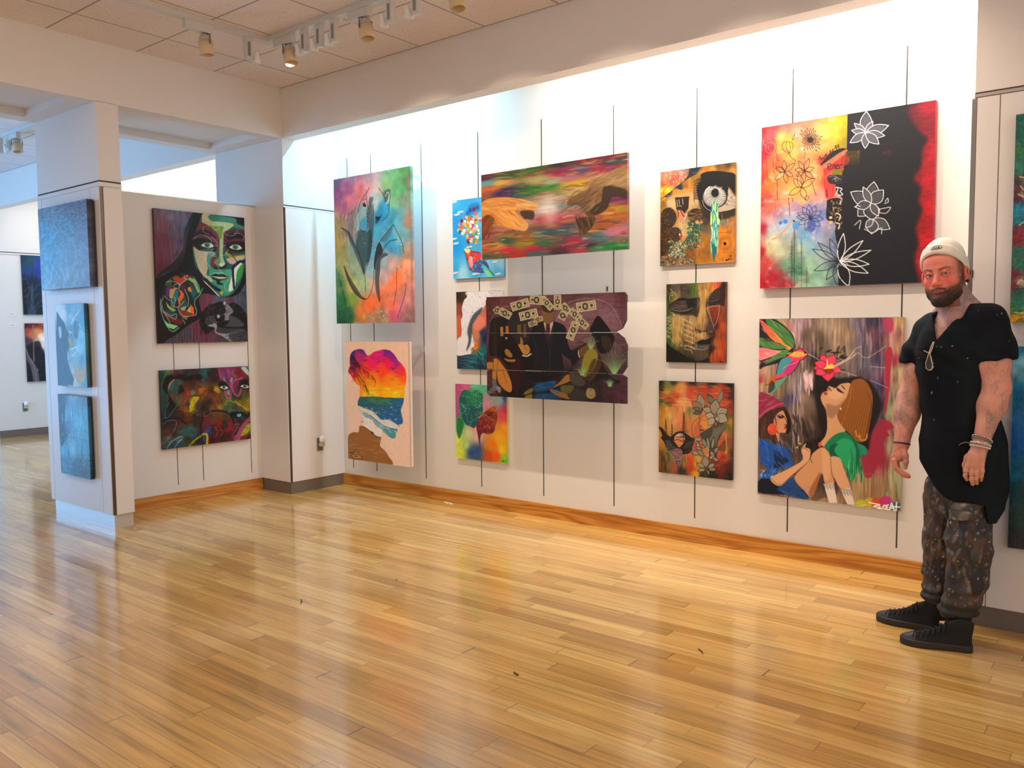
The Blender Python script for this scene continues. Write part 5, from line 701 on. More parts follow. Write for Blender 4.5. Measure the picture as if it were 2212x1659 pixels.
    A.mask(); A.ls('d8d8c8', 5, '160,1060 200,1100 250,1130 270,1190 290,1100 250,1080 250,1180 330,1190 390,1130', '290,930 340,930 320,980 270,960 290,930', '390,850 430,830 420,870 390,860', '330,950 400,890 450,870', '140,1170 130,1230 200,1290 290,1330 300,1270 240,1290 170,1250', '320,1190 340,1260 400,1300 520,1290', '180,910 240,895 320,920 340,960', '370,1340 400,1370 395,1388', '400,990 440,1100 430,1190', '150,1080 130,1180 230,1380', a=.85); A.ls('80b8a0', 7, '605,975 570,1050 520,1105 510,1160 535,1240 520,1290', '120,1100 120,1220 170,1370 250,1475 330,1430', '500,850 560,950 575,1040')
    # black and grey eye
    A.p('101012', '590,1260 640,1200 740,1150 830,1130 870,1180 900,1160 960,1140 1040,1190 1100,1260 1125,1330 1125,1470 1050,1440 900,1440 760,1430 700,1470 640,1500 570,1400 570,1300', .95, 12); A.p('44444a', '630,1310 740,1290 860,1280 1000,1320 1080,1410 900,1420 740,1400 650,1400', 1, 12); A.p('7c7c80', '860,1180 890,1160 955,1240 910,1290 900,1340 860,1340 840,1290 870,1240', 1, 4); A.b('101012', 800, 1310, 60, 60, 1, 4); A.b('b8bcc0', 785, 1300, 17, 20); A.p('101012', '740,1390 880,1350 910,1360 860,1410 780,1410', 1, 4); A.d(50, 640, 1170, 1100, 1300, '2c2c30 0a0a0c 505056', 100, 9, -40, 30, .7); A.d(36, 580, 1280, 720, 1500, '0c0c0e', 90, 12, 80, 25, .8)
    A.p('8c8c8c', '660,1410 750,1380 770,1420 760,1480 860,1500 960,1490 1070,1450 1000,1480 900,1520 940,1590 900,1580 830,1530 750,1490 740,1430', 1, 3); A.p('36363c', '960,1500 1100,1470 1125,1590 960,1590 930,1540', .9, 10); A.d(24, 900, 1450, 1110, 1590, '55555c 202024', 90, 9, -10, 20, .6); A.b('c8ccd8', 855, 1150, 16, 20, .7, 4)
def art_abstract_faces(A):
    A.g('80,200,0c3c48 150,150,2c6a50 200,150,5c8c38 260,150,8c4c38 100,400,1c4440 120,600,1c4848 100,800,1c4c50 100,1000,18282c 150,300,141416 250,250,181416 400,150,5c3c3c 350,200,3c1c20 500,200,182c30 600,160,30303c 700,150,3c2838 600,280,141418 750,250,18181c 850,150,1c5058 880,200,205c64 950,200,1c1818 1050,150,281c18 1050,300,241614 1150,150,78305c 1200,200,803464 1300,150,843870 1400,150,7c3460 1450,200,58502c 1500,150,701c2c 1600,200,701c28 1600,120,8c98a0 1660,150,384c60 1200,400,38141c 1300,420,7c3064 1400,480,7c3460 1450,350,7c2c50 1500,450,3c2424 1600,350,201018 260,400,2c6468 320,500,245458 400,350,2c5050 300,600,6c3820 350,650,405430 420,700,6c4820 470,500,5c2c1c 550,350,4c2018 650,350,442018 700,550,6c3c24 800,500,a0701c 850,480,a0501c 550,550,8c3830 480,700,803c1c 560,750,28284c 650,700,b0a010 650,850,a09818 740,750,40304c 830,630,784020 900,600,6c4020 520,850,a0501c 600,830,7c4c20 200,850,141216 300,900,20201c 450,950,301814 700,950,201414 850,800,181418 950,700,1c181c 1000,500,38201c 1050,600,5c2c1c 1090,480,8c7c14 1100,700,6c3c20 1050,650,90401c 1150,800,9c7820 1000,830,7c5028 900,850,282024 1200,700,4c3018 1300,800,305840 1250,600,506020 1250,720,687c28 1350,650,406030 1400,600,203428 1500,620,303418 1600,560,3c5c2c 1650,500,6c2428 1650,700,a07c14 1600,700,506028 1500,720,806818 1650,830,a08418 1400,800,28382c 1350,860,506c58 1400,950,141618 1500,950,4090a8 1600,950,14181c 1500,1050,2c1018 1650,1050,4c1c34 1550,1200,704058 1650,1150,9c9c28 1600,1280,8c8c24 1550,1350,6c1c3c 1450,1350,742c54 1650,1350,500c20 900,1050,6c2428 1000,1020,6c3424 1100,1000,802818 1150,1100,801c1c 1250,980,3c3820 1350,1080,7c1c28 1300,1200,8c1c2c 1200,1150,401c14 1000,1200,34141c 900,1200,6c2038 950,1250,20407c 850,1350,1c3048 1100,1300,4c1018 1200,1350,301c18 1300,1300,3c141c 1000,1400,3c0c1c 300,1050,2c1820 150,1100,201c20 450,1100,54241c 550,1020,5c2414 700,1080,28201c 600,1200,2c5c5c 650,1300,285c5c 500,1250,2c4040 400,1250,3c2c30 200,1260,502818 300,1300,3c1c20 200,1380,606464 150,1420,2c3840 400,1400,486470 300,1500,1c3c44 480,1480,1c4444 560,1400,302820 700,1300,201c20 750,1400,141820 650,1500,3c3c14')
    A.warp(10, 40); K = '101014'
    A.ls('58882c', 16, '210,130 130,260 90,380', a=.7); A.p(K, '100,400 160,260 250,215 300,250 300,300 220,380 190,480 210,560 250,620 300,700 350,780 380,830 300,840 220,850 200,700 210,600 130,520', .9, 8); A.p(K, '290,280 400,290 500,330 620,300 780,300 850,270 760,210 640,220 560,250 460,200 330,230', .8, 14); A.p('c08878', '290,300 320,310 250,380 210,480 200,480 215,390', .8, 6); A.p('14141a', '380,560 400,450 440,400 480,430 490,510 420,560', .85, 10)
    A.ls(K, 8, '600,470 640,465 700,460 760,435 810,438 800,425 740,430', '650,600 700,590 760,600 830,570 900,500', '330,720 420,830 470,900 600,910 700,850 760,780 850,700 930,600', '880,880 1000,870 1150,860 1250,890 1350,950 1400,1050 1420,1140', '800,1100 820,1000 880,960 1000,950', '200,1030 300,1000 400,1010 480,1080 560,1110 700,1060 820,980', '1110,100 1120,300 1140,460 1180,620 1220,760 1290,900 1350,920', '1350,920 1420,880 1500,870 1590,900'); A.ls(K, 34, '850,960 960,890 1100,870 1250,890 1340,950 1400,1080', '830,1000 800,1150 810,1280', '100,1060 250,1010 400,1010 520,1100', a=.8)
    A.p('b0a414', '660,620 740,610 770,640 700,740 640,860 600,900 590,860 610,720', 1, 3); A.p('b89018', '1055,430 1110,440 1140,470 1135,540 1040,500', .9, 4); A.ls('1c6470', 22, '880,120 890,220 850,280', '830,280 880,440', a=.7); A.ls('1c7880', 14, '215,720 150,880 150,1010 230,960 310,850 450,640', a=.8); A.ls('a03c5c', 12, '590,560 520,680 430,850', a=.8); A.ls('b05048', 12, '740,330 700,440', a=.6); A.b('a83018', 572, 540, 22, 24); A.p('5c7c58', '620,530 660,510 690,540 660,580 620,570', .9, 3); A.l('c89858', 4, '620,520 660,505 695,535 670,580 620,580')
    A.ls('a04878', 34, '1130,110 1180,280 1230,300 1290,420 1340,560 1330,640 1290,640 1240,540', '1300,120 1330,300 1360,420', '1400,120 1380,200 1450,270 1380,340 1320,400 1350,440', a=.7); A.ls('b04c74', 28, '1560,265 1480,290 1390,350 1370,460 1420,560 1480,600 1520,540 1540,460', '1240,490 1280,620 1330,660 1350,560', a=.9); A.p('6890b8', '1215,230 1250,330 1215,330'); A.p('7098c0', '1370,250 1385,300 1350,350 1340,310'); A.p('7890b0', '1290,480 1330,560 1310,590 1280,540'); A.p('c0d0c8', '1540,90 1690,250 1690,180 1620,80', .9, 4); A.p('7c1c20', '1430,100 1540,110 1650,270 1560,260 1450,280', .5, 20)
    for x, y, q in ((1222, 440, 1), (1605, 420, 1.05)):
        A.p(K, [(x-100, y-80), (x, y-110), (x+90, y-20), (x+95, y+30), (x, y+60), (x-80, y+20)], .85, 14); A.p('c8ccc4', [(x-75*q, y), (x-20, y-28), (x+30, y-22), (x+78*q, y+16), (x+20, y+38), (x-40, y+26)]); A.b('405848', x, y-2, 33, 30); A.b('101614', x, y-2, 15, 15); A.b('d8e0dc', x+6, y-8, 5, 5); A.l(K, 8, [(x-84, y-2), (x-20, y-38), (x+40, y-30), (x+88, y+20)]); A.l(K, 6, [(x-60, y+14), (x+10, y+46), (x+80, y+24)])
    A.ls('c8a020', 16, '1430,690 1470,740 1550,780 1640,850', a=.9); A.ls('b8c030', 12, '1270,700 1350,690 1420,730', a=.7); A.ls('181818', 7, '1340,780 1380,810 1430,770'); A.ls('9cc0a8', 4, '1340,790 1385,800 1430,760', '1160,500 1190,640 1240,790 1300,900 1340,900 1400,870 1500,870 1590,890', '1690,960 1600,1030 1520,1130 1440,1240 1440,1290', '1420,1120 1500,1110'); A.p(K, '1330,910 1420,880 1540,890 1600,910 1520,1000 1420,1000', .9, 5); A.p('5098b8', '1455,940 1530,925 1540,960 1480,985', .95, 3)
    A.p(K, '1430,1280 1500,1150 1600,1000 1690,890 1690,960 1600,1030 1500,1180 1430,1340', .9, 4); A.p('9c4870', '1400,1400 1450,1300 1560,1120 1690,990 1690,1060 1620,1130 1540,1290 1500,1400', .95, 6); A.p('98a424', '1530,1330 1600,1180 1690,1090 1690,1220 1600,1300', 1, 5); A.ls('801c2c', 10, '1520,1330 1590,1200 1690,1090', '1530,1390 1600,1330 1660,1300 1650,1340', a=.7)
    A.b('3c2418', 1240, 1120, 42, 80, 1, 5, -12); A.l(K, 5, '1200,1060 1190,1180 1230,1200 1280,1160 1260,1070 1210,1040'); A.ls('c89878', 5, '1060,1160 1095,1230 1090,1300 1060,1350', '880,940 850,960 870,970 940,950 985,890 930,880 880,900 850,950', a=.85); A.ls('a83028', 6, '1130,1300 1110,1260 1150,1220 1200,1240 1190,1300 1140,1330', '1060,1180 1100,1250'); A.b('180c0c', 1145, 1265, 14, 10); A.b('180c0c', 1155, 1305, 12, 9); A.p('2c5c30', '1020,1030 1080,940 1130,935 1060,1030', .8, 4); A.p('2c4c98', '860,1240 930,1190 1000,1150 980,1220 920,1280 870,1290', .7, 8)
    A.ls('c0a818', 40, '840,1300 900,1300 920,1360 910,1480', a=.95); A.ls('8c8418', 34, '590,1510 700,1400 800,1330', a=.9); A.ls('3c6470', 34, '850,1350 870,1430', a=.6); A.p('2c6464', '380,1230 560,1180 720,1190 710,1330 520,1330 400,1290', .6, 24); A.ls('1c1c20', 5, '495,1240 540,1235 520,1240 515,1290', '550,1250 580,1245 585,1285 560,1285 555,1255', '600,1240 605,1285', '620,1285 625,1240 650,1285 655,1240', '670,1240 668,1285 700,1280', '520,1290 680,1290', '500,1235 700,1228', a=.8)
    A.ls('8c98a8', 8, '110,1480 200,1370 300,1250 350,1120 350,1050', '100,1120 200,1050 330,1040', a=.7); A.ls('88b0c0', 14, '180,1550 260,1440 370,1370 460,1340 450,1390 390,1440 320,1540', a=.8); A.ls('6888a0', 8, '120,1550 110,1400 200,1330', a=.5); A.p('3c3c44', '715,970 725,890 790,940', .9, 3); A.ls('18304c', 14, '990,690 1060,780 1120,860', a=.9); A.ls('a8a8b0', 3, '630,460 700,450 760,425', '800,640 790,720 740,790 650,870', '600,1110 700,1080 760,1040', a=.6)
    A.tex(.22, 40, 40, 4)
def art_blue_mist(A):
    A.g('30,90,5c7488 60,100,607890 120,70,64708c 180,60,605c7c 240,50,585874 290,40,50506c 40,200,4890b8 80,250,3c98c8 120,170,5484a8 180,180,4484a4 240,180,5c6c8c 290,150,646480 60,350,4ca4cc 100,350,5490b8 180,350,6890b0 240,350,6c8ca4 290,350,7080a0 60,450,64a8cc 120,450,7098b8 180,450,78a0b8 240,450,7894ac 290,500,74809c 60,520,7cacc8 120,520,7898ac 200,510,70909c 280,510,6c7c94')
    A.tex(.28, 16, 16, 4); A.d(330, 25, 40, 300, 535, '88a4c0 4c5c74 a0b8cc 3c4c64 7090b0 9c8ca0 586c88', 9, 2.5, 70, 60, .55); A.d(90, 180, 60, 300, 540, '9c8ca4 50546c a8a8bc', 10, 2.5, 70, 50, .5)
def art_dark_resin(A):
    # black and cyan, with the bright window reflection painted in
    A.g('120,650,d8f0f8 150,680,e0f0f8 180,650,60a8c8 240,640,70b8d8 265,650,5090b0 200,700,90c8e0 250,720,48a0c8 200,780,4c8cac 250,800,80d0f0 150,850,1c2c38 130,900,182430 140,1000,1c302c 150,1060,20342c 190,850,8c8c60 200,900,88c8e0 240,870,90e0ff 200,1000,a8d0dc 260,950,58a0c0 240,1040,c8b060 220,1070,c8d8d8 270,1080,60a0b8', 3)
    A.p('040506', '112,665 132,700 155,730 180,800 185,850 172,900 170,940 190,1000 210,1050 204,1085 150,1075 118,1085 120,900 112,860', 1, 0, 0); A.p('c8e8f0', '122,760 135,755 140,800 130,820', .9, 2); A.p('b8a040', '180,810 200,850 190,860 180,840'); A.p('c8a430', '205,950 225,1000 245,1010 270,960 272,1030 250,1075 225,1060 210,1000', .85, 4); A.p('2c4858', '215,720 235,740 232,810 215,820 205,780', .8, 5); A.ls('e0f8ff', 5, '240,660 200,720 195,740', '185,780 200,790', '190,880 230,870 220,900 200,920', '180,940 175,900'); A.ls('385058', 3, '130,860 150,900 160,960', '165,950 195,1060', '120,840 145,850'); A.d(70, 180, 650, 275, 1080, 'c0e8f8 3c7890 f0ffff 2c5868', 30, 4, 75, 30, .6)
def art_blue_resin(A):  # icy blue drips; the window reflection is painted in as pale cyan
    A.g('130,1150,20282c 150,1160,48606c 200,1150,80a8c0 270,1160,506c7c 135,1250,181c20 140,1350,202830 165,1250,70b8e0 200,1250,60b0e0 240,1300,68c8f0 280,1250,50a0c8 150,1450,5cc0f0 200,1450,88d8f8 250,1450,58b8e8 180,1520,4890b8 150,1580,5090b0 220,1560,486878 270,1600,3c5460 250,1550,406070', 3)
    A.p('06080a', '125,1140 163,1150 160,1250 152,1330 158,1400 140,1440 133,1300', 1, 3, 0); A.d(110, 140, 1150, 290, 1560, '90e0ff 387ca0 c8f4ff 2c5c80 60b8e8', 60, 5, 88, 6, .6); A.d(40, 135, 1480, 300, 1610, '384c58 80a8bc 283840', 34, 4, 40, 50, .6); A.ls('1c2830', 3, '255,1420 250,1500 245,1560', '260,1440 250,1520', a=.7)
def art_green_texture(A):
    A.g('170,60,1c5c54 200,60,1c6458 180,200,1c6458 200,300,3c7444 180,360,2c7058 170,450,1c7468 200,430,3c8474 170,520,38303c 200,500,7c6c44 180,600,541c30 200,620,b0a080 170,650,48102c 180,720,0c7c98 200,760,1888a0 170,820,107888 160,900,781c30 200,900,84243c 160,960,7c1c2c 200,980,8c2c3c 180,1040,1c6c5c 180,1150,1c6c5c 150,1220,702030 190,1280,b8a888 150,1300,6c1c2c 180,1350,14544c 180,1430,18705c 170,1500,147464 150,1540,d89018 190,1530,d09010 160,1570,d89820 200,1590,1c6454')
    for y, h, c in ((60, 400, '1c6458'), (450, 120, '38303c'), (600, 60, '541c30'), (740, 120, '1888a0'), (920, 110, '84243c'), (1100, 160, '1c6c5c'), (1250, 80, '6c1c2c'), (1420, 120, '18705c'), (1540, 60, 'd09010')):
        A.p(c, [(225, y-h/2), (330, y-h/2-40), (460, y-h/2-10), (620, y-h/2-70), (900, y-h/2-60), (900, y+h/2-60), (620, y+h/2-50), (460, y+h/2+10), (330, y+h/2-30), (225, y+h/2)], .85, 12)
    A.tex(.3, 14, 14); K = '181418'; A.ls(K, 5, '160,505 214,480', '160,540 190,570 214,600', '155,600 180,620 214,690', '150,860 190,840 214,850', '150,990 180,970 214,960', '135,1240 180,1215 214,1220', '135,1330 214,1320', '132,1510 180,1495 214,1490', '140,1595 170,1560 214,1545'); A.ls('d8c8a0', 8, '185,490 214,495', '190,560 214,590', '175,620 214,640', '180,850 214,830', '165,1290 190,1260 214,1270', '145,1500 190,1505 214,1500'); A.d(60, 135, 50, 214, 1590, '2c8474 104840 48a08c', 30, 5, 80, 40, .5)
def art_blue_field(A):
    A.g('2192,760,2c88b0 2212,760,2c90b8 2192,800,70b0c8 2212,780,80b8cc 2192,850,1c80b0 2212,860,1c78b0 2190,950,1c68b0 2212,950,1c60b0 2190,1020,1c7090 2185,1060,184c58 2212,1060,18505c 2185,1120,18403c 2212,1120,1c4844 2183,1160,202c38 2212,1165,242c38'); A.tex(.25, 20, 20)
def art_night_tree(A):
    A.g('170,140,102c44 250,180,18484c 330,130,204070 300,200,2040a0 240,250,183c70 330,280,1c388c 200,330,101c40 280,330,142440 190,420,10141c 250,450,182430 330,420,14243c 220,560,101820 300,560,141c28 350,500,182838')
    A.b('0c1018', 215, 370, 26, 50, .8, 10); T = '38485c'; A.p(T, '250,380 270,360 275,480 290,600 230,600 250,480', .8, 6)
    A.ls('3c5468', 5, '265,600 262,450 300,370 340,350', '270,420 240,370 215,310 185,310', '235,600 225,470 240,380 200,410', '262,500 300,440 350,430', '270,560 320,500 350,490', '240,440 190,460', '290,600 310,540 360,530', a=.8); A.ls('142434', 4, '215,370 200,260', '250,330 270,230 260,180', '290,330 310,200', a=.7); A.d(30, 180, 480, 350, 600, '202c38 0c1018', 40, 4, 70, 40, .6)
def art_sunset_tree(A):
    A.g('200,690,301420 250,690,601c24 300,680,702824 350,690,904428 230,740,a84438 250,760,c86840 300,740,e08848 330,780,f8e0c0 350,800,fff0dc 280,780,d87840 210,810,402c38 250,820,503c44 300,820,b8a098 350,850,e0d0c8 240,880,282428 300,880,202024 350,950,303040 220,950,241c20 260,1000,302c30 330,1050,242834 230,1100,201c20 300,1120,282c34 370,1100,28344c')
    A.p('18181c', '220,860 260,830 320,820 345,880 365,940 370,1140 230,1140 215,900', .8, 8); A.p('605860', '210,860 235,930 270,980 310,1060 320,1150 280,1150 250,1020 220,960', 1, 4); A.l('8c7c80', 7, '270,690 275,850 278,980', .9); A.ls('8c7c7c', 5, '212,870 240,950 280,1020 300,1140', '310,1060 308,1040')
FK=(700,340,4.366); FC=(960,300,5.183); FM=(970,610,4.1475); FE=(1415,340,6.914); FF=(1430,600,8.508); FT=(1412,812,7.09)
FL=(1620,200,3.770); FG=(1620,670,3.6857); FB=(325,440,5.35); FA=(340,785,8.51); FO=(80,420,2.633); FS=(730,720,5.53); FR=(2150,240,3.456); FLB=(0,520,3.77)
# art function, sketch frame, plane (axis, value), extent along the wall, z extent, samples per metre
PL = {
 'kiss': ('art_kiss', FK, ('y', -.29), .295, 1.228, 1.484, 2.718, 255),
 'silhouette': ('art_silhouette', FS, ('y', -.29), .405, 1.172, .310, 1.331, 275),
 'balloons': ('art_balloons', FC, ('y', -.03), 1.436, 1.955, 1.832, 2.452, 290),
 'sweeps': ('art_sweeps', FC, ('y', -.29), 1.966, 3.205, 1.941, 2.559, 350),
 'wave': ('art_wave', FM, ('y', -.03), 1.464, 1.935, 1.108, 1.726, 300),
 'two_faces': ('art_two_faces', FM, ('y', -.03), 1.440, 1.970, .380, .985, 300),
 'money': ('art_money', FM, ('y', -.29), 2.0, 3.20, .930, 1.664, 330),
}
PL.update({
 'eye': ('art_eye', FE, ('y', -.03), 3.305, 3.828, 1.838, 2.455, 420),
 'closed_eyes': ('art_closed_eyes', FF, ('y', -.03), 3.352, 3.770, 1.199, 1.716, 420),
 'trees_woman': ('art_trees_woman', FT, ('y', -.03), 3.298, 3.822, .450, 1.072, 420),
 'flowers': ('art_flowers', FL, ('y', -.05), 4.004, 4.968, 1.664, 2.634, 420),
})
PL.update({
 'girls': ('art_girls', FG, ('y', -.03), 3.995, 4.830, .383, 1.478, 400),
 'big_face': ('art_big_face', FB, ('x', -.384), -1.552, -.726, 1.335, 2.412, 270),
 'abstract_faces': ('art_abstract_faces', FA, ('x', -.384), -1.548, -.729, .474, 1.118, 270),
 'blue_mist': ('art_blue_mist', FO, ('y', -2.225), -.862, -.060, 1.758, 2.378, 300),
 'dark_resin': ('art_dark_resin', FO, ('y', -2.205), -.700, -.217, 1.027, 1.644, 300),
 'blue_resin': ('art_blue_resin', FO, ('y', -2.205), -.715, -.228, .345, .960, 300),
 'green_texture': ('art_green_texture', FR, ('y', -.65), 5.425, 5.98, 1.445, 2.37, 320),
 'blue_field': ('art_blue_field', (0, 0, 1), ('y', -.65), 5.445, 5.98, .408, 1.335, 300),
 'night_tree': ('art_night_tree', FLB, ('x', -6.34), -.228, .36, 1.668, 2.475, 150),
 'sunset_tree': ('art_sunset_tree', FLB, ('x', -6.34), -.222, .36, .745, 1.548, 150),
})
# ---------------------------------------------------------------- hanging the pictures
_Mi = cam.matrix_world.inverted()
def px_of(co):
    v = _Mi @ Vector(co); return (1106+FPX*v.x/-v.z, 829.5-FPX*v.y/-v.z)
def art_material(name, rough=.45, coat=0, gain=1.0, bump=.15, bs=220):
    t = NT(name); a = t.n('Attribute', attribute_name='paint')
    if gain != 1:
        mx = t.n('Mix', data_type='RGBA', blend_type='MULTIPLY'); mx.inputs[0].default_value = 1; t.l(a.outputs['Color'], mx.inputs[6]); mx.inputs[7].default_value = (gain, gain, gain, 1); t.l(mx.outputs[2], t.b.inputs['Base Color'])
    else: t.l(a.outputs['Color'], t.b.inputs['Base Color'])
    t.set(Roughness=rough); t.b.inputs['Specular IOR Level'].default_value = .3; t.b.inputs['Coat Weight'].default_value = coat; t.b.inputs['Coat Roughness'].default_value = .04
    tc = t.n('TexCoord'); nz = t.n('TexNoise'); nz.inputs['Scale'].default_value = bs; nz.inputs['Detail'].default_value = 3; t.l(tc.outputs['Object'], nz.inputs['Vector'])
    b = t.n('Bump'); b.inputs['Strength'].default_value = bump; b.inputs['Distance'].default_value = .003; t.l(nz.outputs[0], b.inputs['Height']); t.l(b.outputs[0], t.b.inputs['Normal'])
    if coat: t.l(b.outputs[0], t.b.inputs['Coat Normal'])
    return t.m
def canvas_mesh(name, C_, plane, a0, a1, z0, z1, depth, side, keep, mat, parent=None):
    H, W = C_.shape[:2]; ax, v = plane; C_ = C_**1.05
    u = np.linspace(a0, a1, W); zz = np.linspace(z1, z0, H); U, Z = np.meshgrid(u, zz); n = W*H
    F = np.zeros((n*2, 3)); 
    for k, off in ((0, 0), (1, depth)):
        s = slice(k*n, (k+1)*n)
        if ax == 'y': F[s, 0] = U.ravel(); F[s, 1] = v+off
        else: F[s, 1] = U.ravel(); F[s, 0] = v-off
        F[s, 2] = Z.ravel()
    K = np.ones((H-1, W-1), bool) if keep is None else keep
    I = np.arange(n).reshape(H, W); jj, ii = np.nonzero(K)
    q = [np.stack([I[jj, ii], I[jj+1, ii], I[jj+1, ii+1], I[jj, ii+1]], 1)]
    Kp = np.pad(K, 1); c = Kp[1:-1, 1:-1]
    for (dj, di), (p0, p1) in (((-1, 0), ((0, 1), (0, 0))), ((1, 0), ((1, 0), (1, 1))), ((0, -1), ((0, 0), (1, 0))), ((0, 1), ((1, 1), (0, 1)))):
        nb = Kp[1+dj:Kp.shape[0]-1+dj, 1+di:Kp.shape[1]-1+di]; j2, i2 = np.nonzero(c & ~nb)
        a = I[j2+p0[0], i2+p0[1]]; b = I[j2+p1[0], i2+p1[1]]; q.append(np.stack([a, b, b+n, a+n], 1))
    nf = len(q[0]); Q = np.vstack(q); used = np.unique(Q); rm = np.zeros(n*2, int); rm[used] = np.arange(len(used)); Q = rm[Q]; F = F[used]
    lin = np.where(C_ <= .04045, C_/12.92, ((C_+.055)/1.055)**2.4).reshape(-1, 3); col = np.ones((n*2, 4)); col[:n, :3] = lin; col[n:, :3] = lin if side is None else srgb(side); col = col[used]
    me = bpy.data.meshes.new(name); me.vertices.add(len(F)); me.vertices.foreach_set('co', F.ravel()); me.loops.add(Q.size); me.loops.foreach_set('vertex_index', Q.ravel())
    me.polygons.add(len(Q)); me.polygons.foreach_set('loop_start', np.arange(0, Q.size, 4)); me.polygons.foreach_set('loop_total', np.full(len(Q), 4)); me.update(calc_edges=True)
    at = me.color_attributes.new('paint', 'FLOAT_COLOR', 'POINT'); at.data.foreach_set('color', col.ravel()); me.validate()
    return link(name, me, mat, parent)
m_art = art_material('acrylic_on_canvas', .55, 0, .92); m_gloss = art_material('poured_resin', .42, .22, 1.0, 1.0, 30); m_satin = art_material('glazed_canvas', .35, .3, 1, .5, 60); m_rough = art_material('textured_impasto', .4, .2, 1.1, .9, 45); m_art2 = art_material('acrylic_on_canvas_brightened', .5, .1, 1.22)  # last one: brighter copy of the acrylic, extra light put into the paint
# name: label, depth, side colour, material
LB = {
 'kiss': ('tall watercolour-style painting of a couple kissing, blue and pink, held out from the wall', .03, None, m_art2),
 'silhouette': ('painting of a head silhouette filled with a red sunset and surf, below the kissing couple', .035, 'e6ddd6', m_art2),
 'balloons': ('blue sky painting with a cluster of colourful balloons, half hidden behind the streaked panorama', .028, '2a6a98', m_art),
 'sweeps': ('wide painting of ochre and brown sweeps over horizontal multicoloured streaks', .03, '7a5a50', m_art),
 'wave': ('small painting of white foam over orange and teal, half hidden behind the banknote painting', .028, 'c8c0b8', m_art),
 'two_faces': ('small rainbow painting of a green face meeting a red face, lowest of its column', .028, 'b8b070', m_art2),
 'money': ('wide dark painting on three planks of a suited man under flying banknotes', .022, '3a2420', m_art),
 'eye': ('orange collage painting of a large dark eye crying a green tear', .028, 'b89868', m_art),
 'closed_eyes': ('brown and orange painting of a face with closed eyes and dark lips', .028, '5a3424', m_art),
 'trees_woman': ('painting of dark fir trees beside a woman with grey petals for hair', .028, '2a2420', m_art),
 'flowers': ('large square painting, rainbow on the left, black with white flowers on the right', .045, 'c02028', m_art),
 'girls': ('large painting of two women, one in green, with a hummingbird and a pink flower', .025, 'd8ccc0', m_art2),
 'big_face': ('painting of a green woman\'s face with a patchwork head and a grey eye below it', .028, '2a2430', m_art2),
 'abstract_faces': ('landscape-format painting of dark multicoloured overlapping faces with two pale eyes', .028, '3a4030', m_art2),
 'blue_mist': ('square misty blue textured painting, uppermost on the column', .05, '2a2420', m_rough),
 'dark_resin': ('glossy narrow black and cyan painting with a yellow patch, middle of the column', .03, '08080a', m_gloss),
 'blue_resin': ('glossy narrow icy blue drip painting, lowest on the column', .03, '08080a', m_gloss),
 'green_texture': ('teal and maroon textured painting at the right edge of the photo', .04, '16403c', m_rough),
 'blue_field': ('plain blue painting darkening downwards at the right edge, behind the man', .04, '1a3448', m_satin),
 'night_tree': ('dark blue painting of a bare tree in the far left bay, above the sunset one', .025, '283040', m_art2),
 'sunset_tree': ('painting of a dark tree against an orange sunset in the far left bay', .025, '302428', m_art2)}
PICS = {}
for key, (fn, fr, pl, a0, a1, z0, z1, ppm) in PL.items():
    W, H = int(abs(a1-a0)*ppm), int((z1-z0)*ppm)
    cs = [(a0, z1), (a1, z1), (a1, z0), (a0, z0)]; q = [px_of((a, pl[1], z) if pl[0] == 'y' else (pl[1], a, z)) for a, z in cs]
    A = Art(q, W, H, fr, seed=len(key)*7+3); globals()[fn](A); lab, dp, side, mat = LB[key]
    c0 = ((a0+a1)/2, pl[1], z0) if pl[0] == 'y' else (pl[1], (a0+a1)/2, z0)
    if key == 'money':
        root = empty('plank_painting', (0, 0, 0), label=lab, cat='painting'); yy, xx = np.mgrid[0:H-1, 0:W-1]; bb = (0, W-1, 0, H-1, xx+1., yy+1.)
        for out in ('338,142 300,120 1000,110 1560,86 1582,112 1580,340 1545,410 1480,448 1000,452 345,456 320,400 325,200', '345,460 1000,456 1500,452 1560,500 1586,560 1582,760 1540,822 1000,798 400,780 345,785 320,740 315,500',
                    '345,789 500,788 1000,802 1540,826 1582,850 1584,1095 1000,1060 380,1026 345,990 322,900'):
            canvas_mesh('plank', A.c, pl, a0, a1, z0, z1, dp, side, A._sd(A.T(out), bb) < 0, mat, root)
        o = root
    else:
        o = canvas_mesh('painting', A.c, pl, a0, a1, z0, z1, dp, side, None, mat); tag(o, lab, 'painting')
    PICS[key] = o
# ---------------------------------------------------------------- shelf brackets that hold four of the pictures off the wall
m_white = plain('white_enamel', (.78, .77, .75), .35)
def bracket(name, x, z, parent=None):
    bm = bmesh.new(); P = [(0, .0), (-.258, .0), (-.258, -.012), (-.10, -.026), (0, -.055)]
    f = [bm.verts.new((x-.002, y, z+dz)) for y, dz in P]; g = [bm.verts.new((x+.002, y, z+dz)) for y, dz in P]
    bm.faces.new(f); bm.faces.new(g[::-1])
    for i in range(5): bm.faces.new((f[i], f[(i+1) % 5], g[(i+1) % 5], g[i]))
    return obj(name, bm, m_steel, parent)
tag(bracket('shelf_bracket', 1.066, 2.700), 'steel bracket at the upper right edge of the kissing couple painting', 'bracket')
tag(bracket('shelf_bracket', 1.066, 1.290), 'steel bracket at the upper right edge of the sunset head painting', 'bracket')
for key, z in (('kiss', 2.6), ('silhouette', 1.25)): bracket('hanger_bracket', .449, z, PICS[key])
for x in (2.306, 2.926): bracket('hanger_bracket', x, 2.45, PICS['sweeps']); bracket('hanger_bracket', x, 1.55, PICS['money'])
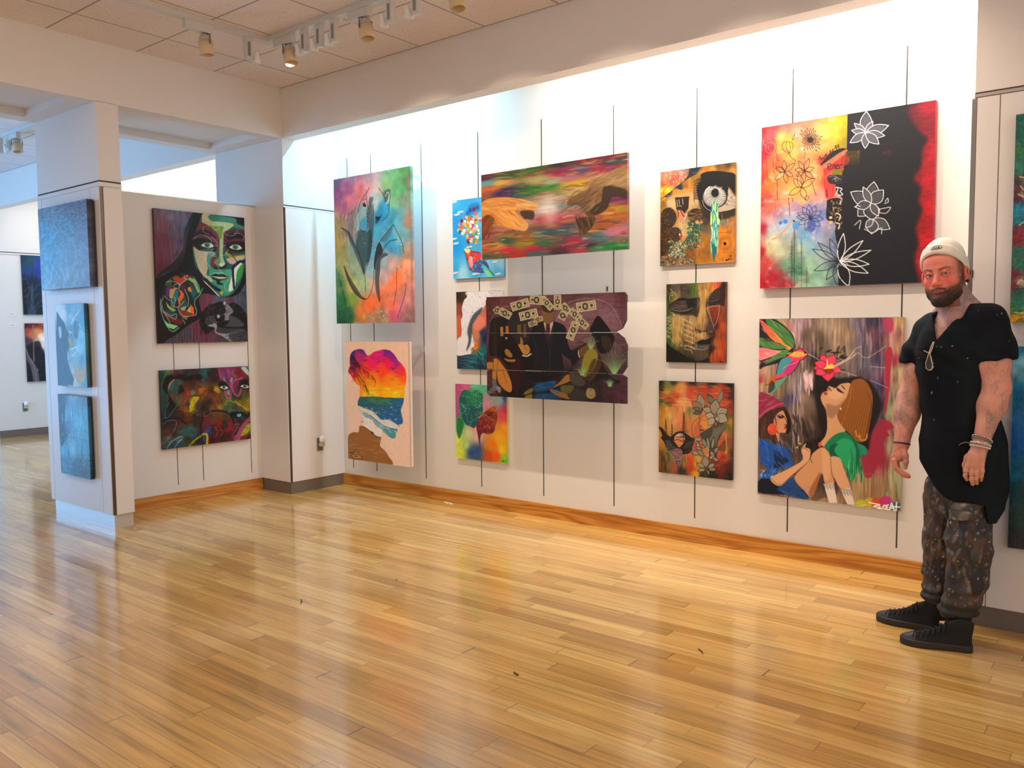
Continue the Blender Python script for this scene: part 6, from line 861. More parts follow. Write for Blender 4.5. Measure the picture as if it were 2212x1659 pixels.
# ---------------------------------------------------------------- track lighting
m_track = plain('track_white', (.62, .60, .57), .4); m_cream = plain('aged_cream_can', (.66, .50, .30), .45); m_cream2 = plain('aged_cream_cap', (.50, .42, .34), .45); m_darkin = plain('lamp_mouth', (.05, .045, .04), .6)
def track(name, segs, label):
    bm = bmesh.new()
    for (x0, x1, y0, y1) in segs: bx(bm, x0, x1, y0, y1, HC-.035, HC-.001)
    tag(obj(name, bm, m_track), label, 'lighting track')
track('lighting_track', [(.93, 5.2, -1.43, -1.37), (.93, .99, -4.6, -1.43)], 'white L-shaped lighting track under the tiled ceiling'); track('lighting_track', [(-5.6, -2.0, -1.46, -1.40)], 'white lighting track in the far left bay, behind the column')
def can_light(x, y, yaw, tilt, label, grp=None, hb=.2, n=28):
    r = empty('track_spotlight', (x, y, HC-.035), yaw); tag(r, label, 'spotlight', grp)
    b = bmesh.new(); bx(b, -.15, .045, -.022, .022, -.055, 0); obj('adapter_box', b, m_track, r)
    b = bmesh.new(); tube(b, [(0, -.052, -.13), (0, -.052, -.07), (0, -.03, -.062), (0, .03, -.062), (0, .052, -.07), (0, .052, -.13)], .0035, 6); obj('yoke', b, m_dkmet, r)
    m = Matrix.Translation((0, 0, -.105)) @ Matrix.Rotation(tilt, 4, 'Y')
    b = bmesh.new(); lathe(b, [(.001, .045), (.022, .043), (.036, .03), (.040, .0)], n, m); obj('lamp_cap', b, m_cream2, r, True)
    b = bmesh.new(); lathe(b, [(.040, .0), (.046, -.002), (.047, -.085), (.043, -.087), (.042, -.03), (.001, -.03)], n, m); obj('lamp_can', b, m_cream, r, True)
    return r
def head_light(x, y, yaw, label, grp=None, dirx=-1):
    r = empty('track_spotlight', (x, y, HC-.035), yaw); tag(r, label, 'spotlight', grp)
    b = bmesh.new(); bx(b, -.026, .026, -.017, .017, -.145, 0); obj('transformer_box', b, m_track, r)
    b = bmesh.new(); bx(b, -.012, .012, -.0172, -.0178, -.125, -.03); obj('rating_label', b, plain_cache('label_grey', (.25, .24, .23)), r)
    b = bmesh.new(); tube(b, [(dirx*.02, 0, -.12), (dirx*.05, 0, -.10), (dirx*.075, 0, -.075), (dirx*.075, 0, -.11)], .003, 6); tube(b, [(dirx*.02, 0, -.13), (dirx*.04, .01, -.16), (dirx*.07, 0, -.15)], .003, 6); obj('arm', b, m_white, r)
    m = Matrix.Translation((dirx*.068, 0, -.12)) @ Matrix.Rotation(.45, 4, 'X') @ Matrix.Rotation(-.2*dirx, 4, 'Y')
    b = bmesh.new(); lathe(b, [(.001, .05), (.012, .049), (.016, .03), (.018, .01), (.028, -.012), (.030, -.035), (.027, -.034), (.001, -.02)], 20, m); obj('lamp_head', b, m_white, r, True)
    return r
_pc = {}
def plain_cache(n, c):
    if n not in _pc: _pc[n] = plain(n, c)
    return _pc[n]
TY = -1.40
can_light(.96, -1.88, PI/2, -.1, 'cream can spotlight on the short arm of the ceiling track'); head_light(.96, -1.56, PI/2, 'small white spotlight nearest the corner of the L-shaped track', None, 1)
can_light(1.205, TY, 0, -.25, 'cream can spotlight on the long track, nearest the corner'); can_light(1.98, TY, 0, -.18, 'cream can spotlight in the middle of the visible long track')
can_light(2.74, TY, 0, -.2, 'cream can spotlight cut off by the top edge of the photo')
for i, (x, l) in enumerate(((1.372, 'first small white spotlight right of the corner cream can'), (1.53, 'middle small white spotlight of the three between two cream cans'), (1.68, 'small white spotlight, rightmost of the three between two cream cans'), (2.205, 'small white spotlight just right of the middle cream can'), (2.427, 'small white spotlight, second to the right of the middle cream can'))):
    head_light(x, TY, 0, l, 'small white spotlights on the long track')
can_light(-3.22, -1.43, 0, -.2, 'cream can spotlight in the far left bay'); head_light(-3.42, -1.43, 0, 'small white spotlight in the far left bay, beside the cream can'); head_light(-3.63, -1.43, 0, 'small white spotlight at the left edge of the photo')
# the light those fittings throw on the wall
for x, tx, pw in ((1.2, .6, 30), (1.93, 1.5, 38), (2.62, 2.4, 38), (3.35, 3.3, 38), (4.1, 4.2, 40), (4.8, 4.7, 30)):
    spot('spot_beam', (x, -1.42, 3.25), (tx, 0, 1.25), pw*1.75, (1, .80, .60), math.radians(95), .9, .02)
# ---------------------------------------------------------------- outlets, night lights, wall tags, hooks
m_plate = plain('steel_outlet_plate', (.30, .27, .24), .35, metal=.7); m_nl = plain('night_light_plastic', (.86, .84, .80), .3); m_nlg = plain('night_light_base', (.55, .52, .40), .4)
def outlet(loc, rz, label, l2):
    r = empty('outlet', loc, rz); tag(r, label, 'outlet')
    b = bmesh.new(); bx(b, -.036, .036, -.006, 0, -.06, .06); bmesh.ops.bevel(b, geom=b.edges[:], offset=.003, segments=1, affect='EDGES'); obj('plate', b, m_plate, r)
    for z in (-.03, .03):
        b = bmesh.new(); bx(b, -.017, .017, -.0075, -.006, z-.015, z+.015); s = obj('socket', b, plain_cache('socket_grey', (.14, .12, .11)), r)
    n = empty('night_light', loc, rz); tag(n, l2, 'night light')
    b = bmesh.new(); bx(b, -.022, .022, -.05, -.0076, -.018, .02); bmesh.ops.bevel(b, geom=b.edges[:], offset=.006, segments=2, affect='EDGES'); obj('base', b, m_nlg, n)
    b = bmesh.new(); lathe(b, [(.001, .052), (.018, .048), (.026, .03), (.027, 0), (.02, -.006), (.001, -.006)], 20, Matrix.Translation((0, -.036, .028))); obj('shade', b, m_nl, n, True)
outlet((.012, -.283, .405), PI/2, 'brown duplex wall outlet low on the corner pier', 'white plug-in night light in the outlet on the corner pier'); outlet((-6.37, -.262, .40), PI/2, 'wall outlet low on the far left wall', 'white plug-in night light on the far left wall')
for z, l in ((1.675, 'upper of two small white labels on the far left wall'), (1.520, 'lower of two small white labels on the far left wall')):
    b = bmesh.new(); bx(b, -6.37, -6.366, -.415, -.33, z-.025, z+.025); bmesh.ops.bevel(b, geom=b.edges[:], offset=.001, segments=1, affect='EDGES'); o = obj('wall_label', b, m_nl); tag(o, l, 'label')
    for k in (0, 1):
        b = bmesh.new(); bx(b, -6.3665, -6.3655, -.40+.01*k, -.35, z+.006-.012*k, z+.0095-.012*k); obj('printed_line', b, plain_cache('ink', (.2, .2, .2)), o)
def hook(x, y, z, l):
    b = bmesh.new(); tube(b, [(x, y, z+.012), (x, y-.008, z+.010), (x+.004, y-.010, z), (x, y-.004, z-.010)], .0028, 8); bx(b, x-.006, x+.006, y-.0025, y, z-.016, z+.016); tag(obj('wall_hook', b, m_dkmet), l, 'hook')
hook(2.872, 0, 1.705, 'tiny dark hook on the wall above the banknote painting')
b = bmesh.new(); y_ = YB-.014
for q_ in ([(5.263, y_-.004, 1.655), (5.263, y_-.004, 1.692)], [(5.252, y_-.004, 1.690), (5.252, y_-.004, 1.673), (5.263, y_-.004, 1.673)], [(5.263, y_-.004, 1.673), (5.263, y_, 1.673)]): tube(b, q_, .0026, 6)
tag(obj('wall_clip', b, m_dkmet), 'small metal clip on the board beside the man\'s ear', 'clip')
# litter on the floor
def crumb(name, pts, r, mat, label, cat):
    b = bmesh.new(); tube(b, pts, r, 5); tag(obj(name, b, mat), label, cat)
m_twig = plain('dark_splinter', (.10, .05, .03))
crumb('wood_splinter', [(2.41, -2.33, .003), (2.44, -2.345, .003), (2.46, -2.37, .003)], .0022, m_twig, 'thin dark splinter on the floor, furthest left of the splinters', 'splinter')
crumb('wood_splinter', [(4.40, -1.68, .003), (4.43, -1.70, .003), (4.44, -1.72, .003)], .0025, m_twig, 'dark splinter on the floor in front of the man', 'splinter')
crumb('wood_splinter', [(3.905, -2.38, .004), (3.92, -2.387, .004), (3.935, -2.39, .004)], .0035, m_twig, 'short dark crumb on the floor at the centre foreground', 'splinter')
crumb('wood_splinter', [(2.555, -1.77, .003), (2.57, -1.785, .003)], .0022, m_twig, 'tiny dark splinter on the floor below the two-faces painting', 'splinter')
b = bmesh.new(); rr = random.Random(3)
for i in range(5):
    a, c = 1.40+rr.uniform(-.07, .07), -.06+rr.uniform(-.015, .015); bx(b, a-.012, a+.012, c-.006, c+.006, 0, .004)
tag(obj('paper_scraps', b, m_nl), 'white paper scraps on the floor against the oak baseboard', 'scrap', kind='stuff')
# ---------------------------------------------------------------- the man: smooth distance shapes turned into meshes
MO = Vector((5.25, -.87, 0)); _d = Vector((MO.x-CAM.x, MO.y-CAM.y, 0)).normalized(); _a = Vector((-_d.y, _d.x, 0))*-1
MROT = math.atan2(_a.y, _a.x)                                     # person frame: x to his left hand side, y towards the wall
def L(u, v, t=0.0):
    """a landmark of the body: where it sits in the person frame, t metres towards the room"""
    r = (cam.matrix_world.to_3x3() @ Vector(((u-1106)/FPX, -(v-829.5)/FPX, -1)))
    s = ((MO-CAM).dot(_d)-t)/r.dot(_d); P = CAM+r*s-MO; return np.array([P.dot(_a), -t, P.z])
def nsin(p, f, seed, n=7):
    r = np.random.default_rng(seed); o = 0
    for i in range(n):
        k = r.normal(size=3)*np.array(f); o = o+np.sin(p[0]*k[0]+p[1]*k[1]+p[2]*k[2]+r.uniform(0, 6.28))
    return o/math.sqrt(n)
def smin(a, b, k): h = np.clip(.5+.5*(b-a)/k, 0, 1); return b*(1-h)+a*h-k*h*(1-h)
def smax(a, b, k): return -smin(-a, -b, k)
def Cap(a, b, r1, r2, k=.02, fl=None):
    """tapered limb; fl=(axis vector, factor) flattens it along that axis"""
    a = np.array(a, float); b = np.array(b, float); ab = b-a; L2 = ab@ab
    def f(p):
        q = [p[i]-a[i] for i in range(3)]
        t = np.clip((q[0]*ab[0]+q[1]*ab[1]+q[2]*ab[2])/L2, 0, 1); e = [q[i]-t*ab[i] for i in range(3)]
        if fl is not None:
            n, s = fl; dn = e[0]*n[0]+e[1]*n[1]+e[2]*n[2]; e = [e[i]+(1/s-1)*dn*n[i] for i in range(3)]
        return np.sqrt(e[0]**2+e[1]**2+e[2]**2)-(r1+(r2-r1)*t)
    return (f, k, 'u', (a+b)/2, np.linalg.norm(ab)/2+max(r1, r2))
def Ell(c, r, k=.02, R=None, op='u'):
    c = np.array(c, float); r = np.array(r, float)
    def f(p):
        q = [p[i]-c[i] for i in range(3)]
        if R is not None: q = [R[0, i]*q[0]+R[1, i]*q[1]+R[2, i]*q[2] for i in range(3)]
        k0 = np.sqrt((q[0]/r[0])**2+(q[1]/r[1])**2+(q[2]/r[2])**2)+1e-9; k1 = np.sqrt((q[0]/r[0]**2)**2+(q[1]/r[1]**2)**2+(q[2]/r[2]**2)**2)+1e-9
        return k0*(k0-1)/k1
    return (f, k, op, c, float(r.max()))
def field(prims, p, c=None, rad=None):
    d = None
    for f, k, op, pc, pr in prims:
        if c is not None and np.linalg.norm(pc-c) > pr+rad+.05: continue
        v = f(p)
        if d is None: d = v if op == 'u' else np.full_like(v, 9.)
        elif op == 'u': d = smin(d, v, k)
        else: d = smax(d, -v, k)
    return d
def polygonise(fn, lo, hi, h, B=20):
    """surface nets over the blocks that the surface passes through. fn(p, centre, radius) -> distance"""
    lo = np.array(lo, float); n = np.ceil((np.array(hi)-lo)/h).astype(int)+1; F = np.full(n, 1., np.float32); rad = B*h*.87
    for i in range(0, n[0], B):
        for j in range(0, n[1], B):
            for k in range(0, n[2], B):
                m = np.minimum(n, (i+B, j+B, k+B)); c = lo+h*(np.array((i, j, k))+m-1)/2
                v = fn([np.array([x]) for x in c], c, rad)
                if v is None or abs(v[0]) > rad*1.5+.02:
                    if v is not None and v[0] < 0: F[i:m[0], j:m[1], k:m[2]] = -1
                    continue
                g = np.meshgrid(*[lo[q]+h*np.arange((i, j, k)[q], m[q]) for q in range(3)], indexing='ij'); r = fn(g, c, rad)
                if r is not None: F[i:m[0], j:m[1], k:m[2]] = r
    S_ = F < 0; cnt = np.zeros(np.array(n)-1, np.int8); cor = [(x, y, z) for x in (0, 1) for y in (0, 1) for z in (0, 1)]
    for x, y, z in cor: cnt += S_[x:n[0]-1+x, y:n[1]-1+y, z:n[2]-1+z]
    act = (cnt > 0) & (cnt < 8); I = np.argwhere(act); idx = np.full(act.shape, -1, np.int32); idx[tuple(I.T)] = np.arange(len(I))
    V = {c: F[I[:, 0]+c[0], I[:, 1]+c[1], I[:, 2]+c[2]] for c in cor}; acc = np.zeros((len(I), 3)); w = np.zeros(len(I))
    for a in cor:
        for ax in range(3):
            if a[ax]: continue
            b = list(a); b[ax] = 1; b = tuple(b); va, vb = V[a], V[b]; m = (va < 0) != (vb < 0); t = np.where(m, va/np.where(m, va-vb, 1), 0)
            q = np.tile(np.array(a, float), (len(I), 1)); q[:, ax] += t; acc += q*m[:, None]; w += m
    P = lo+h*(I+acc/w[:, None]); faces = []
    for ax in range(3):
        o = [q for q in range(3) if q != ax]; s0 = [slice(None)]*3; s1 = [slice(None)]*3; s0[ax] = slice(0, -1); s1[ax] = slice(1, None)
        A_, B_ = S_[tuple(s0)], S_[tuple(s1)]; E = np.argwhere(A_ != B_); E = E[(E[:, o[0]] > 0) & (E[:, o[1]] > 0) & (E[:, o[0]] < n[o[0]]-1) & (E[:, o[1]] < n[o[1]]-1)]
        flip = A_[tuple(E.T)]; q = []
        for d0, d1 in ((0, 0), (-1, 0), (-1, -1), (0, -1)):
            e = E.copy(); e[:, o[0]] += d0; e[:, o[1]] += d1; q.append(idx[tuple(e.T)])
        q = np.stack(q, 1); fl = flip if ax != 1 else ~flip; q[~fl] = q[~fl][:, ::-1]; faces.append(q)
    Q = np.vstack(faces); Q = Q[(Q >= 0).all(1)]; return P, Q
def relax(P, Q, it=1, lam=.5):
    for _ in range(it):
        s = np.zeros_like(P); c = np.zeros(len(P))
        for i in range(4):
            for j in ((i+1) % 4, (i-1) % 4): np.add.at(s, Q[:, i], P[Q[:, j]]); np.add.at(c, Q[:, i], 1)
        P = P+lam*(s/np.maximum(c, 1)[:, None]-P)
    return P
def skinmesh(name, P, Q, mat, parent, col=None):
    me = bpy.data.meshes.new(name); me.vertices.add(len(P)); me.vertices.foreach_set('co', P.ravel()); me.loops.add(Q.size); me.loops.foreach_set('vertex_index', Q.ravel().astype(np.int32))
    me.polygons.add(len(Q)); me.polygons.foreach_set('loop_start', np.arange(0, Q.size, 4)); me.polygons.foreach_set('loop_total', np.full(len(Q), 4)); me.update(calc_edges=True)
    if col is not None:
        c = np.ones((len(P), 4)); c[:, :3] = np.where(col <= .04045, col/12.92, ((np.clip(col, 0, 1)+.055)/1.055)**2.4); at = me.color_attributes.new('paint', 'FLOAT_COLOR', 'POINT'); at.data.foreach_set('color', c.ravel())
    me.validate(); return link(name, me, mat, parent, True)
man = empty('person', tuple(MO), MROT, label='bearded man in white beanie, black V-neck shirt and paint-splattered trousers, standing at the right', cat='person')
# --- head frame
HS = 1.07; hc = L(2041, 592, .0); yw, rl, pt = math.radians(-20), math.radians(-7), math.radians(2)
Rz = np.array([[math.cos(yw), -math.sin(yw), 0], [math.sin(yw), math.cos(yw), 0], [0, 0, 1]]); Ry = np.array([[math.cos(rl), 0, math.sin(rl)], [0, 1, 0], [-math.sin(rl), 0, math.cos(rl)]]); Rx = np.array([[1, 0, 0], [0, math.cos(pt), -math.sin(pt)], [0, math.sin(pt), math.cos(pt)]])
RH = Ry @ Rz @ Rx
def hp(x, y, z): return hc+RH @ (np.array((x, y, z))*HS)
def hl(p):
    q = [p[i]-hc[i] for i in range(3)]; return [(RH[0, i]*q[0]+RH[1, i]*q[1]+RH[2, i]*q[2])/HS for i in range(3)]
def hE(x, y, z, a, b, c, k=.012, op='u'): return Ell(hp(x, y, z), np.array((a, b, c))*HS, k, RH, op)
def hC(p, q, r1, r2, k=.01): return Cap(hp(*p), hp(*q), r1*HS, r2*HS, k)
head = [hE(0, .006, .030, .077, .090, .088), hE(0, -.022, -.035, .062, .068, .080, .03), hE(0, -.050, .045, .056, .036, .042, .03)]
for s in (-1, 1): head += [hE(s*.038, -.052, -.030, .028, .030, .030, .02), hC((s*.012, -.083, .022), (s*.046, -.068, .022), .010, .008, .014), hE(s*.045, -.018, -.070, .015, .038, .028, .03)]
head += [hE(0, -.070, -.066, .034, .028, .030, .02), hE(0, -.070, -.104, .027, .026, .022, .02)]
for s in (-1, 1): head += [hE(s*.032, -.095, .001, .0195, .018, .0125, .012, 's')]
head += [hC((0, -.084, .010), (0, -.104, -.030), .0085, .011, .010), hE(0, -.107, -.036, .0135, .0125, .0105, .006)]
for s in (-1, 1): head += [hE(s*.0135, -.096, -.040, .008, .010, .0075, .005), hE(s*.0075, -.101, -.0475, .004, .006, .003, .003, 's'),
    hC((s*.018, -.0845, .0065), (s*.033, -.088, .0095), .0040, .0048, .005), hC((s*.033, -.088, .0095), (s*.047, -.078, .003), .0048, .0035, .005), hC((s*.020, -.084, -.0065), (s*.044, -.078, -.0055), .0038, .0032, .005)]
head += [hC((s*.027, -.0865, -.0615), (0, -.0985, -.0635), .0020, .0036, .004) for s in (-1, 1)]+[hC((s*.022, -.0885, -.0675), (0, -.0975, -.0705), .0024, .0046, .004) for s in (-1, 1)]
for s in (-1, 1): head += [hE(s*.084, .002, -.010, .010, .019, .031, .006), hE(s*.094, -.002, -.005, .0075, .010, .018, .003, 's'), hE(s*.092, .000, -.004, .003, .004, .012, .002), hE(s*.081, -.004, -.037, .007, .009, .009, .006)]
nk = L(2078, 680, -.02)
body = head+[Cap(hp(0, .02, -.05), nk, .062, .070, .03), Cap(L(2072, 655, -.03), L(2130, 690, -.01), .048, .045, .04), Cap(L(2060, 660, -.03), L(2005, 708, -.07), .045, .045, .04), Ell(L(2066, 775, .0), (.138, .105, .20), .05), Ell(L(2072, 930, 0), (.13, .09, .24), .05)]

# arms
def arm(sh, el, wr, r):
    m = el*.45+wr*.55; return [Cap(sh, sh*.45+el*.55, r[0], r[1], .03), Cap(sh*.45+el*.55, el, r[1], r[2], .03), Cap(el, el*.68+wr*.32, r[2], r[3], .03), Cap(el*.68+wr*.32, wr, r[3], r[4], .03)]
sR, eR, wR = L(2140, 722, .05), L(2153, 838, .095), L(2119, 958, .158); sL, eL, wL = L(2000, 730, -.07), L(1964, 862, -.055), L(1948, 958, .0)
body += arm(sR, eR, wR, (.066, .060, .051, .052, .031))+arm(sL, eL, wL, (.062, .056, .050, .053, .031))
body += [Ell(L(2138, 790, .09), (.036, .032, .06), .03), Ell(L(2160, 868, .075), (.024, .026, .05), .03)]
def finger(pts, rs, k=.005): return [Cap(a, b, r1, r2, k) for a, b, r1, r2 in zip(pts, pts[1:], rs, rs[1:])]
FR = (.0098, .0092, .0086, .0078)
# left hand (nearer the room), back of the hand towards us
body += [Cap(wR, L(2110, 985, .175), .031, .034, .02, ((0, 1, 0), .62)), Cap(L(2100, 982, .172), L(2094, 1005, .178), .017, .014, .012), Cap(L(2119, 982, .172), L(2120, 1004, .174), .016, .013, .012), Cap(L(2110, 980, .176), L(2108, 1006, .180), .018, .014, .012)]
hand = []
for (x0, x1, x2, x3, y3, t3) in ((2090, 2086, 2085, 2089, 1036, .158), (2100.5, 2098, 2098, 2101, 1046, .156), (2111, 2110, 2109, 2110, 1044, .152), (2121, 2122, 2120, 2119, 1037, .148)):
    y0 = 1003; hand += finger([L(x0, y0, .178), L(x1, y0+(y3-y0)*.42, .184), L(x2, y0+(y3-y0)*.75, .174), L(x3, y3, t3)], FR, .004)
hand += finger([L(2106, 972, .155), L(2090, 988, .150), L(2084, 1004, .150), L(2085, 1018, .152)], (.015, .013, .0105, .009), .008)
# right hand, thumb side towards us, fingers curling forwards
body += [Cap(wL, L(1941, 984, .012), .029, .030, .02, ((0, 1, 0), .7)), Cap(L(1940, 978, .0), L(1932, 994, .0), .022, .017, .012)]
for i, (dx, dy, t) in enumerate(((0, 0, .026), (-1, 3, .008), (1, 5, -.012), (5, 6, -.030))):
    hand += finger([L(1932+dx, 994+dy*.4, t), L(1936+dx, 1010+dy, t+.004), L(1949+dx, 1021+dy, t+.006), L(1962+dx*1.5-i*2, 1027+dy-i, t+.006)], (.0108, .0098, .009, .008), .0035)
hand += finger([L(1952, 970, .02), L(1956, 985, .036), L(1957, 998, .040), L(1956, 1010, .038)], (.014, .0125, .011, .009), .008)
body += hand
fn = lambda p, c=None, rad=None: field(body, p, c, rad)
P, Q = polygonise(fn, (-.36, -.30, .68), (.34, .26, 1.80), .0024); P = relax(P, Q, 1, .35)
# colours of the skin: ruddy face, grey-blue tattoos on arms and neck
def lerp(a, b, t): t = np.clip(t, 0, 1)[:, None]; return a*(1-t)+b*t
p3 = [P[:, 0], P[:, 1], P[:, 2]]; q = hl(p3); n1 = nsin(p3, (60, 60, 60), 1); n2 = nsin(p3, (160, 160, 160), 2)
inh = (q[2] > -.06-.08*(q[1] < -.03)) & (np.abs(q[0]) < .1) & (q[1] < .12)
col = np.tile(hx('c88a70'), (len(P), 1)); col *= (1+.05*n1)[:, None]
face = lerp(np.tile(hx('cf8a74'), (len(P), 1)), np.tile(hx('d66a55'), (len(P), 1)), .45+.35*n1*.5)
rd = np.exp(-(((np.abs(q[0])-.040)/.022)**2+((q[2]+.026)/.022)**2)); face = lerp(face, np.tile(hx('d85848'), (len(P), 1)), rd*.7)
face = lerp(face, np.tile(hx('d2614e'), (len(P), 1)), np.exp(-((q[0]/.018)**2+((q[2]+.034)/.016)**2))*.6)
lip = np.exp(-((q[0]/.025)**4+((q[2]+.0665)/.0072)**4))*(q[1] < -.08); face = lerp(face, np.tile(hx('b4554c'), (len(P), 1)), lip)
seam = np.exp(-((q[0]/.028)**4+((q[2]+.0655-.004*(q[0]/.027)**2)/.0015)**2))*(q[1] < -.08); face = lerp(face, np.tile(hx('5a2822'), (len(P), 1)), seam)
brow = 0
for s in (-1, 1):
    x = s*q[0]; bz = .0205+.006*np.clip((x-.018)/.02, 0, 1)-.004*np.clip((x-.038)/.014, 0, 1); brow = brow+np.exp(-((q[2]-bz)/.0042)**2)*(x > .012)*(x < .054)
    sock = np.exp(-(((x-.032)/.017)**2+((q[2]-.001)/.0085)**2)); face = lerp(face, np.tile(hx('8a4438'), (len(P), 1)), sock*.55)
face = lerp(face, np.tile(hx('5c3626'), (len(P), 1)), np.minimum(brow, 1)*(q[1] < -.04)*(.72+.12*n2))
stub = np.maximum(np.clip((q[1]+.052)/.022, 0, 1)*np.clip((q[2]+.02)/.02, 0, 1), np.clip((q[1]+.070+.5*q[2])/.03, 0, 1)*np.clip((-.005-q[2])/.02, 0, 1)*.9)*np.clip((.070-q[1])/.03, 0, 1)*(np.abs(q[0]) > .040)*(np.abs(q[0]) < .0765); stub = np.maximum(stub, np.clip((-.050-q[2])/.012, 0, 1)*.75*(lip < .3)*(q[1] < -.02)); brim_shade = np.clip((q[2]-.084-.003*n2)/.010, 0, 1)  # stubble, then shade under the beanie brim painted onto the forehead
face = lerp(face, np.tile(hx('5c3a2c'), (len(P), 1)), np.maximum(stub*.70, brim_shade*.85)*(1+.1*n2)); tp_ = -.066+.040*np.clip((q[1]+.085)/.075, 0, 1); stub2 = np.clip(1-(q[2]-tp_)/.016, 0, 1)*(lip < .3)*(q[1] < .0)*(np.abs(q[0]) > .012+.0*q[0])*(np.abs(q[0]) < .0775); face = lerp(face, np.tile(hx('6e4534'), (len(P), 1)), stub2*.6*(1+.15*n2)); ear = (np.abs(q[0]) > .0795); face = lerp(face, np.tile(hx('c85a4a'), (len(P), 1)), ear*.6)
col = np.where(inh[:, None], face, col)
t1 = nsin(p3, (55, 55, 38), 11, 9); t2 = nsin(p3, (120, 120, 90), 12, 9); t3 = nsin(p3, (30, 30, 22), 13, 6)
t4 = nsin(p3, (200, 200, 160), 14, 9); ink = np.clip(1-np.abs(t1)/.16, 0, 1)*.40+np.clip(1-np.abs(t2)/.22, 0, 1)*.40+np.clip((t3+.1)*1.1, 0, .55)*(.75+.35*np.sign(t4)*.6); z = P[:, 2]
armz = (~inh) & (P[:, 2] < 1.36) & (np.abs(P[:, 0]+.0) > .12); neck = (~inh) & (P[:, 2] > 1.36)
skin = np.tile(hx('cc8a70'), (len(P), 1)); skin = lerp(skin, np.tile(hx('d0765e'), (len(P), 1)), np.clip((.98-z)/.1, 0, 1)*.6); inkc = np.tile(hx('6d6360'), (len(P), 1))
col = np.where(armz[:, None], lerp(skin, inkc, np.clip(ink, 0, .85)*np.clip((z-.74)/.08, .38, 1)*.78), col)
col = np.where(neck[:, None], lerp(np.tile(hx('bd8a7c'), (len(P), 1)), np.tile(hx('62646c'), (len(P), 1)), np.clip(ink*1.1, 0, .85)*.75), col)
m_skin = NT('skin'); a_ = m_skin.n('Attribute', attribute_name='paint'); m_skin.l(a_.outputs['Color'], m_skin.b.inputs['Base Color']); m_skin.set(Roughness=.5); m_skin.b.inputs['Subsurface Weight'].default_value = .08; m_skin.b.inputs['Subsurface Radius'].default_value = (.012, .005, .003)
m_skin = m_skin.m
skinmesh('body', P, Q, m_skin, man, np.clip(col*np.array((1.08, 1.10, 1.14)), 0, 1))
# eyes, nails, ear plug
def ball(name, c, r, mat, parent, seg=24):
    b = bmesh.new(); bmesh.ops.create_uvsphere(b, u_segments=seg, v_segments=seg//2, radius=r, matrix=Matrix.Translation(Vector(c))); return obj(name, b, mat, parent, True)
m_eye = plain('eye_white', (.62, .56, .52), .25); m_iris = plain('iris', (.10, .085, .06), .15); m_nail = plain('finger_nail', (.70, .45, .38), .3)
for s in (-1, 1):
    e = ball('eye', hp(s*.032, -.0735, .0005), .0128*HS, m_eye, man); gz = RH.T @ np.array((.0, -1, -.03)); gz = gz/np.linalg.norm(gz)
    c = np.array((s*.032, -.0735, .0005)); b = ball('iris', hp(*(c+gz*.0092)), .0058*HS, m_iris, e)
e = bmesh.new(); bmesh.ops.create_cone(e, cap_ends=True, segments=20, radius1=.0085, radius2=.0085, depth=.010, matrix=Matrix.Translation(Vector(hp(.085, -.005, -.041))) @ Matrix(RH).to_4x4() @ Matrix.Rotation(PI/2, 4, 'Y')); obj('ear_plug', e, plain('black_plug', '101014', .25), man)
b = bmesh.new(); bmesh.ops.create_uvsphere(b, u_segments=8, v_segments=6, radius=.0018, matrix=Matrix.Translation(Vector(hp(.047, -.079, .028)))); bmesh.ops.create_uvsphere(b, u_segments=8, v_segments=6, radius=.0018, matrix=Matrix.Translation(Vector(hp(.050, -.076, .018)))); obj('brow_piercing', b, m_steel, man)
# --- beard: follows the jaw, thicker at the chin
def beard_f(p, c=None, rad=None):
    d = field(head, p); q = hl(p); ax_ = np.abs(q[0]); ch = np.exp(-((q[0]/.045)**2+((q[2]+.115)/.03)**2))*np.clip((.02-q[1])/.06, 0, 1)
    d = d-(.0022+.0035*np.clip((-.055-q[2])/.03, 0, 1)+.013*ch)*HS+.0005*nsin(p, (420, 420, 160), 5)+.0004*nsin(p, (900, 900, 400), 6)
    top = -.066+.040*np.clip((q[1]+.085)/.075, 0, 1); top = np.where(ax_ < .030, np.maximum(top, -.0515-.22*ax_), top); reg = (q[2]-top)*HS
    back = (q[1]+.014+.25*(q[2]+.08))*HS; mouth = -(np.sqrt((q[0]/.027)**2+((q[2]+.0665)/.0072)**2)-1)*.007+np.where(q[1] < -.05, 0, -1)
    low = (-.136-q[2])*HS
    return smax(smax(smax(smax(d, reg, .004), back, .006), mouth, .002), low, .01)
P, Q = polygonise(beard_f, hc+np.array((-.12, -.16, -.18)), hc+np.array((.12, .12, .03)), .0022, 30); p3 = [P[:, 0], P[:, 1], P[:, 2]]; q = hl(p3)
bc = lerp(np.tile(hx('9c6244'), (len(P), 1)), np.tile(hx('352820'), (len(P), 1)), .55+.22*nsin(p3, (500, 500, 140), 8)+.12*nsin(p3, (1200, 1200, 300), 9)-(q[2]+.065)*14); bc = lerp(bc, np.tile(hx('9a6248'), (len(P), 1)), np.exp(-((q[0]/.02)**2+((q[2]+.088)/.008)**2))*.6)
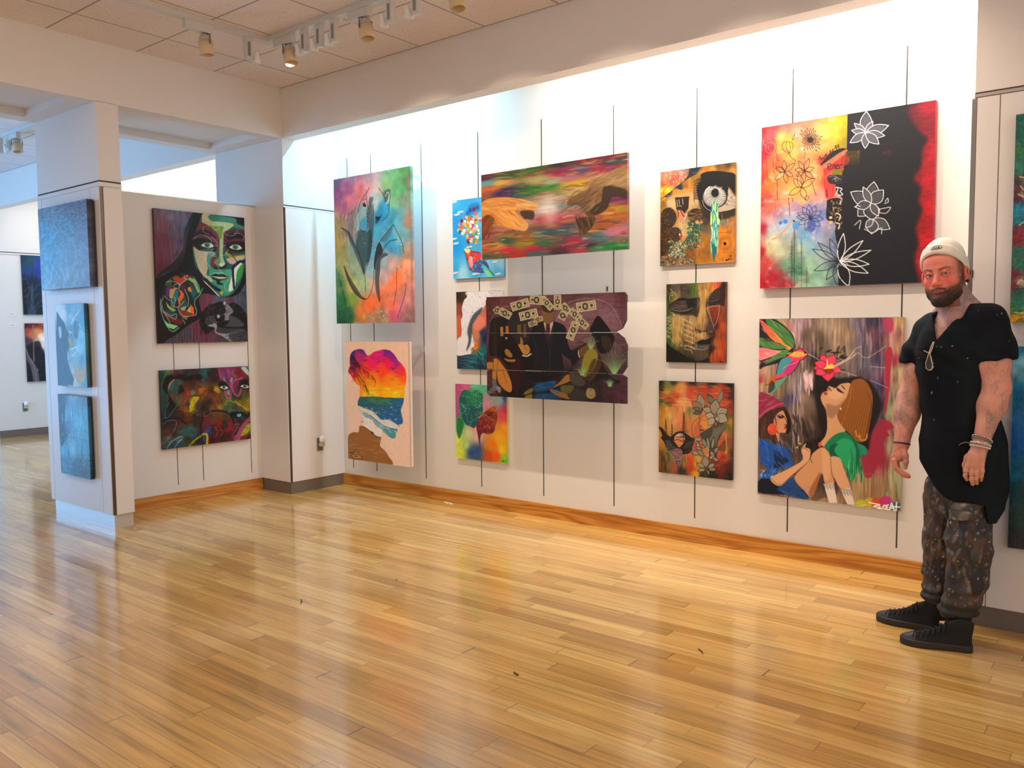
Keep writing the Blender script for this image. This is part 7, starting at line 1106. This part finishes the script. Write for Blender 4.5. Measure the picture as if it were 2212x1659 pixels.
m_hair = NT('beard_hair'); a_ = m_hair.n('Attribute', attribute_name='paint'); m_hair.l(a_.outputs['Color'], m_hair.b.inputs['Base Color']); m_hair.set(Roughness=.8); _tc = m_hair.n('TexCoord'); _mp = m_hair.n('Mapping'); _mp.inputs['Scale'].default_value = (900, 900, 160); m_hair.l(_tc.outputs['Object'], _mp.inputs[0]); _nz = m_hair.n('TexNoise'); _nz.inputs['Scale'].default_value = 1; _nz.inputs['Detail'].default_value = 2; m_hair.l(_mp.outputs[0], _nz.inputs['Vector']); _b = m_hair.n('Bump'); _b.inputs['Strength'].default_value = .9; _b.inputs['Distance'].default_value = .0025; m_hair.l(_nz.outputs[0], _b.inputs['Height']); m_hair.l(_b.outputs[0], m_hair.b.inputs['Normal']); skinmesh('beard', P, Q, m_hair.m, man, np.clip(bc, 0, 1))
# --- beanie
def beanie_f(p, c=None, rad=None):
    q = hl(p); zt = (q[2]-.014-np.where(q[1] < 0, -q[1]*.86, -q[1]*.35))*.80             # height above the tilted brim plane
    rib = .0003*np.sin(np.arctan2(q[0], q[1]-.015)*58)
    k = lambda c_, r: (lambda a, b: a*(a-1)/b)(np.sqrt(sum(((q[i]-c_[i])/r[i])**2 for i in range(3)))+1e-9, np.sqrt(sum(((q[i]-c_[i])/r[i]**2)**2 for i in range(3)))+1e-9)
    dome = k((0, .010, .060), (.080, .094, .093))+rib; cuff = np.abs(np.sqrt(((q[0])/.0835)**2+((q[1]-.006)/.098)**2+((q[2]-.03)/.13)**2)-1.0)*.085-.006+rib
    cuff = smax(cuff, np.abs(zt-.024)-.023, .010); dome = smax(dome, -(zt-.012), .006)
    return smin(dome, cuff, .004)*HS+.0008*nsin(p, (60, 60, 60), 21)
P, Q = polygonise(beanie_f, hc+np.array((-.14, -.16, -.06)), hc+np.array((.14, .16, .2)), .0022, 30)
skinmesh('beanie', P, Q, plain('knit_cream', (.80, .76, .66), .9, bump=.3, bscale=900), man)
em = bmesh.new()
def cuffp(x, z):
    y = .006-.1052*math.sqrt(max(0, 1-(x/.0895)**2-((z-.03)/.1395)**2))-.0006; return hp(x, y, z)
for st in ([(-.013, .1125), (-.006, .116), (.003, .1165), (.013, .113)], [(-.0065, .1105), (-.0105, .1115), (-.011, .109), (-.007, .1075), (-.0075, .1055), (-.0115, .106)], [(-.0025, .1055), (-.0045, .108), (-.0025, .111), (.0005, .1105), (.0015, .108), (.0, .1055), (-.0025, .1055)], [(.0045, .1055), (.0045, .1108), (.008, .1105), (.0075, .1085), (.0045, .108), (.0085, .1075), (.009, .1055), (.0045, .1055)], [(-.017, .103), (0, .1028), (.015, .1035)], [(-.018, .106), (-.014, .110)], [(.012, .107), (.017, .109)]):
    tube(em, [cuffp(x*1.25+.010, z+.002) for x, z in st], .0010, 5)
obj('embroidery', em, plain('navy_thread', '20243c', .8), bpy.data.objects['beanie'])
# --- T-shirt
def ring_d(p, cx, cy, rx, ry): return (np.sqrt(((p[0]-cx)/rx)**2+((p[1]-cy)/ry)**2)-1)*np.minimum(rx, ry)
TZ = []   # torso sections: left and right outline, depth centre, half depth
for (v, ul, ur, cy, ry) in ((1125, 2035, 2172, -.005, .142), (1060, 2004, 2174, -.005, .142), (1000, 1985, 2176, -.005, .135), (950, 1983, 2176, -.005, .13), (900, 1989, 2166, .0, .122), (850, 1982, 2160, .0, .124), (800, 1974, 2160, .0, .128), (750, 1974, 2164, .0, .128), (715, 1988, 2150, .005, .115), (690, 2005, 2130, .01, .09), (668, 2030, 2112, .02, .07), (650, 2046, 2102, .025, .06)):
    a, b = L(ul, v), L(ur, v); TZ.append((b[2]*.5+a[2]*.5, (a[0]+b[0])/2, (b[0]-a[0])/2, cy, ry))
TZ = np.array(TZ)
def torso(p, off=0):
    z = p[2]; g = [np.interp(z, TZ[:, 0], TZ[:, i]) for i in (1, 2, 3, 4)]; return ring_d(p, g[0], g[2], g[1]+off, g[3]+off)
hemA = L(1983, 992); hemz = np.array([(L(u, v)[0], L(u, v)[2]) for u, v in ((1975, 985), (1985, 992), (1998, 1012), (2020, 1044), (2042, 1063), (2060, 1073), (2110, 1075), (2126, 1078), (2134, 1118), (2150, 1122), (2166, 1104), (2180, 1096))])
vA, vB, vC = L(2014, 676), L(2023, 735), L(2100, 646)
slR = [Cap(L(2128, 695, .035), L(2150, 752, .065), .088, .083, .05), Cap(L(2150, 752, .065), L(2152, 776, .075), .083, .082, .02)]
slL = [Cap(L(2012, 716, -.055), L(1985, 762, -.062), .078, .070, .05), Cap(L(1985, 762, -.062), L(1981, 776, -.062), .070, .068, .02)]
def shirt_f(p, c=None, rad=None):
    z = p[2]; d = torso(p); top = z-L(2080, 652)[2]-.01; d = smax(d, top, .02)
    sh = field([Cap(L(2098, 668, -.01), L(2140, 700, .03), .05, .07, .04), Cap(L(2035, 690, -.04), L(2002, 712, -.06), .045, .06, .04)], p); d = smin(d, sh, .03)
    for S2, el, lim in ((slR, eR, L(2150, 783, .075)), (slL, eL, L(1978, 787, -.06))):
        s = field(S2, p); s0 = np.array(S2[0][3]); ax_ = (el-s0)/np.linalg.norm(el-s0); cut = (p[0]-lim[0])*ax_[0]+(p[1]-lim[1])*ax_[1]+(z-lim[2])*ax_[2]; d = smin(d, smax(s, cut, .006), .018)
    f = .0050*nsin(p, (26, 18, 9), 31)*np.clip((1.38-z)/.2, .25, 1)+.0030*nsin(p, (48, 30, 16), 32)+.006*np.sin(p[0]*34+z*20+1.2*np.sin(z*11))*np.clip((1.15-z)/.25, 0, 1)*(p[1] < .05)+.0035*np.sin((p[0]*.8+z*1.2)*60)*np.clip(1-np.abs(z-1.28)/.13, 0, 1)
    d = d+f; hz = np.interp(p[0], hemz[:, 0], hemz[:, 1]); d = smax(d, hz+.004*np.sin(p[0]*40)-z, .006)
    # open V neck at the front, round at the back
    def side(A_, B_): return ((p[0]-A_[0])*(B_[2]-A_[2])-(z-A_[2])*(B_[0]-A_[0]))/math.hypot(B_[0]-A_[0], B_[2]-A_[2])
    v = np.maximum(np.maximum(-side(vB, vA), -side(vC, vB)), p[1])      # negative inside the V
    d = smax(d, -v, .006)
    nkc = Cap(L(2066, 650, -.0), L(2056, 690, .03), .061, .056)[0](p); d = smax(d, -nkc, .006)
    return d
P, Q = polygonise(shirt_f, (-.30, -.24, .55), (.27, .22, 1.53), .0040, 20); P = relax(P, Q, 1, .4)
rg = np.random.default_rng(5); sc = np.tile(hx('172026'), (len(P), 1)); p3 = [P[:, 0], P[:, 1], P[:, 2]]; sc = lerp(sc, np.tile(hx('10141b'), (len(P), 1)), .5+.5*nsin(p3, (14, 14, 10), 40))
def specks(P, C_, spots):
    for i_, (c, r, h) in enumerate(spots):
        e = P-np.array(c); e[:, 2] *= (1, .45, .7)[i_ % 3]; e[:, 0] *= (1, 1.2, .6)[i_ % 3]; d = np.linalg.norm(e, axis=1); C_ = lerp(C_, np.tile(hx(h), (len(P), 1)), np.clip((r-d)/.0015, 0, 1))
    return C_
fr = P[P[:, 1] < -.06]; sp = [(fr[rg.integers(len(fr))], rg.uniform(.0018, .0032), rg.choice(['b8b8b0', '8a8a84', 'c0b490', '7a9088'])) for _ in range(46)]
sp = [s for s in sp if s[0][2] > 1.0]; sc = specks(P, sc, sp)
m_cloth = NT('black_cotton'); a_ = m_cloth.n('Attribute', attribute_name='paint'); m_cloth.l(a_.outputs['Color'], m_cloth.b.inputs['Base Color']); m_cloth.set(Roughness=.9); m_cloth.b.inputs['Specular IOR Level'].default_value = .2; m_cloth = m_cloth.m
skinmesh('shirt', P, Q, m_cloth, man, np.clip(sc, 0, 1))
# --- trousers
tr = [Ell(L(2080, 1065, 0), (.155, .12, .12), .04),
      Cap(L(2100, 1080, .035), L(2096, 1180, .070), .090, .090, .03), Cap(L(2096, 1180, .075), L(2090, 1250, .06), .090, .080, .03), Cap(L(2090, 1250, .06), L(2072, 1318, .065), .080, .074, .03),
      Cap(L(2046, 1078, -.055), L(2032, 1172, -.075), .092, .080, .014), Cap(L(2032, 1172, -.075), L(2030, 1230, -.085), .080, .070, .014), Cap(L(2030, 1230, -.085), L(2022, 1284, -.08), .070, .062, .014)]
cuffN, cuffF = L(2070, 1330, .065)[2], L(2022, 1300, -.08)[2]
def trou_f(p, c=None, rad=None):
    d = field(tr, p); z = p[2]
    d = d+.0055*nsin(p, (30, 30, 22), 51)+.0035*nsin(p, (60, 60, 45), 52)+.0055*np.sin(z*85+8*p[0]+2.5*nsin(p, (12, 12, 8), 53))*np.clip((.36-z)/.15, 0, 1)+.004*np.sin(z*60-14*p[0])*np.clip(1-np.abs(z-.47)/.08, 0, 1)
    near = p[0] > L(2048, 1250)[0]-.0; cz = np.where(p[1] < .0, cuffN+.012*np.sin(p[0]*20), cuffF)
    d = smin(d, smax(field([Ell(L(2070, 1318, .065), (.084, .080, .028)), Ell(L(2022, 1286, -.08), (.071, .07, .026))], p), 0*z-1, .01)+.003*nsin(p, (70, 70, 50), 54), .012)
    return smax(smax(d, cz-z, .006), z-.75, .01)
P, Q = polygonise(trou_f, (-.24, -.26, .10), (.26, .24, .76), .0040, 20); P = relax(P, Q, 1, .4)
p3 = [P[:, 0], P[:, 1], P[:, 2]]; tc_ = np.tile(hx('3a322e'), (len(P), 1))
for f, sd, th, h, am in ((34, 61, .1, '57483a', .8), (52, 62, .5, '46505c', .7), (70, 63, .6, '6a4038', .6), (64, 64, .7, '3a4436', .7), (110, 65, .9, '857c6c', .6), (60, 66, .8, '24242c', .8), (90, 67, 1.1, '8a8478', .6), (110, 68, 1.3, '9a5a5c', .6), (120, 69, 1.35, '6a8498', .7), (46, 70, .5, '24252e', .8), (190, 75, 1.2, 'a8a498', .6), (220, 76, 1.3, 'b8666c', .5)): tc_ = lerp(tc_, np.tile(hx(h), (len(P), 1)), np.clip((nsin(p3, (f, f, f*.6), sd)-th)/.35, 0, 1)*am)
pal = ['c8c8c0', 'a8b0b0', 'b8a83a', '9ab030', 'c04a58', 'b0a898', '4a78a0', 'd0c8b8', '8a3a50', 'c87a50', 'e0e0d8', '4a8a68']; fr = P[P[:, 1] < .03]
sp = [(fr[rg.integers(len(fr))], rg.uniform(.0015, .0045), rg.choice(pal)) for _ in range(170)]
for k in range(26): sp.append((L(2132+rg.uniform(-10, 8), 1195+rg.uniform(-22, 22), .12), rg.uniform(.003, .006), 'a8b828'))
for k in range(8): sp.append((L(2030+rg.uniform(-5, 5), 1257+rg.uniform(-5, 5), .0)-np.array((0, .0, 0)), .005, '90a830'))
tc_ = specks(P, tc_, sp); cz_ = np.where(P[:, 0] > L(2048, 1290)[0], cuffN, cuffF); tc_ = lerp(tc_, np.tile(hx('23231f'), (len(P), 1)), np.clip((cz_+.075-P[:, 2])/.02, 0, 1)*.85); m_tr = NT('paint_spattered_canvas'); a_ = m_tr.n('Attribute', attribute_name='paint'); m_tr.l(a_.outputs['Color'], m_tr.b.inputs['Base Color']); m_tr.set(Roughness=.7); m_tr = m_tr.m
tro = skinmesh('trousers', P, Q, m_tr, man, np.clip(tc_, 0, 1))
# cargo pocket with flap on the near thigh, tab on the far one
def pocket(name, u0, u1, v0, v1, t, bulge, seed):
    n, m = 22, 16; A_ = []; 
    for j in range(m+1):
        for i in range(n+1):
            x, y = i/n, j/m; e = (math.sin(PI*min(max(x, .0), 1))**.4)*(math.sin(PI*min(max(y*.92+.04, 0), 1))**.4); A_.append(L(u0+(u1-u0)*x, v0+(v1-v0)*y+3*math.sin(x*3), t-.045*(2*x-1)**2+bulge*e-.012))
    A_ = np.array(A_); B_ = A_+np.array((0, .03, 0)); q = []
    N = len(A_); I = lambda i, j: j*(n+1)+i
    for j in range(m):
        for i in range(n): q.append((I(i, j), I(i, j+1), I(i+1, j+1), I(i+1, j)))
    for i in range(n): q += [(I(i, 0), I(i+1, 0), I(i+1, 0)+N, I(i, 0)+N), (I(i+1, m), I(i, m), I(i, m)+N, I(i+1, m)+N)]
    for j in range(m): q += [(I(0, j+1), I(0, j), I(0, j)+N, I(0, j+1)+N), (I(n, j), I(n, j+1), I(n, j+1)+N, I(n, j)+N)]
    PP = np.vstack([A_, B_]); pp = [PP[:, 0], PP[:, 1], PP[:, 2]]; c = np.tile(hx('4a443c'), (len(PP), 1))
    for f, sd, th, h in ((50, seed, .2, '7a7668'), (60, seed+1, .5, '6a4a4e'), (50, seed+2, .4, '3a4248'), (90, seed+3, .9, 'a09c90')): c = lerp(c, np.tile(hx(h), (len(PP), 1)), np.clip((nsin(pp, (f, f, f), sd)-th)/.3, 0, 1)*.8)
    return skinmesh(name, PP, np.array(q), m_tr, tro, np.clip(c, 0, 1))
pocket('pocket', 2052, 2116, 1084, 1122, .150, .016, 80); pocket('pocket_flap', 2050, 2117, 1101, 1122, .170, .018, 90)
# --- high-top sneakers
m_can = plain('black_canvas', '121214', .85, bump=.4, bscale=500); m_rub = plain('dark_rubber', '262220', .55); m_cap = plain('toe_rubber', '2c2d31', .5); m_lace = plain('black_lace', '0c0c0e', .8)
def shoe(heel, toe, up):
    """heel and toe: floor points in the room"""
    h_, t_ = Vector(heel), Vector(toe); d = (t_-h_); ln = d.length; an = math.atan2(d.y, d.x); e = empty('shoe', (0, 0, 0)); e.parent = man
    e.matrix_local = Matrix.Rotation(-MROT, 4, 'Z') @ Matrix.Translation((h_.x-MO.x, h_.y-MO.y, 0)) @ Matrix.Rotation(an, 4, 'Z'); k = ln/.30
    def outl(x): x = x/k; return (.037+.014*np.clip((x-.07)/.12, 0, 1)-.003*np.sin(np.clip(x/.3, 0, 1)*PI*2))*np.sqrt(np.clip(1-(np.maximum(x-.205, 0)/.096)**2.7, 0, 1))*np.sqrt(np.clip(1-((.035-x)/.036)**2*(x < .035), 0, 1))-.004
    def sole(p, c=None, r=None): return smax(np.abs(p[1])-outl(p[0]), np.abs(p[2]-.016)-.0155-.004*np.clip(p[0]/ln-.8, 0, 1), .006)+9*np.clip(np.abs(p[0]-ln/2)-ln*.4985, 0, 1)
    def upper(p, c=None, r=None):
        x = p[0]/k; hgt = np.interp(x, [0, .06, .10, .15, .20, .25, .29, .31], [.135, .142, .125, .088, .066, .054, .040, .01]); w = np.interp(p[2], [0, .03, .07, .14], [.98, .96, .80, .92])
        wid = outl(p[0])*w-.002; wid = np.where(p[2] > .05, np.minimum(wid, .044), wid); prof = np.sqrt(np.clip(p[2]/hgt, 0, 2)**2.6+(np.abs(p[1])/np.maximum(wid, .004))**2.4)-1
        d = prof*.03; bk = -(x+.0-.006*np.sin(p[2]*30))*1.0
        return smax(smax(d+.0012*nsin(p, (60, 60, 60), 71), .012-p[2], .003), bk, .004)+9*np.clip(p[0]-ln*.995, 0, 1)
    P, Q = polygonise(sole, (-.02, -.07, -.004), (ln+.03, .07, .05), .003, 40); P[:, 2] = np.maximum(P[:, 2], .0005); skinmesh('sole', P, Q, m_rub, e)
    P, Q = polygonise(upper, (-.03, -.075, 0), (ln+.03, .075, .18), .003, 30); cx = P[Q].mean(1)[:, 0]; cz = P[Q].mean(1)[:, 2]; cap = (cx > ln*.78)
    skinmesh('upper', P, Q[~cap], m_can, e); used = np.unique(Q[cap]); rm = np.zeros(len(P), int); rm[used] = np.arange(len(used)); skinmesh('toe_cap', P[used]+np.array((.0, 0, .0008)), rm[Q[cap]], m_cap, e)
    b = bmesh.new()
    for i in range(7):
        x = .235-.021*i; hz = np.interp(x, [0, .06, .10, .15, .20, .25, .29], [.135, .142, .125, .088, .066, .054, .040]); y = .020+.001*i
        tube(b, [(x*k-.012, -y-.012, hz*.80), (x*k-.004, -y*.6, hz+.001), (x*k+.004, y*.6, hz+.001), (x*k+.010, y+.012, hz*.80)], .0028, 6); tube(b, [(x*k-.010, y+.012, hz*.80), (x*k-.004, y*.6, hz+.003), (x*k+.002, -y*.6, hz+.003), (x*k+.008, -y-.012, hz*.80)], .0028, 6)
    obj('laces', b, m_lace, e); return e
shoe((5.372, -.985, 0), (5.085, -1.045, 0), 0); shoe((5.205, -.820, 0), (4.918, -.800, 0), 0)
sk = bmesh.new()
for (a, b_, r) in ((L(2072, 1310, .065), None, .052), (L(2026, 1280, -.08), None, .05)): lathe(sk, [(r*.9, -.12), (r, -.04), (r, .05)], 24, Matrix.Translation(Vector(a)))
obj('socks', sk, m_can, man, True)
# --- bracelets, rings, pendant cord
def band(name, c, ax_, r, th, mat, n=40, tilt=0, beads=0, flat=.78):
    ax_ = Vector(ax_).normalized(); b = bmesh.new(); M_ = ax_.to_track_quat('Z', 'Y').to_matrix().to_4x4(); M_.translation = Vector(c); M_ = M_ @ Matrix.Rotation(tilt, 4, 'X'); pts = []
    for i in range(n): t = 2*PI*i/n; pts.append(M_ @ Vector((r*math.cos(t), r*flat*math.sin(t), 0)))
    if beads:
        for i in range(0, n): bmesh.ops.create_uvsphere(b, u_segments=10, v_segments=6, radius=beads, matrix=Matrix.Translation(pts[i]))
    else: tube(b, pts, th, 8, True)
    return obj(name, b, mat, man, True)
axR = wR-eR; axL = wL-eL; m_silver = plain('silver', (.66, .62, .56), .25, metal=1); m_bead = plain('cream_bead', (.72, .66, .56), .35); m_gold = plain('brass_ring', (.70, .50, .22), .3, metal=1)
band('bracelet', wR-axR*.02, axR, .0375, .0028, m_silver, tilt=.12, flat=1); band('bracelet', wR-axR*.055, axR, .0385, .0035, plain_cache('olive_cord', (.22, .19, .12)), tilt=-.1, flat=1); band('bracelet', wR-axR*-.01, axR, .0375, .003, m_bead, 26, .05, .0046, 1); band('bracelet', wR-axR*.085, axR, .039, .003, m_silver, 26, -.15, .0040, 1); band('bracelet', wR+axR*.06, axR, .037, .003, m_bead, 26, .1, .0044, 1)
b = bmesh.new(); tube(b, [L(2101, 960, .175), L(2088, 955, .184), L(2076, 958, .184), L(2071, 962, .18)], [.002, .002, .0018, .001], 6); obj('bracelet_cord_end', b, plain_cache('olive_cord', (.22, .19, .12)), man)
band('bracelet', wL-axL*.0, axL, .0345, .0035, plain_cache('black_leather', (.02, .018, .02)), tilt=.05, flat=1)
for u, t in ((2086.5, .184), (2098.5, .184), (2110, .183)): band('ring', L(u, 1024, t), L(u, 1030, t)-L(u, 1018, t), .0108, .0018, m_gold if u == 2098.5 else m_silver, 20, 0, 0, 1)
# --- sunglasses hooked into the neck of the shirt: a thing of its own
sg = empty('sunglasses', tuple(MO), MROT, label='folded tortoiseshell sunglasses hanging from the V neck of the black shirt', cat='sunglasses')
m_frame = plain('cream_frame', (.62, .55, .40), .3, metal=.4); m_lens = plain('dark_lens', '0c0d0f', .12)
T_ = .162
b = bmesh.new(); tube(b, [L(u, v, T_) for u, v in ((2016, 738), (2011, 750), (2005, 768), (2000, 785), (2001, 796), (2007, 800), (2013, 797), (2014, 784), (2011, 770), (2008, 764))], .0022, 6); tube(b, [L(u, v, T_+.008) for u, v in ((2018, 738), (2014, 752), (2009, 764), (2012, 780), (2016, 793), (2011, 800))], .002, 6); obj('frame', b, m_frame, sg)
b = bmesh.new(); vs = [b.verts.new(L(u, v, T_+.004)) for u, v in ((2008, 766), (2003, 775), (2000, 786), (2002, 796), (2008, 799), (2012, 795), (2013, 782))]; vb = [b.verts.new(v.co+Vector((0, .003, 0))) for v in vs]; b.faces.new(vs); b.faces.new(vb[::-1])
for i in range(7): b.faces.new((vs[i], vs[(i+1) % 7], vb[(i+1) % 7], vb[i]))
obj('lens', b, m_lens, sg); b = bmesh.new(); tube(b, [L(u, v, T_+.01) for u, v in ((1995, 757), (2003, 761), (2009, 762))], .0018, 6); obj('temple_arm', b, m_frame, sg)
